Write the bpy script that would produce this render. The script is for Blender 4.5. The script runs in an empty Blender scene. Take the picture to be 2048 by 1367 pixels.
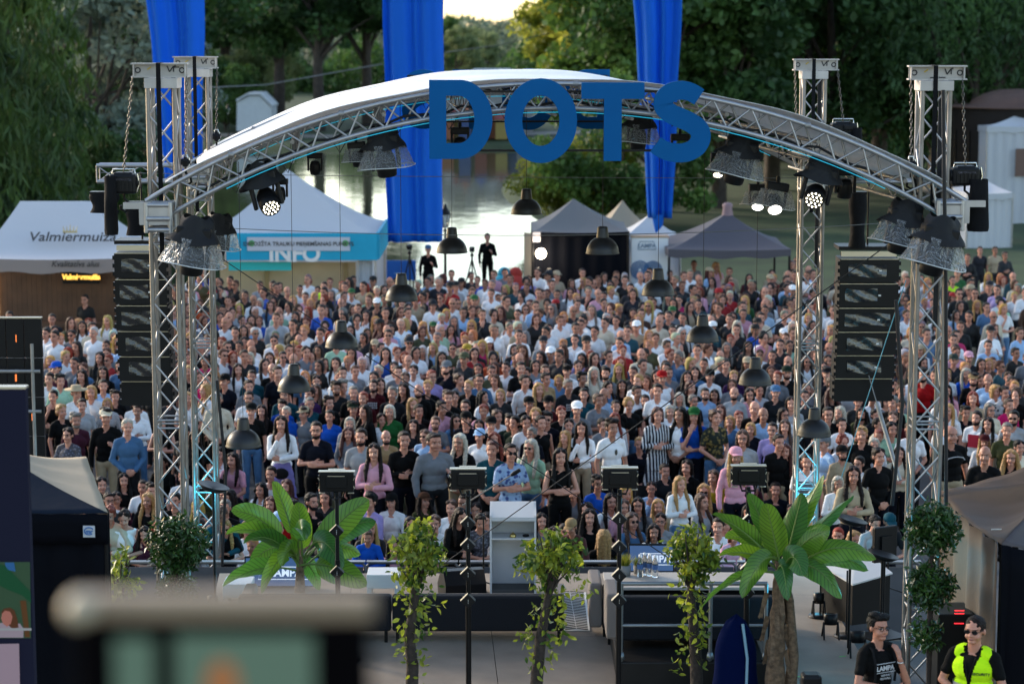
import bpy, bmesh, math, random
import numpy as np
from mathutils import Vector, Matrix, noise
S = bpy.context.scene
C = S.collection
rad = math.radians
# ------------------------------------------------------------------ camera, sky, sun, exposure
HCAM, FPX, TH = 8.5, 4400.0, math.atan(623.5/4400.0)
cam_d = bpy.data.cameras.new('camera'); cam = bpy.data.objects.new('camera', cam_d); C.objects.link(cam)
cam.location = (0, 0, HCAM); cam.rotation_euler = (rad(90)-TH, 0, 0)
cam_d.sensor_width = 36; cam_d.lens = FPX/2048*36; cam_d.clip_start = .1; cam_d.clip_end = 3000
cam_d.dof.use_dof = True; cam_d.dof.focus_distance = 26.5; cam_d.dof.aperture_fstop = 1.75
S.camera = cam
SUN_EL, SUN_AZ = rad(20), rad(-52)       # azimuth from +Y, negative = left
w = bpy.data.worlds.new('World'); S.world = w; w.use_nodes = True
nt = w.node_tree; bg = nt.nodes['Background']
sky = nt.nodes.new('ShaderNodeTexSky'); sky.sky_type = 'NISHITA'; sky.sun_disc = False
sky.sun_elevation = SUN_EL; sky.sun_rotation = SUN_AZ; sky.air_density = 1.0; sky.dust_density = 1.0; sky.ozone_density = .5
nt.links.new(sky.outputs[0], bg.inputs[0]); bg.inputs[1].default_value = .15
sl = bpy.data.lights.new('sun', 'SUN'); so = bpy.data.objects.new('sun', sl); C.objects.link(so)
sl.energy = 1.45; sl.angle = rad(11); sl.color = (1, .87, .7)
sd = Vector((math.sin(SUN_AZ)*math.cos(SUN_EL), math.cos(SUN_AZ)*math.cos(SUN_EL), math.sin(SUN_EL)))
so.rotation_euler = sd.to_track_quat('Z', 'Y').to_euler(); so.location = sd*100
S.view_settings.view_transform = 'Standard'; S.view_settings.look = 'None'
S.view_settings.exposure = 1.42; S.view_settings.gamma = 1
S.render.film_transparent = False
S.cycles.use_denoising = True; S.cycles.max_bounces = 8; S.cycles.diffuse_bounces = 3
S.cycles.transparent_max_bounces = 12; S.cycles.caustics_reflective = False; S.cycles.caustics_refractive = False
S.cycles.sample_clamp_indirect = 4
# ------------------------------------------------------------------ helpers
FV = Vector((0, math.cos(TH), -math.sin(TH))); UV_ = Vector((0, math.sin(TH), math.cos(TH)))
def ray(x, y):
    return Vector((1, 0, 0))*((x-1024)/FPX) + UV_*(-(y-683.5)/FPX) + FV
def P(x, y, Y):                    # the point of the place seen at photo position x, y at distance Y
    d = ray(x, y); return Vector((0, 0, HCAM)) + d*(Y/d.y)
def PZ(x, y, z):
    d = ray(x, y); return Vector((0, 0, HCAM)) + d*((z-HCAM)/d.z)
def px(Y, z=0): return (Y*math.cos(TH)+(HCAM-z)*math.sin(TH))/FPX     # metres per photo pixel
SK = -.0776                        # the stage axis drifts left as it goes away
MATS = {}
def principled(name, col, rough=.6, metal=0., bump=0., bscale=60., var=0., vscale=3., emis=None, es=0., trans=0., coat=0., spec=None, rnd=0.):
    if name in MATS: return MATS[name]
    m = bpy.data.materials.new(name); m.use_nodes = True; t = m.node_tree; b = t.nodes['Principled BSDF']
    c = tuple(col)+(1,) if len(col) == 3 else col
    b.inputs['Base Color'].default_value = c; b.inputs['Roughness'].default_value = rough; b.inputs['Metallic'].default_value = metal
    if spec is None and max(c[:3]) < .032 and metal < .5: spec = .22
    if spec is not None: b.inputs['Specular IOR Level'].default_value = spec
    if coat: b.inputs['Coat Weight'].default_value = coat
    tc = t.nodes.new('ShaderNodeTexCoord')
    last = None
    if var:
        n = t.nodes.new('ShaderNodeTexNoise'); n.inputs['Scale'].default_value = vscale; n.inputs['Detail'].default_value = 6
        t.links.new(tc.outputs['Object'], n.inputs['Vector'])
        mr = t.nodes.new('ShaderNodeMapRange'); mr.inputs[1].default_value = .3; mr.inputs[2].default_value = .7
        mr.inputs[3].default_value = 1-var; mr.inputs[4].default_value = 1+var
        t.links.new(n.outputs['Fac'], mr.inputs[0])
        mx = t.nodes.new('ShaderNodeVectorMath'); mx.operation = 'SCALE'; mx.inputs[0].default_value = c[:3]
        t.links.new(mr.outputs[0], mx.inputs['Scale']); last = mx.outputs[0]
    if rnd:
        oi = t.nodes.new('ShaderNodeObjectInfo'); mr = t.nodes.new('ShaderNodeMapRange')
        mr.inputs[3].default_value = 1-rnd; mr.inputs[4].default_value = 1+rnd
        t.links.new(oi.outputs['Random'], mr.inputs[0])
        mx = t.nodes.new('ShaderNodeVectorMath'); mx.operation = 'SCALE'
        if last: t.links.new(last, mx.inputs[0])
        else: mx.inputs[0].default_value = c[:3]
        t.links.new(mr.outputs[0], mx.inputs['Scale']); last = mx.outputs[0]
    if last: t.links.new(last, b.inputs['Base Color'])
    if bump:
        n = t.nodes.new('ShaderNodeTexNoise'); n.inputs['Scale'].default_value = bscale; n.inputs['Detail'].default_value = 4
        t.links.new(tc.outputs['Object'], n.inputs['Vector'])
        bp = t.nodes.new('ShaderNodeBump'); bp.inputs['Strength'].default_value = bump; bp.inputs['Distance'].default_value = .02
        t.links.new(n.outputs['Fac'], bp.inputs['Height']); t.links.new(bp.outputs[0], b.inputs['Normal'])
    if emis: b.inputs['Emission Color'].default_value = tuple(emis)+(1,); b.inputs['Emission Strength'].default_value = es
    if trans: b.inputs['Transmission Weight'].default_value = trans
    MATS[name] = m; return m
def tag(o, label=None, cat=None, group=None, kind=None):
    if label: o['label'] = label
    if cat: o['category'] = cat
    if group: o['group'] = group
    if kind: o['kind'] = kind
    return o
def empty(name, loc=(0, 0, 0), rz=0., label=None, cat=None, group=None):
    o = bpy.data.objects.new(name, None); C.objects.link(o); o.location = loc; o.rotation_euler = (0, 0, rz)
    o.empty_display_size = .1
    return tag(o, label, cat, group)
def newobj(name, mesh, mats=(), parent=None):
    for m in mats: mesh.materials.append(m)
    o = bpy.data.objects.new(name, mesh); C.objects.link(o)
    if parent is not None: o.parent = parent
    return o
def np_mesh(name, V, F, smooth=False, mi=None):        # V (n,3), F list of faces or (m,k) array
    me = bpy.data.meshes.new(name)
    if isinstance(F, np.ndarray):
        k = F.shape[1]; me.vertices.add(len(V)); me.vertices.foreach_set('co', np.asarray(V, 'f').ravel())
        me.loops.add(F.size); me.loops.foreach_set('vertex_index', F.astype('i').ravel())
        me.polygons.add(len(F)); me.polygons.foreach_set('loop_start', np.arange(0, F.size, k, dtype='i'))
        me.polygons.foreach_set('loop_total', np.full(len(F), k, 'i'))
        me.update(calc_edges=True)
    else:
        me.from_pydata([tuple(v) for v in V], [], F); me.update()
    if mi is not None: me.polygons.foreach_set('material_index', np.asarray(mi, 'i'))
    if smooth: me.polygons.foreach_set('use_smooth', np.ones(len(me.polygons), bool))
    return me
def frame(d):
    d = Vector(d).normalized(); a = Vector((0, 0, 1)) if abs(d.z) < .95 else Vector((0, 1, 0))
    u = d.cross(a).normalized(); return u, d.cross(u).normalized(), d
class MB:
    def __init__(s, smooth=False): s.V = []; s.F = []; s.M = []; s.mi = 0; s.sm = []; s.smooth = smooth
    def add(s, V, F, smooth=None):
        n = len(s.V); s.V += [tuple(v) for v in V]
        for f in F: s.F.append([i+n for i in f]); s.M.append(s.mi); s.sm.append(s.smooth if smooth is None else smooth)
        return s
    def box(s, c, d, rot=None, bev=0.):
        c = Vector(c); hx, hy, hz = d[0]/2, d[1]/2, d[2]/2
        if bev <= 0:
            V = [Vector((x*hx, y*hy, z*hz)) for x in (-1, 1) for y in (-1, 1) for z in (-1, 1)]
            F = [(0, 1, 3, 2), (4, 6, 7, 5), (0, 4, 5, 1), (2, 3, 7, 6), (0, 2, 6, 4), (1, 5, 7, 3)]
        else:
            bm = bmesh.new(); bmesh.ops.create_cube(bm, size=1)
            for v in bm.verts: v.co = Vector((v.co.x*d[0], v.co.y*d[1], v.co.z*d[2]))
            bmesh.ops.bevel(bm, geom=list(bm.edges), offset=bev, segments=2, affect='EDGES', profile=.5)
            bm.verts.index_update()
            V = [v.co.copy() for v in bm.verts]; F = [[v.index for v in f.verts] for f in bm.faces]; bm.free()
        if rot is not None:
            R = rot if isinstance(rot, Matrix) else Matrix.Rotation(rot, 3, 'Z')
            V = [R @ v for v in V]
        return s.add([v+c for v in V], F, False)
    def tube(s, p, q, r, r2=None, n=8, caps=True):
        p, q = Vector(p), Vector(q); u, v, d = frame(q-p); r2 = r if r2 is None else r2
        V = []
        for c, rr in ((p, r), (q, r2)):
            V += [c+(u*math.cos(a)+v*math.sin(a))*rr for a in (2*math.pi*i/n for i in range(n))]
        s.add(V, [(i, (i+1) % n, n+(i+1) % n, n+i) for i in range(n)], True)
        if caps: s.add(V, [tuple(range(n-1, -1, -1)), tuple(range(n, 2*n))], False)
        return s
    def path(s, pts, r, n=8, closed=False, caps=True):
        pts = [Vector(p) for p in pts]; m = len(pts); V = []
        rr = r if hasattr(r, '__len__') else [r]*m
        pu = None
        for i, p in enumerate(pts):
            a = pts[(i-1) % m] if (i or closed) else pts[0]; b = pts[(i+1) % m] if (i < m-1 or closed) else pts[-1]
            d = (b-a).normalized()
            if pu is None: u, v, _ = frame(d)
            else: u = (pu-d*pu.dot(d)).normalized(); v = d.cross(u)
            pu = u
            V += [p+(u*math.cos(t)+v*math.sin(t))*rr[i] for t in (2*math.pi*k/n for k in range(n))]
        F = [(i*n+k, i*n+(k+1) % n, ((i+1) % m)*n+(k+1) % n, ((i+1) % m)*n+k) for i in range(m if closed else m-1) for k in range(n)]
        s.add(V, F, True)
        if caps and not closed: s.add(V, [tuple(range(n-1, -1, -1)), tuple(range((m-1)*n, m*n))], False)
        return s
    def lathe(s, prof, c=(0, 0, 0), n=24, M=None, close=False):
        V = []
        for (r, z) in prof:
            for k in range(n):
                a = 2*math.pi*k/n; V.append(Vector((r*math.cos(a), r*math.sin(a), z)))
        if M is not None: V = [M @ v for v in V]
        V = [v+Vector(c) for v in V]; m = len(prof)
        return s.add(V, [(i*n+k, i*n+(k+1) % n, (i+1)*n+(k+1) % n, (i+1)*n+k) for i in range(m-1) for k in range(n)], True)
    def sphere(s, c, r, n=12, m=8, M=None):
        r = r if hasattr(r, '__len__') else (r, r, r)
        prof = [(max(1e-4, math.sin(math.pi*i/m)), -math.cos(math.pi*i/m)) for i in range(m+1)]
        V = []
        for (a, z) in prof:
            for k in range(n):
                t = 2*math.pi*k/n; V.append(Vector((a*math.cos(t)*r[0], a*math.sin(t)*r[1], z*r[2])))
        if M is not None: V = [M @ v for v in V]
        V = [v+Vector(c) for v in V]
        return s.add(V, [(i*n+k, i*n+(k+1) % n, (i+1)*n+(k+1) % n, (i+1)*n+k) for i in range(m) for k in range(n)], True)
    def prism(s, poly, o, ux, uy, th):      # 2-D outline extruded along ux x uy
        o, ux, uy = Vector(o), Vector(ux), Vector(uy); nn = ux.cross(uy).normalized()*th; k = len(poly)
        A = [o+ux*a+uy*b for a, b in poly]; B = [v+nn for v in A]
        return s.add(A+B, [tuple(range(k-1, -1, -1)), tuple(range(k, 2*k))]+[(i, (i+1) % k, k+(i+1) % k, k+i) for i in range(k)], False)
    def grid(s, fn, nu, nv, smooth=True):
        V = [fn(i/nu, j/nv) for j in range(nv+1) for i in range(nu+1)]
        return s.add(V, [(j*(nu+1)+i, j*(nu+1)+i+1, (j+1)*(nu+1)+i+1, (j+1)*(nu+1)+i) for j in range(nv) for i in range(nu)], smooth)
    def build(s, name, mats, parent=None, **kw):
        mats = mats if isinstance(mats, (list, tuple)) else [mats]
        me = bpy.data.meshes.new(name); me.from_pydata(s.V, [], s.F); me.update()
        me.polygons.foreach_set('material_index', s.M); me.polygons.foreach_set('use_smooth', s.sm)
        o = newobj(name, me, mats, parent)
        if kw: tag(o, **kw)
        return o
def kids(o): return [c for c in bpy.data.objects if c.parent == o]
def copy_tree(o, kmap, parent=None):
    c = o.copy(); C.objects.link(c); c.parent = parent
    for ch in kmap.get(o.name, []): copy_tree(ch, kmap, c)
    return c
def kidmap():
    d = {}
    for o in bpy.data.objects:
        if o.parent: d.setdefault(o.parent.name, []).append(o)
    return d
def text_obj(txt, size, mat, parent, loc, rot, name='lettering', ext=.002, bold=0., shear=0., align='CENTER', sx=1.):
    cu = bpy.data.curves.new(name, 'FONT'); cu.body = txt; cu.size = size; cu.extrude = ext; cu.offset = bold; cu.shear = shear
    cu.align_x = align; cu.align_y = 'CENTER'
    t = bpy.data.objects.new('tmp', cu); C.objects.link(t)
    dg = bpy.context.evaluated_depsgraph_get(); me = bpy.data.meshes.new_from_object(t.evaluated_get(dg))
    bpy.data.objects.remove(t)
    me.materials.clear()
    o = newobj(name, me, [mat], parent); o.location = loc; o.rotation_euler = rot; o.scale = (sx, 1, 1)
    return o
random.seed(7); R = random.random
def U(a, b): return a+(b-a)*R()
# shared materials
ALU = principled('aluminium', (.40, .395, .40), .42, .8, var=.12, vscale=8)
ALU_D = principled('weathered_aluminium', (.30, .29, .28), .5, .6, var=.2, vscale=6)
STEELP = principled('grey_painted_steel', (.42, .39, .36), .5, .2, var=.15, vscale=4)
BLK = principled('black_plastic', (.006, .006, .007), .45, var=.2)
BLKM = principled('black_metal', (.007, .007, .008), .4, .2)
BLKF = principled('black_fabric', (.005, .005, .006), .9, bump=.4, bscale=25)
CHROME = principled('bright_metal', (.7, .68, .62), .25, 1)
WIRE = principled('dark_cable', (.02, .02, .022), .5)
SIGNBLUE = principled('sign_blue', (.001, .088, .27), .75, spec=.15, var=.04)
WHITEP = principled('white_plastic', (.75, .74, .72), .4)
# ------------------------------------------------------------------ the setting: ground, lake, paths
def leafmat(name, c1, c2, trans=.35, scale=.35, rough=.6):
    m = bpy.data.materials.new(name); m.use_nodes = True; t = m.node_tree; b = t.nodes['Principled BSDF']; out = t.nodes['Material Output']
    tc = t.nodes.new('ShaderNodeTexCoord'); n = t.nodes.new('ShaderNodeTexNoise'); n.inputs['Scale'].default_value = scale; n.inputs['Detail'].default_value = 5
    t.links.new(tc.outputs['Object'], n.inputs['Vector'])
    cr = t.nodes.new('ShaderNodeValToRGB'); cr.color_ramp.elements[0].position = .38; cr.color_ramp.elements[1].position = .66
    cr.color_ramp.elements[0].color = (*c1, 1); cr.color_ramp.elements[1].color = (*c2, 1)
    t.links.new(n.outputs['Fac'], cr.inputs[0]); t.links.new(cr.outputs[0], b.inputs['Base Color']); b.inputs['Roughness'].default_value = rough
    tr = t.nodes.new('ShaderNodeBsdfTranslucent'); t.links.new(cr.outputs[0], tr.inputs[0])
    mx = t.nodes.new('ShaderNodeMixShader'); mx.inputs[0].default_value = trans
    t.links.new(b.outputs[0], mx.inputs[1]); t.links.new(tr.outputs[0], mx.inputs[2]); t.links.new(mx.outputs[0], out.inputs[0])
    return m
GRASS = principled('grass', (.024, .048, .012), .95, var=.35, vscale=.5, bump=.6, bscale=12)
ASPH = principled('plaza_asphalt', (.11, .105, .10), .9, var=.2, vscale=1.2, bump=.3, bscale=120)
PATHM = principled('gravel_path', (.22, .20, .17), .95, var=.15, vscale=2)
LX0, LX1, LY0, LY1 = -75., 1.6, 74., 165.
def ground_z(x, y):
    sh = LX1 + 1.5*math.sin(y*.09) + max(0, (y-100)*.0)
    d = min(x-LX0, sh-x, y-LY0-1.2*math.sin(x*.2), LY1+2*math.sin(x*.11)-y)
    z = 0 if d < 0 else -min(1.6, d*.45)
    if y > 165: z += (y-165)*.035
    if x > 18 and y > 70: z += (x-18)*.03
    return z
def sheet(name, x0, x1, y0, y1, nx, ny, fz, mat):
    xs = np.linspace(x0, x1, nx+1); ys = np.linspace(y0, y1, ny+1)
    V = [(x, y, fz(x, y)) for y in ys for x in xs]
    F = np.array([(j*(nx+1)+i, j*(nx+1)+i+1, (j+1)*(nx+1)+i+1, (j+1)*(nx+1)+i) for j in range(ny) for i in range(nx)])
    return newobj(name, np_mesh(name, V, F, True), [mat])
tag(sheet('ground', -160, 160, -20, 420, 200, 240, ground_z, GRASS), kind='structure')
tag(sheet('far_ground', -900, 900, 418, 1800, 4, 4, lambda x, y: 8.8 if y < 500 else 8.8, GRASS), kind='structure')
o = sheet('plaza', -26, 30, -10, 71, 30, 30, lambda x, y: .006, ASPH); tag(o, kind='structure')
# water
wm = bpy.data.materials.new('lake_water'); wm.use_nodes = True; t = wm.node_tree; b = t.nodes['Principled BSDF']
b.inputs['Base Color'].default_value = (.045, .06, .035, 1); b.inputs['Roughness'].default_value = .06; b.inputs['Specular IOR Level'].default_value = .35
tc = t.nodes.new('ShaderNodeTexCoord'); mp = t.nodes.new('ShaderNodeMapping'); mp.inputs['Scale'].default_value = (1, .45, 1)
n = t.nodes.new('ShaderNodeTexNoise'); n.inputs['Scale'].default_value = 1.1; n.inputs['Detail'].default_value = 4
bp = t.nodes.new('ShaderNodeBump'); bp.inputs['Strength'].default_value = .18; bp.inputs['Distance'].default_value = .06
t.links.new(tc.outputs['Object'], mp.inputs[0]); t.links.new(mp.outputs[0], n.inputs['Vector']); t.links.new(n.outputs['Fac'], bp.inputs['Height']); t.links.new(bp.outputs[0], b.inputs['Normal'])
o = sheet('lake_water', -77, 6, 72, 169, 1, 1, lambda x, y: -.3, wm); tag(o, kind='structure')
def strip(name, pts, wdt, z, mat, kind='structure'):
    mb = MB(True); V = []
    for i, p in enumerate(pts):
        a = Vector(pts[max(0, i-1)]); c = Vector(pts[min(len(pts)-1, i+1)]); d = (c-a).normalized(); nn = Vector((-d.y, d.x, 0))*wdt/2
        for s_ in (-1, 1):
            q = Vector(p)+nn*s_; q.z = ground_z(q.x, q.y)+z; V.append(q)
    mb.add(V, [(2*i, 2*i+1, 2*i+3, 2*i+2) for i in range(len(pts)-1)])
    o = mb.build(name, mat); tag(o, kind=kind); return o
strip('path', [(26+3*math.sin(k*.3), 62+k*3.2, 0) for k in range(20)], 3.2, .03, PATHM)
strip('path', [(-60+k*4, 175+3*math.sin(k*.4), 0) for k in range(18)], 3., .06, PATHM)

# ------------------------------------------------------------------ trees
rng = np.random.default_rng(5)
BARK = principled('bark', (.06, .045, .035), .9, var=.3, vscale=4, bump=.8, bscale=15)
def leaves_mesh(name, cen, size, droop=0., asp=.55, nrm=None):
    n = len(cen); d = rng.normal(size=(n, 3)); d[:, 2] -= droop; d /= np.linalg.norm(d, axis=1)[:, None]
    e = rng.normal(size=(n, 3)); e -= (e*d).sum(1)[:, None]*d; e /= np.linalg.norm(e, axis=1)[:, None]
    s = size*rng.uniform(.6, 1.3, n)[:, None]
    V = np.stack([cen-d*s*.5, cen+e*s*asp*.5, cen+d*s*.5, cen-e*s*asp*.5], 1).reshape(-1, 3)
    return np_mesh(name, V, np.arange(4*n).reshape(-1, 4))
def crown_points(n, rx, rz, z0, nclump, cr, seed):
    g = np.random.default_rng(seed)
    d = g.normal(size=(nclump, 3)); d /= np.linalg.norm(d, axis=1)[:, None]
    rr = g.uniform(.35, 1, nclump)[:, None]**.6
    c = d*rr*np.array([rx, rx, rz])*g.uniform(.78, 1.08, (nclump, 1)); c[:, 2] += z0
    c[:, 2] = np.where(c[:, 2] < z0-rz*.75, z0-rz*.6, c[:, 2])
    k = g.integers(0, nclump, n); q = g.normal(size=(n, 3)); q /= np.linalg.norm(q, axis=1)[:, None]
    r = cr*g.uniform(.6, 1.25, nclump)[k][:, None]*g.uniform(.2, 1, n)[:, None]**.5
    return c[k]+q*r*np.array([1, 1, .7]), c
def tree_proto(kind, seed):
    g = random.Random(seed); tb = MB(True)
    if kind == 'broad':
        pts, cl = crown_points(16000, 5.2, 6.2, 10.5, 60, 1.5, seed); sz = .42; H = 15
    elif kind == 'tall':
        pts, cl = crown_points(17000, 4.2, 8.5, 11.5, 70, 1.35, seed); sz = .42; H = 18
    elif kind == 'bush':
        pts, cl = crown_points(14000, 3.6, 3.0, 2.9, 45, .95, seed); sz = .26; H = 4
    elif kind == 'willow':
        gg = np.random.default_rng(seed); cl = []; pts = []
        for k in range(330):
            a = gg.uniform(0, 2*math.pi); r = gg.uniform(.2, 1)**.6*5.2; top = 12.5-2.6*(r/5.2)**2+gg.normal()*.8; L = gg.uniform(2.5, 7.5)*(.5+.5*r/5.2)
            m = 42; s = np.linspace(0, 1, m)[:, None]; base = np.array([r*math.cos(a), r*math.sin(a), top])
            p = base+np.concatenate([s*gg.normal()*.5, s*gg.normal()*.5, -s*L], 1)+gg.normal(size=(m, 3))*.13; pts.append(p); cl.append(base)
        pts = np.concatenate(pts); cl = np.array(cl)[::8]; sz = .34; H = 11
    else:   # spruce: whorls of drooping boughs
        gg = np.random.default_rng(seed); pts = []; cl = []
        H = 21
        for k in range(330):
            h = gg.uniform(.06, 1); z = 1+h*19.5; L = (1-h)**.75*5.2+.4; a = gg.uniform(0, 2*math.pi)
            m = int(26+L*14); s = gg.uniform(.1, 1, m)[:, None]; dr = np.array([math.cos(a), math.sin(a), 0]); sd_ = np.array([-dr[1], dr[0], 0])
            p = dr*s*L+np.array([0, 0, z])-np.array([0, 0, 1])*(s**2*L*.42)+sd_*gg.normal(size=(m, 1))*.28*L*.4*s+np.array([0, 0, -1])*np.abs(gg.normal(size=(m, 1)))*.45*s
            pts.append(p); cl.append(dr*L*.6+np.array([0, 0, z]))
        pts = np.concatenate(pts); sz = .62; cl = np.array(cl)
    tb.path([(0, 0, -.5), (g.uniform(-.1, .1), 0, H*.25), (g.uniform(-.3, .3), g.uniform(-.3, .3), H*.55), (0, 0, H*.85)], [H*.026, H*.02, H*.014, H*.004], n=9)
    if kind != 'spruce':
        for c in cl[::3]:
            z = H*g.uniform(.2, .55) if kind != 'bush' else .3
            s0 = Vector((0, 0, z)); e = Vector(c)*.92; md = (s0+e)/2+Vector((0, 0, .3))
            tb.path([s0, md, e], [H*.008, H*.005, H*.002], n=5)
    tm = tb; me = leaves_mesh('crown_mesh', pts, sz, {'willow': 1.2, 'spruce': 2.2}.get(kind, 0), {'willow': .28, 'spruce': .16}.get(kind, .6))
    return me, tm
LEAF = {
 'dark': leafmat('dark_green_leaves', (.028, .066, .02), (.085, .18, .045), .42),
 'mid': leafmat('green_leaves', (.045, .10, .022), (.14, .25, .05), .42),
 'sun': leafmat('sunlight_tinted_leaves', (.13, .18, .02), (.55, .54, .09), .5),  # sunlight on the crown is put into this yellow-green
 'grey': leafmat('grey_green_leaves', (.13, .18, .14), (.36, .42, .33), .4),
 'pale': leafmat('pale_green_leaves', (.14, .19, .07), (.34, .39, .17), .4),
 'needle': leafmat('spruce_needles', (.018, .046, .012), (.10, .17, .03)),
}
PROTO = {}
def proto(kind, v):
    if (kind, v) not in PROTO:
        me, tb = tree_proto(kind, 10*v+len(kind)); tm = bpy.data.meshes.new('trunk_mesh'); tm.from_pydata(tb.V, [], tb.F); tm.update()
        tm.polygons.foreach_set('use_smooth', tb.sm); tm.materials.append(BARK); me.materials.append(LEAF['dark'])
        PROTO[(kind, v)] = (me, tm)
    return PROTO[(kind, v)]
def tree(kind, v, x, Y, s, mat, name, label, cat='tree', rz=0, group=None, sx=1., px_=True, z=None):
    X = P(x, 300, Y).x if px_ else x
    r = empty(name, (X, Y, ground_z(X, Y) if z is None else z), rz, label, cat, group); r.scale = (s*sx, s*sx, s)
    cm, tm = proto(kind, v)
    c = bpy.data.objects.new('crown', cm); C.objects.link(c); c.parent = r
    c.material_slots[0].link = 'OBJECT'; c.material_slots[0].material = LEAF[mat]
    k = bpy.data.objects.new('trunk', tm); C.objects.link(k); k.parent = r
    return r
TG = 'trees round the lake'
tree('spruce', 1, 10, 82, .95, 'needle', 'spruce_tree', 'dark drooping spruce at the left edge above the beer tent', rz=1, group=TG)
tree('spruce', 2, 212, 84, .30, 'needle', 'spruce_tree', 'small spruce with drooping boughs right of the big dark spruce', rz=2, group=TG, sx=1.9)
tree('spruce', 1, -90, 76, 1.02, 'needle', 'spruce_tree', 'dark spruce cut off by the left frame edge', rz=3, group=TG)
tree('broad', 1, 190, 100, .86, 'grey', 'willow_tree', 'grey green willow between the spruces and the left blue banner', rz=.4, group=TG, sx=1.15)
tree('broad', 2, 65, 112, 1.02, 'grey', 'willow_tree', 'grey green willow half hidden behind the left spruce', rz=1.4, group=TG, sx=1.1)
tree('bush', 1, 170, 96, 1.1, 'dark', 'lake_bush', 'dark bush under the grey green willow', 'bush', rz=.5)
tree('broad', 3, 300, 118, .95, 'dark', 'broadleaf_tree', 'dark broadleaf tree behind the left blue banner', rz=.1, group=TG)
tree('tall', 1, 455, 196, 1.2, 'mid', 'broadleaf_tree', 'tall thin crowned tree right of the left blue banner', rz=.6, group=TG)
tree('tall', 2, 560, 182, 1.15, 'dark', 'broadleaf_tree', 'leafy dark tree behind the white building side on the far bank', rz=.2, group=TG)
tree('broad', 1, 640, 178, 1.35, 'dark', 'broadleaf_tree', 'big dark tree left of the middle blue banner', rz=2.6, group=TG)
tree('broad', 2, 735, 184, 1.3, 'dark', 'broadleaf_tree', 'dark tree touching the left side of the middle blue banner', rz=1.1, group=TG)
tree('tall', 1, 350, 205, 1.25, 'dark', 'broadleaf_tree', 'dark tree behind the left blue banner on the far bank', rz=3.6, group=TG)
tree('bush', 1, 452, 178, 1.0, 'mid', 'bank_bush', 'bright green bush beside the far lamp post', 'bush', rz=.5)
tree('bush', 2, 505, 190, 1.2, 'pale', 'bank_bush', 'pale bush behind the white building side', 'bush', rz=2.5)
for i, (x, Y, s, m) in enumerate([(915, 205, .46, 'pale'), (965, 215, .40, 'pale'), (880, 225, .48, 'mid')]):
    tree('broad', 1+i % 3, x, Y, s, m, 'willow_tree', ['pale round willow on the far shore just right of the middle banner', 'pale leaning willow on the far shore left of the sunlit tree', 'green tree peeping out behind the middle blue banner'][i], rz=i*1.3, group='willows on the far shore')
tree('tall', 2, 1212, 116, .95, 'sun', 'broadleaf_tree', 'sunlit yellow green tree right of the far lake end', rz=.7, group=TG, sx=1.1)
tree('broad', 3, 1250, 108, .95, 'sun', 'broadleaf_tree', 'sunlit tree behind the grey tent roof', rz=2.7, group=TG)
tree('broad', 1, 1330, 104, 1.0, 'mid', 'broadleaf_tree', 'green tree left of the right blue banner', rz=4.1, group=TG)
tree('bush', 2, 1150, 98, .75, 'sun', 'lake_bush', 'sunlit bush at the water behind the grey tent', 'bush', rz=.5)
tree('bush', 1, 1250, 95, 1.1, 'mid', 'lake_bush', 'leafy bush above the grey tent peak', 'bush', rz=1.9)
for i, (x, Y, s, k, m, lb) in enumerate([
  (1330, 108, 1.1, 'broad', 'mid', 'green tree directly behind the right blue banner'), (1440, 106, 1.12, 'broad', 'dark', 'dark tree right of the right blue banner'),
  (1545, 118, 1.1, 'tall', 'dark', 'dark tree above the right half of the arch'), (1650, 112, 1.15, 'broad', 'dark', 'dark tree behind the rear right mast'),
  (1760, 124, 1.15, 'tall', 'dark', 'dark tree between the two right masts'), (1870, 118, 1.1, 'broad', 'dark', 'dark tree behind the front right mast'),
  (1950, 108, 1.15, 'willow', 'dark', 'hanging willow above the brown roofed kiosk'), (2075, 112, 1.2, 'willow', 'dark', 'hanging willow at the right frame edge'),
  (1400, 135, 1.3, 'tall', 'mid', 'tree further back right of the right banner'), (1600, 150, 1.4, 'tall', 'dark', 'tree further back behind the rear right mast'),
  (1800, 150, 1.4, 'tall', 'dark', 'tree further back between the right masts'), (2000, 150, 1.4, 'broad', 'dark', 'tree further back behind the brown roofed kiosk'),
  (1330, 140, 1.3, 'tall', 'mid', 'tree further back left of the right banner')]):
    tree(k, 1+i % 3, x, Y, s*1.08, m, 'broadleaf_tree' if k != 'willow' else 'willow_tree', lb, rz=i*.9, group=TG, z=ground_z(P(x, 300, Y).x, Y)-(3.6 if k != 'willow' else 2.4))
for i, (x, s) in enumerate([(1700, .8), (1820, .7), (1925, .6), (1580, .8), (1490, .9)]):
    tree('bush', 1+i % 2, x, 136+i*3, s*1.6, 'dark', 'park_bush', 'dark park bush %s' % ['left of the right loudspeaker column top', 'between the right masts', 'left of the upper white tent', 'right of the bright round lamps', 'behind the dark canopy tent'][i], 'bush', rz=i)
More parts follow.
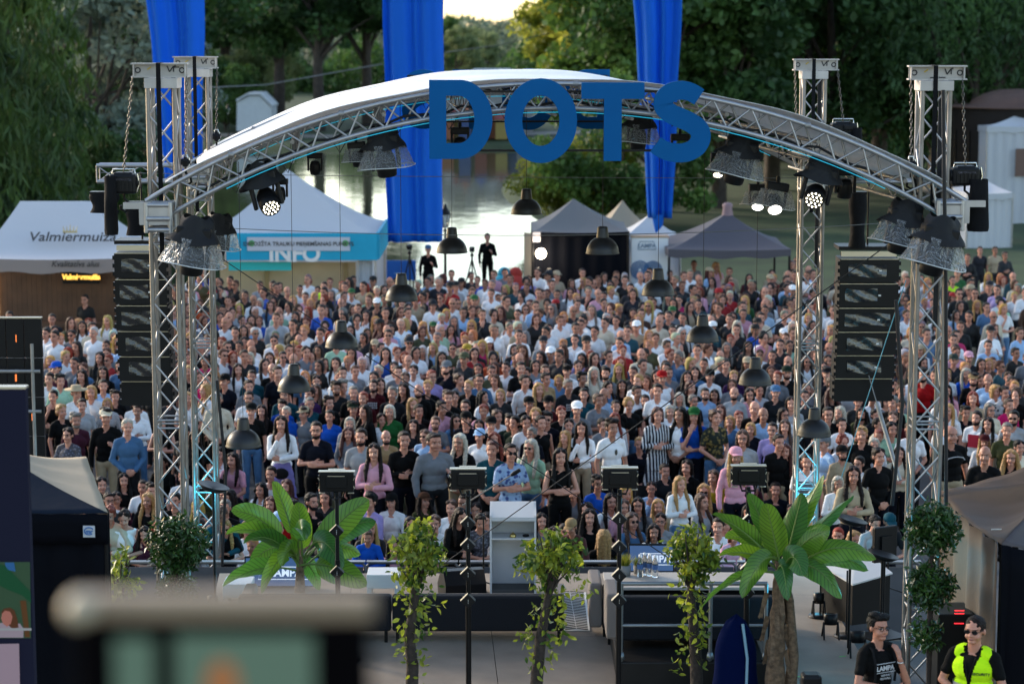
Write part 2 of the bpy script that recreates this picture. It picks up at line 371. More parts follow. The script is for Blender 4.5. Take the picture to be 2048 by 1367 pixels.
# the far wood: one mass
def far_wood():
    n = 70000; g = np.random.default_rng(9)
    cl = []
    for k in range(230):
        X = g.uniform(-90, 60); Y = g.uniform(250, 330); cl.append((X, Y, 0, g.uniform(3.2, 5.5), g.uniform(4.5, 7.5)))
    cl = np.array(cl); k = g.integers(0, len(cl), n); q = g.normal(size=(n, 3)); q /= np.linalg.norm(q, axis=1)[:, None]
    c = cl[k]; h = c[:, 4]; p = np.stack([c[:, 0]+q[:, 0]*c[:, 3], c[:, 1]+q[:, 1]*c[:, 3], h*.6+q[:, 2]*h*.42+3], 1)
    me = leaves_mesh('far_wood', p, 1.15); return me
o = newobj('far_wood', far_wood(), [leafmat('far_wood_haze_leaves', (.13, .165, .10), (.25, .30, .18), scale=.08)])  # distance haze is put into these paler leaf colours
tag(o, 'distant wood with haze painted into its pale leaves beyond the lake', 'wood', kind='stuff')
def hedge():
    g = np.random.default_rng(3); n = 50000
    x = g.uniform(-75, 70, n); y = 232+g.normal(size=n)*2+3*np.sin(x*.1); z = 2+g.uniform(0, 6.5, n)*(.7+.3*np.sin(x*.7))
    return leaves_mesh('shore_shrubs', np.stack([x, y, z], 1), .6)
o = newobj('shore_shrubs', hedge(), [LEAF['mid']]); tag(o, 'belt of shrubs along the far bank below the wood', 'shrubs', kind='stuff')
def undergrowth():
    g = np.random.default_rng(4); n = 60000
    x = g.uniform(6, 75, n); y = 158+g.normal(size=n)*3+4*np.sin(x*.2); z = g.uniform(0, 9, n)*(.7+.3*np.sin(x*.5))
    return leaves_mesh('park_undergrowth', np.stack([x, y, z], 1), .55)
o = newobj('park_undergrowth', undergrowth(), [LEAF['dark']]); tag(o, 'dark undergrowth closing the park behind the right trees', 'undergrowth', kind='stuff')
def undergrowth2():
    g = np.random.default_rng(14); n = 60000
    x = g.uniform(-80, -14, n); y = 186+g.normal(size=n)*3+4*np.sin(x*.2); z = .8+g.uniform(0, 15, n)*(.7+.3*np.sin(x*.5))
    k = (x < -27) | (z > 7); x, y, z = x[k], y[k], z[k]
    return leaves_mesh('bank_undergrowth', np.stack([x, y+8, z], 1), .6)
o = newobj('bank_undergrowth', undergrowth2(), [LEAF['dark']]); tag(o, 'dark leafy backdrop on the far left bank', 'undergrowth', kind='stuff')

# ------------------------------------------------------------------ banners, far things
def cloth_mat(name, col, trans=.3, rough=.7):
    m = bpy.data.materials.new(name); m.use_nodes = True; t = m.node_tree; b = t.nodes['Principled BSDF']; out = t.nodes['Material Output']
    b.inputs['Base Color'].default_value = (*col, 1); b.inputs['Roughness'].default_value = rough
    if max(col) < .05: b.inputs['Specular IOR Level'].default_value = .04
    n = t.nodes.new('ShaderNodeTexNoise'); n.inputs['Scale'].default_value = 6; n.inputs['Detail'].default_value = 3
    tc = t.nodes.new('ShaderNodeTexCoord'); t.links.new(tc.outputs['Object'], n.inputs['Vector'])
    bp = t.nodes.new('ShaderNodeBump'); bp.inputs['Strength'].default_value = .25; bp.inputs['Distance'].default_value = .03
    t.links.new(n.outputs['Fac'], bp.inputs['Height']); t.links.new(bp.outputs[0], b.inputs['Normal'])
    tr = t.nodes.new('ShaderNodeBsdfTranslucent'); tr.inputs[0].default_value = (*col, 1)
    mx = t.nodes.new('ShaderNodeMixShader'); mx.inputs[0].default_value = trans
    t.links.new(b.outputs[0], mx.inputs[1]); t.links.new(tr.outputs[0], mx.inputs[2]); t.links.new(mx.outputs[0], out.inputs[0])
    MATS[name] = m; return m
BANN = cloth_mat('blue_banner_cloth', (.002, .17, .68), .45, .8)
def banner(x0, x1, xb0, xb1, ytop, ybot, Y, label, seed, tail=None):
    a, b, c, d = P(x0, ytop, Y), P(x1, ytop, Y), P(xb0, ybot, Y), P(xb1, ybot, Y); org = (a+b)/2
    g = random.Random(seed); ph = [g.uniform(0, 6) for _ in range(4)]
    def fn(u, v):
        p = (a*(1-u)+b*u)*(1-v)+(c*(1-u)+d*u)*v
        p = p+Vector((0, 1, 0))*(.11*math.sin(u*15+ph[0]+.6*v+1.5*math.sin(u*4+ph[3]))+.05*math.sin(u*34+ph[1]-v+math.sin(u*11))+.06*math.sin(u*7+v*2+ph[2]))
        return p-org+Vector((.02*math.sin(v*14+ph[3]), 0, 0))
    r = empty('blue_banner', org, 0, label, 'banner', 'long blue banners over the crowd')
    mb = MB(True); mb.grid(fn, 90, 30); o = mb.build('cloth', BANN, r); sm = o.modifiers.new('thick', 'SOLIDIFY'); sm.thickness = .01
    k = MB(True); k.tube(a-org+Vector((-.1, 0, .02)), b-org+Vector((.1, 0, .02)), .03); k.build('top_rod', BLKM, r)
    if tail: t_ = MB(True); q = P(tail[0], ybot, Y)-org; e = P(tail[0]-4, tail[1], Y)-org; t_.path([q+Vector((0, 0, .1)), (q+e)/2+Vector((.03, 0, 0)), e], [.18, .13, .02], n=8); t_.build('gathered_tail', BANN, r)
    return r
banner(277, 412, 330, 402, -160, 362, 60, 'blue banner hanging behind the left masts', 1)
banner(763, 889, 774, 883, -160, 484, 62, 'wide blue banner hanging in the middle above the lake', 2)
banner(1258, 1368, 1298, 1344, -120, 436, 62, 'narrowing blue banner hanging behind the right half of the letters', 3, tail=(1316, 465))
# white building side on the far bank, lamp posts, kiosk
def extr_house(name, pts, Y, dep, mat, label, cat, roofmat=None):
    A = [P(x, y, Y) for x, y in pts]; org = Vector((sum(p.x for p in A)/len(A), Y, 0)); r = empty(name, org, 0, label, cat)
    mb = MB(); k = len(A); f = [p-org for p in A]; bk = [p+Vector((0, dep, 0)) for p in f]
    mb.add(f+bk, [tuple(range(k)), tuple(range(2*k-1, k-1, -1))]+[(i, k+i, k+(i+1) % k, (i+1) % k) for i in range(k)]); mb.build('wall', mat, r); return r, org
WALLW = principled('white_sheeting', (.62, .64, .66), .7, var=.05)
r, og = extr_house('white_shelter', [(473, 262), (474, 205), (497, 192), (520, 192), (543, 215), (543, 262)], 172, 4, WALLW, 'white shelter side on the far bank left of the arch', 'shelter')
mb = MB(); p0 = P(473, 204, 172)-og; p1 = P(496, 191, 172)-og; p2 = P(521, 191, 172)-og; p3 = P(545, 215, 172)-og
for a_, b_ in ((p0, p1), (p1, p2), (p2, p3)): mb.add([a_+Vector((0, -.2, .05)), b_+Vector((0, -.2, .05)), b_+Vector((0, 4.2, .05)), a_+Vector((0, 4.2, .05)), a_+Vector((0, -.2, .2)), b_+Vector((0, -.2, .2)), b_+Vector((0, 4.2, .2)), a_+Vector((0, 4.2, .2))], [(0, 3, 2, 1), (4, 5, 6, 7), (0, 1, 5, 4), (2, 3, 7, 6), (1, 2, 6, 5), (3, 0, 4, 7)])
mb.build('roof', WALLW, r)
LAMPG = principled('lamp_glass', (.7, .68, .6), .3, trans=.4)
def street_lamp(x, ytop, ybase, Y, label):
    t_ = P(x, ytop, Y); gz = ground_z(t_.x, Y) if Y > 75 else 0; H = t_.z-gz
    r = empty('street_lamp', (t_.x, Y, gz), 0, label, 'street lamp', 'lantern lamps by the lake')
    m = MB(True); m.lathe([(.001, 0), (.13, 0), (.12, .1), (.07, .16), (.05, .5), (.04, H-.9), (.07, H-.85), (.02, H-.78), (.001, H-.78)], n=12); m.build('post', BLKM, r)
    m = MB(); m.lathe([(.001, H-.78), (.09, H-.76), (.17, H-.33), (.001, H-.32)], n=6); m.build('lantern_glass', LAMPG, r)
    m = MB(); m.lathe([(.2, H-.33), (.19, H-.3), (.07, H-.12), (.05, H-.06), (.02, H), (.001, H)], n=6)
    for k in range(6):
        a = math.pi*k/3; m.tube((.09*math.cos(a), .09*math.sin(a), H-.77), (.18*math.cos(a), .18*math.sin(a), H-.32), .012, n=5)
    m.build('lantern_cap', BLKM, r)
street_lamp(890, 408, 570, 71, 'black lantern lamp between the middle banner and the cameramen')
street_lamp(456, 208, 285, 171, 'small lantern lamp beside the white shelter on the far bank')
# kiosk with round brown roof at the right edge
og = P(2030, 250, 100); og.z = ground_z(og.x, 100)
r = empty('round_kiosk', og, 0, 'kiosk with a domed brown roof behind the upper white tent', 'kiosk')
ht = P(2030, 214, 100).z-og.z
m = MB(True); m.lathe([(3.0, 0), (3.0, ht)], n=24); m.build('wall', principled('dark_brown_wood', (.015, .011, .009), .7, var=.2), r)
m = MB(True); m.lathe([(.001, ht-.02), (1.9, ht-.02), (2.45, ht), (2.45, ht+.07), (1.6, ht+.09), (1.5, ht+.3), (1.1, ht+.6), (.6, ht+.78), (.001, ht+.82)], n=28, M=Matrix.Diagonal((1.3, 1.3, 1))); m.build('roof', principled('brown_roof', (.10, .052, .036), .6, var=.15), r)
m = MB()
for k in range(7):
    a = -math.pi*.9+k*.32; m.box((3.02*math.cos(a), 3.02*math.sin(a), ht*.55), (.06, .06, ht*.5), Matrix.Rotation(a, 3, 'Z'))
m.build('window_posts', BLKM, r)
# colourful far shore: boats and stalls mirrored in the water
far_cols = [((.38, .14, .07), 'orange'), ((.45, .33, .10), 'yellow'), ((.08, .12, .28), 'blue'), ((.42, .39, .34), 'cream'), ((.28, .07, .06), 'red')]
for i, x in enumerate([896, 912, 930, 946, 962, 985, 1003, 1022]):
    (c, nm) = far_cols[i % 5]; p = P(x, 300, 169); gz = ground_z(p.x, 169)+.1
    r = empty('shore_stall', (p.x, 169+(i % 2), gz), 0, '%s stall on the far shore seen %s' % (nm, ['through the first letter', 'below the bowl of the first letter', 'between the first two letters', 'right of the gap under the first letter', 'under the left of the round letter', 'left in the round letter', 'under the round letter', 'right under the round letter'][i]), 'stall', 'coloured stalls on the far shore')
    m = MB(); hh = 1.5+.3*(i % 3); m.box((0, 0, hh/2), (.9, 1.2, hh)); m.build('stall_body', principled(nm+'_sheeting', c, .7), r)
    m = MB(); m.add([(-.6, -.8, hh), (.6, -.8, hh), (.6, .8, hh), (-.6, .8, hh), (0, 0, hh+.7)], [(0, 3, 2, 1), (0, 1, 4), (1, 2, 4), (2, 3, 4), (3, 0, 4)]); m.build('stall_roof', principled(far_cols[(i+3) % 5][1]+'_sheeting', far_cols[(i+3) % 5][0], .7), r)
og = P(960, 262, 178); og.z = ground_z(og.x, 178)
r = empty('lakeside_house', og, 0, 'long grey house with a white roof on the far shore behind the arch top', 'house')
hz = P(960, 150, 178).z-og.z
m = MB(); m.box((0, 0, hz/2), (8.5, 5, hz)); m.build('wall', principled('grey_render', (.32, .31, .29), .8, var=.1), r)
m = MB(); m.box((0, 0, hz+.1), (9.2, 5.6, .2)); m.box((1, 0, hz+.35), (3, 2, .3)); m.build('roof', principled('white_roof', (.6, .62, .64), .6), r)
for k in range(5):
    for j in range(2):
        m = MB(); m.box((-3.2+1.6*k, -2.54, 1.6+2.4*j), (.8, .1, 1.1)); m.build('window', principled('dark_glass', (.03, .035, .04), .1), r)
# ------------------------------------------------------------------ tents behind the crowd
TENTW = cloth_mat('white_tent_cloth', (.62, .63, .66), .25); TENTG = cloth_mat('grey_tent_cloth', (.20, .19, .185), .2)
TENTB = cloth_mat('beige_tent_cloth', (.36, .30, .22), .25); TENTP = cloth_mat('dark_mauve_tent_cloth', (.085, .078, .095), .15)
TENTK = cloth_mat('black_tent_cloth', (.004, .0045, .007), .03); BEIGEW = principled('beige_panel', (.62, .43, .24), .7, var=.05)
WOOD = principled('warm_wood', (.12, .055, .026), .6, var=.3, vscale=2)
def canopy_fn(hw, hd, ze, zp, ridge=0., sag=.12):
    # four swept roof faces from the eaves rectangle up to a peak (or short ridge)
    def face(i):
        cs = [(-hw, -hd), (hw, -hd), (hw, hd), (-hw, hd)]; a, b = cs[i], cs[(i+1) % 4]
        rs = [(-ridge, 0), (ridge, 0), (ridge, 0), (-ridge, 0)]; ra, rb = rs[i], rs[(i+1) % 4]
        def fn(u, v):
            ex, ey = a[0]*(1-u)+b[0]*u, a[1]*(1-u)+b[1]*u; tx, ty = ra[0]*(1-u)+rb[0]*u, ra[1]*(1-u)+rb[1]*u
            z = ze+(zp-ze)*(v**1.35)-sag*math.sin(math.pi*u)*math.sin(math.pi*min(1, v*1.1))*(1-v)-.04*math.sin(math.pi*u)*(1-v)
            return Vector((ex*(1-v)+tx*v, ey*(1-v)+ty*v, z))
        return fn
    return [face(i) for i in range(4)]
def pop_tent(name, xl, xr, ye, xp, yp, Y, depth, mat, label, vmat=None, val=.25, ridge=0., walls=None, wmat=None, name_c='tent', legs=True):
    a, b = P(xl, ye, Y), P(xr, ye, Y); hw = (b.x-a.x)/2; cx = (a.x+b.x)/2; ze = a.z; pk = P(xp, yp, Y+depth/2)
    r = empty(name, (cx, Y+depth/2, 0), 0, label, name_c); dx = pk.x-cx
    m = MB(True)
    for fn in canopy_fn(hw, depth/2, ze, pk.z, ridge): m.grid(lambda u, v, f=fn: f(u, v)+Vector((dx*v, 0, 0)), 10, 10)
    m.build('roof', mat, r)
    m = MB(True); cs = [(-hw, -depth/2), (hw, -depth/2), (hw, depth/2), (-hw, depth/2)]
    for i in range(4):
        p, q = cs[i], cs[(i+1) % 4]
        m.grid(lambda u, v, p=p, q=q: Vector((p[0]*(1-u)+q[0]*u, p[1]*(1-u)+q[1]*u, ze-.04*math.sin(math.pi*u)*1-v*val-.03*v*math.sin(u*18))), 16, 2)
    m.build('valance', vmat or mat, r)
    if legs:
        for p in cs:
            k = MB(True); k.tube((p[0]*.98, p[1]*.98, 0), (p[0]*.98, p[1]*.98, ze), .035); k.build('leg', BLKM if mat in (TENTK, TENTP, TENTG) else ALU, r)
    if walls:
        for wsp in walls:
            p, q = cs[wsp], cs[(wsp+1) % 4]; k = MB(True)
            dn = Vector((q[1]-p[1], p[0]-q[0], 0)).normalized()
            k.grid(lambda u, v, p=p, q=q: Vector((p[0]*(1-u)+q[0]*u, p[1]*(1-u)+q[1]*u, .02+v*(ze-.06)))+dn*(-.06+.03*math.sin(u*40)*(.5+.5*v)), 60, 6)
            k.build('side_wall', wmat or mat, r)
    return r, ze, hw
# beer tent on the left
r, ze, hw = pop_tent('beer_tent', -60, 262, 516, 115, 402, 54, 4.2, TENTW, 'white beer tent with dark script lettering at the left edge', val=.33, ridge=.95, vmat=cloth_mat('greige_tent_cloth', (.30, .25, .23), .2))
SCR = principled('script_print', (.05, .045, .04), .7); GOLD = principled('gold_print', (.45, .36, .18), .5)
sl_ = math.atan2(P(115, 402, 56).z-ze, 2.1)
text_obj('Valmiermuiža', .40, SCR, r, P(145, 474, 54.62)-r.location, (rad(48), 0, 0), bold=.006, shear=.1)
text_obj('Kvalitatīvs alus', .2, SCR, r, P(150, 528, 53.97)-r.location, (rad(88), 0, 0), bold=.002, shear=.3)
m = MB()
og = P(140, 462, 54.75)-r.location
for k in range(5): m.tube(og+Vector(((k-2)*.075, 0, 0)), og+Vector(((k-2)*.09, .06, .12+.04*(k == 2))), .018, .006)
m.box(og+Vector((0, 0, -.02)), (.36, .02, .05)); m.build('crown_emblem', GOLD, r)
# beer bar beneath it
bx = P(60, 600, 56.5)
br = empty('beer_bar', (bx.x, 56.9, 0), 0, 'wooden beer bar with a glowing sign under the white beer tent', 'bar')
m = MB()
for k in range(36): m.box((-2.3+k*.13, 0, 1.35), (.125, .06, 2.6))
m.build('plank_wall', WOOD, br)
m = MB(); m.box((.3, -1.1, 1.05), (5, .5, .08)); m.box((.3, -1.0, .5), (4.9, .3, 1.0)); m.build('counter', WOOD, br)
sg = P(162, 554, 56.6)-br.location
m = MB(); m.box(sg+Vector((0, .04, 0)), (.95, .06, .34)); m.build('sign_board', BLK, br)
text_obj('Valmiermuiža', .18, principled('glowing_letters', (.9, .5, .1), .5, emis=(1, .5, .08), es=.8), br, sg+Vector((0, -.01, 0)), (rad(90), 0, 0), bold=.008, shear=.1)
m = MB(); m.box((-.9, -.1, 1.3), (.04, .04, 1.9)); m.build('light_tube', principled('warm_tube', (.9, .7, .4), .4, emis=(1, .75, .4), es=.7), br)
m = MB(); m.box((-1.7, -.08, 1.7), (1.3, .06, 1.5)); m.build('shelf_back', principled('dark_shelf', (.02, .015, .012), .6), br)
m = MB(True)
for k in range(14):
    for z_ in (1.25, 1.75): m.lathe([(.001, 0), (.035, 0), (.035, .16), (.014, .2), (.014, .27), (.001, .27)], (-2.25+k*.085, -.16, z_), n=8)
m.build('bottles', principled('amber_glass', (.35, .2, .05), .2), br)
# info tent
r, ze, hw = pop_tent('info_tent', 405, 754, 470, 575, 338, 61, 4.6, TENTW, 'white info tent with a turquoise fascia left of the lake', val=.05, walls=[2])
TURQ = principled('turquoise_sheeting', (.0, .33, .52), .6, var=.05)
f0, f1 = P(452, 466, 60.9)-r.location, P(755, 520, 60.9)-r.location; fz = (f0.z+f1.z)/2
m = MB(); m.box(((f0.x+f1.x)/2, f0.y, fz), (f1.x-f0.x, .08, f0.z-f1.z)); m.box((f1.x, 0, fz), (.08, 4.5, f0.z-f1.z)); m.build('fascia', TURQ, r)
p = P(596, 509, 60.8)-r.location; text_obj('INFO', .62, WHITEP, r, (p.x-.1, f0.y-.055, p.z), (rad(90), 0, 0), bold=.02)
p = P(597, 488, 60.8)-r.location; m = MB(); m.box((p.x, f0.y-.075, p.z), (2.85, .012, .38)); m.build('notice_strip', principled('grey_white_banner', (.5, .52, .58), .6), r)
text_obj('DEPOZĪTA TRAUKU PIEŅEMŠANAS PUNKTS', .155, SCR, r, (p.x, f0.y-.09, p.z), (rad(90), 0, 0), bold=.003)
GRN = principled('green_disc', (.08, .3, .1), .6)
for sx in (-1, 1):
    m = MB(True); m.sphere((p.x+sx*1.3, f0.y-.085, p.z+.02), (.09, .006, .09)); m.build('round_emblem', GRN, r)
p0, p1 = P(440, 524, 61.9)-r.location, P(713, 640, 61.9)-r.location
m = MB(); m.box(((p0.x+p1.x)/2, p0.y, p0.z/2), (p1.x-p0.x, .06, p0.z)); m.build('booth_wall', BEIGEW, r)
for xx in (534, 692): m = MB(); q = P(xx, 560, 61.8)-r.location; m.box((q.x, q.y, p0.z/2), (.12, .06, p0.z)); m.build('booth_post', principled('ochre_post', (.40, .25, .10), .6), r)
q = P(520, 532, 61.2)-r.location; m = MB(); m.box((q.x, q.y, q.z), (1.75, .05, .24)); m.build('small_sign', principled('bright_turquoise', (.02, .5, .5), .5), r)
m = MB(True); q = P(735, 540, 61.3)-r.location
m.grid(lambda u, v: Vector((q.x-.3+u*.5+.05*math.sin(u*25), q.y+.05*math.cos(u*31), v*2.5)), 24, 4); m.build('side_curtain', TENTW, r)
# grey tent in the middle with a lamp
r, ze, hw = pop_tent('grey_tent', 1064, 1259, 463, 1147, 397, 63, 3.2, TENTG, 'grey peaked tent with a black front wall in the middle', val=.12, walls=[0, 3], wmat=TENTK, vmat=TENTK)
m = MB(); p = P(1052, 520, 64)-r.location; m.add([(p.x-.05, -1.3, 0), (p.x-.05, 1.2, 0), (p.x-.05, 1.2, ze-.05), (p.x-.05, -1.3, ze-.05), (-hw-.02, -1.55, 0), (-hw-.02, -1.55, ze-.05)], [(0, 1, 2, 3), (0, 3, 5, 4)]); m.build('beige_flap', TENTB, r)
q = P(1082, 507, 62.8)-r.location
m = MB(True); m.sphere(q, .15); m.build('lamp', principled('work_lamp_glow', (1, .9, .75), .4, emis=(1, .84, .62), es=14), r)
q = P(1073, 474, 62.8)-r.location; m = MB(); m.box(q, (.22, .02, .28)); m.build('notice', principled('paper', (.6, .55, .55), .7), r)
ll = bpy.data.lights.new('tent_work_light', 'POINT'); lo = bpy.data.objects.new('tent_work_light', ll); C.objects.link(lo); lo.location = r.location+q+Vector((.1, -.25, -.5)); ll.energy = 25; ll.color = (1, .85, .65); ll.shadow_soft_size = .1; lo.parent = None
# tents behind
pop_tent('beige_tent', 1200, 1300, 458, 1245, 400, 70, 3, TENTB, 'beige tent roof peeping out behind the grey and white tents', walls=[0])
pop_tent('white_tent', 1238, 1362, 478, 1300, 428, 67.5, 2.4, TENTW, 'small white tent behind the tall white panel', walls=[0, 1])
r, ze, hw = pop_tent('dark_tent', 1336, 1582, 498, 1455, 424, 62, 3.6, TENTP, 'dark mauve canopy tent with a knotted peak right of the white panel', val=.22)
m = MB(True); p = P(1455, 424, 63.8)-r.location; m.lathe([(.17, -.1), (.13, .1), (.15, .22), (.09, .27), (.001, .28)], p, n=12); m.build('peak_cap', principled('mauve_cap', (.25, .16, .17), .7), r)
# white panel with the LAMPA mark
a, b = P(1262, 474, 63.5), P(1335, 474, 63.5); og = Vector(((a.x+b.x)/2, 63.5, 0)); r = empty('exhibition_board', og, 0, 'tall white panel with a lamp mark and blue balls between the tents', 'panel')
m = MB(); m.box((0, 0, a.z/2), (b.x-a.x, .5, a.z)); m.build('board', principled('matt_white_board', (.74, .75, .76), .7), r)
m = MB(); m.box((0, 0, a.z+.03), (b.x-a.x+.04, .54, .05)); m.build('wooden_edge', principled('pale_wood', (.42, .28, .18), .6), r)
q = P(1294, 492, 63.2)-og; LB = principled('grey_blue_print', (.12, .2, .28), .6)
text_obj('LAMPA', .17, LB, r, (q.x, -.26, q.z), (rad(90), 0, 0), bold=.004)
m = MB(True)
bl = [(q.x-.26, -.262, q.z-.1), (q.x-.2, -.262, q.z+.13), (q.x+.2, -.262, q.z+.13), (q.x+.26, -.262, q.z-.1)]
m.path(bl+bl[:1], .012, n=6); m.build('mark_outline', LB, r)
for i, (xx, rr) in enumerate([(1280, .27), (1306, .26)]):
    q = P(xx, 540, 63.2)-og; m = MB(True)
    for k in range(7):
        a_ = k*.45; m.path([(q.x+rr*(1-k*.13)*math.cos(t*.35), -.262, q.z+rr*(1-k*.13)*math.sin(t*.35)) for t in range(18)], .012, n=5, closed=True)
    m.build('yarn_ball_print', principled('blue_print', (.03, .13, .32), .6), r)
# right upper tents
r, ze, hw = pop_tent('tall_white_tent', 1974, 2095, 252, 2060, 216, 96, 3.5, TENTW, 'tall white tent at the right edge beside the kiosk', walls=[0, 3, 1])
q = P(2042, 325, 95.9)-r.location; m = MB(); m.box((q.x, -1.85, q.z), (.5, .04, 1.2)); m.build('brown_opening', principled('brown_opening', (.15, .09, .07), .8), r)
pop_tent('side_tent', 1935, 2027, 385, 1975, 362, 86, 3, TENTW, 'white side tent lower down right of the black hoist bag', walls=[0, 3])
# blue info board by the lake, beanbags
q0, q1 = P(767, 527, 68), P(832, 571, 68); og = Vector(((q0.x+q1.x)/2, 68, 0)); r = empty('blue_board', og, 0, 'blue information board standing at the shore under the middle banner', 'board')
m = MB(); m.box((0, 0, (q0.z+.5)/2+.2), (q1.x-q0.x, .06, q0.z-.7)); m.build('panel', principled('board_blue', (.01, .12, .45), .5), r)
m = MB(); 
for s_ in (-1, 1): m.box((s_*.42, .04, q0.z/2), (.05, .05, q0.z-.05))
m.build('posts', BLKM, r)
for k, (dz, wd) in enumerate([(.3, .35), (.42, .2), (.75, .5), (.83, .5), (.91, .45)]):
    m = MB(); m.box((0, -.035, q0.z-dz), (wd, .01, .03)); m.build('print_line', principled('pale_print', (.3, .45, .6), .6), r)
for xx, yy, cl, lb in [(1005, 552, (.02, .35, .45), 'turquoise beanbag on the shore right of the standing cameraman'), (1028, 548, (.55, .04, .02), 'red orange beanbag on the shore left of the grey tent')]:
    p = P(xx, yy, 69); m = MB(True); m.sphere((0, 0, .42), (.42, .4, .45), 16, 12, Matrix.Rotation(.3, 3, 'Y')); m.sphere((.05, .1, .85), (.22, .2, .25))
    o = m.build('beanbag', principled('beanbag_%d' % xx, cl, .7, bump=.3, bscale=5)); o.location = (p.x, 69, p.z-.45 if p.z > .45 else 0); o.location.z = 0; o.scale = (1, 1, 1); tag(o, lb, 'beanbag')
# ------------------------------------------------------------------ the stage
ZS = 1.2; YN, YF = 24.0, 30.5
def G(x, y, z=ZS): return PZ(x, y, z)
DECK = principled('stage_deck', (.25, .205, .165), .8, spec=.25, var=.18, vscale=1.5, bump=.15, bscale=40)
def deck():
    r = empty('stage_platform', (0, 24, 0), 0, 'low black stage platform with a worn grey floor of large plates', 'stage')
    y0, y1 = 18., 29.15; xl = lambda y: -3.5+SK*(y-23); xr = lambda y: 4.12
    mb = MB()
    # floor plates with thin seams
    ys = [18, 20, 22, 24, 26, 28, 29.15]; us = [i/4.5 for i in (0, 1, 2, 3, 4, 4.5)]
    for j in range(len(ys)-1):
        for i in range(len(us)-1):
            q = []
            for (u, y) in ((us[i], ys[j]), (us[i+1], ys[j]), (us[i+1], ys[j+1]), (us[i], ys[j+1])):
                q.append(Vector((xl(y)*(1-u)+xr(y)*u, y-24, ZS)))
            c = sum(q, Vector())/4; q = [c+(p-c)*.9955 for p in q]
            b_ = [p-Vector((0, 0, .05)) for p in q]
            mb.add(q+b_, [(0, 1, 2, 3), (7, 6, 5, 4), (0, 4, 5, 1), (1, 5, 6, 2), (2, 6, 7, 3), (3, 7, 4, 0)])
    o = mb.build('floor_plates', DECK, r); o['kind'] = 'stuff'; del o['kind']
    m = MB(); q = [(xl(y0)+.02, y0-24+.02), (xr(y0)-.02, y0-24+.02), (xr(y1)-.02, y1-24-.02), (xl(y1)+.02, y1-24-.02)]
    m.add([(a, b, z) for z in (0, ZS-.06) for a, b in q], [(0, 3, 2, 1), (4, 5, 6, 7), (0, 1, 5, 4), (1, 2, 6, 5), (2, 3, 7, 6), (3, 0, 4, 7)]); m.build('skirt', BLKF, r)
    m = MB(); m.box((6.2, -3.7, ZS/2-.02), (4.1, 5.0, ZS-.04)); m.build('side_wing', principled('dark_deck', (.05, .045, .04), .6, var=.2), r)
deck()
def truss(mb_list, lat, pts, nrm, w, rc, rl, seg, bin_=None):
    # pts centre line, nrm per-point normal; four chords and zigzag lattice
    n = len(pts); ch = [[], [], [], []]
    for i in range(n):
        d = (Vector(pts[min(n-1, i+1)])-Vector(pts[max(0, i-1)])).normalized(); u = Vector(nrm[i]); u = (u-d*u.dot(d)).normalized(); v = d.cross(u)
        for k, (a, b) in enumerate(((1, 1), (-1, 1), (-1, -1), (1, -1))): ch[k].append(Vector(pts[i])+u*a*w/2+v*b*w/2)
    for k in range(4): mb_list[k].path(ch[k], rc, n=8)
    st = max(1, seg)
    for f in range(4):
        a, b = ch[f], ch[(f+1) % 4]; k = 0
        for i in range(0, n-st, st):
            p, q = (a[i], b[i+st]) if (k+f) % 2 == 0 else (b[i], a[i+st]); lat.tube(p, q, rl, n=6, caps=False); k += 1
        lat.tube(a[0], b[0], rl, n=6, caps=False); lat.tube(a[-1], b[-1], rl, n=6, caps=False)
ALU_M = principled('brownish_aluminium', (.24, .222, .208), .45, .75, var=.2, vscale=5)
def lerp(a, b, t): return a+(b-a)*t
MARK_Y = principled('yellow_print', (.5, .35, .05), .6); MARK_K = principled('black_print', (.03, .03, .035), .6)
def chain(p, q, name_parent, n=None):
    m = MB(True); p, q = Vector(p), Vector(q); L = (q-p).length; n = int(L/.045); u, v, d = frame(q-p)
    for i in range(n):
        c = p+(q-p)*((i+.5)/n); a, b = (u, v) if i % 2 else (v, u)
        pts = [c+a*.014*math.cos(t)+d*.03*math.sin(t) for t in (2*math.pi*k/8 for k in range(8))]
        m.path(pts, .0055, n=4, closed=True)
    return m.build('chain', principled('chain_steel', (.12, .11, .1), .4, .8), name_parent)
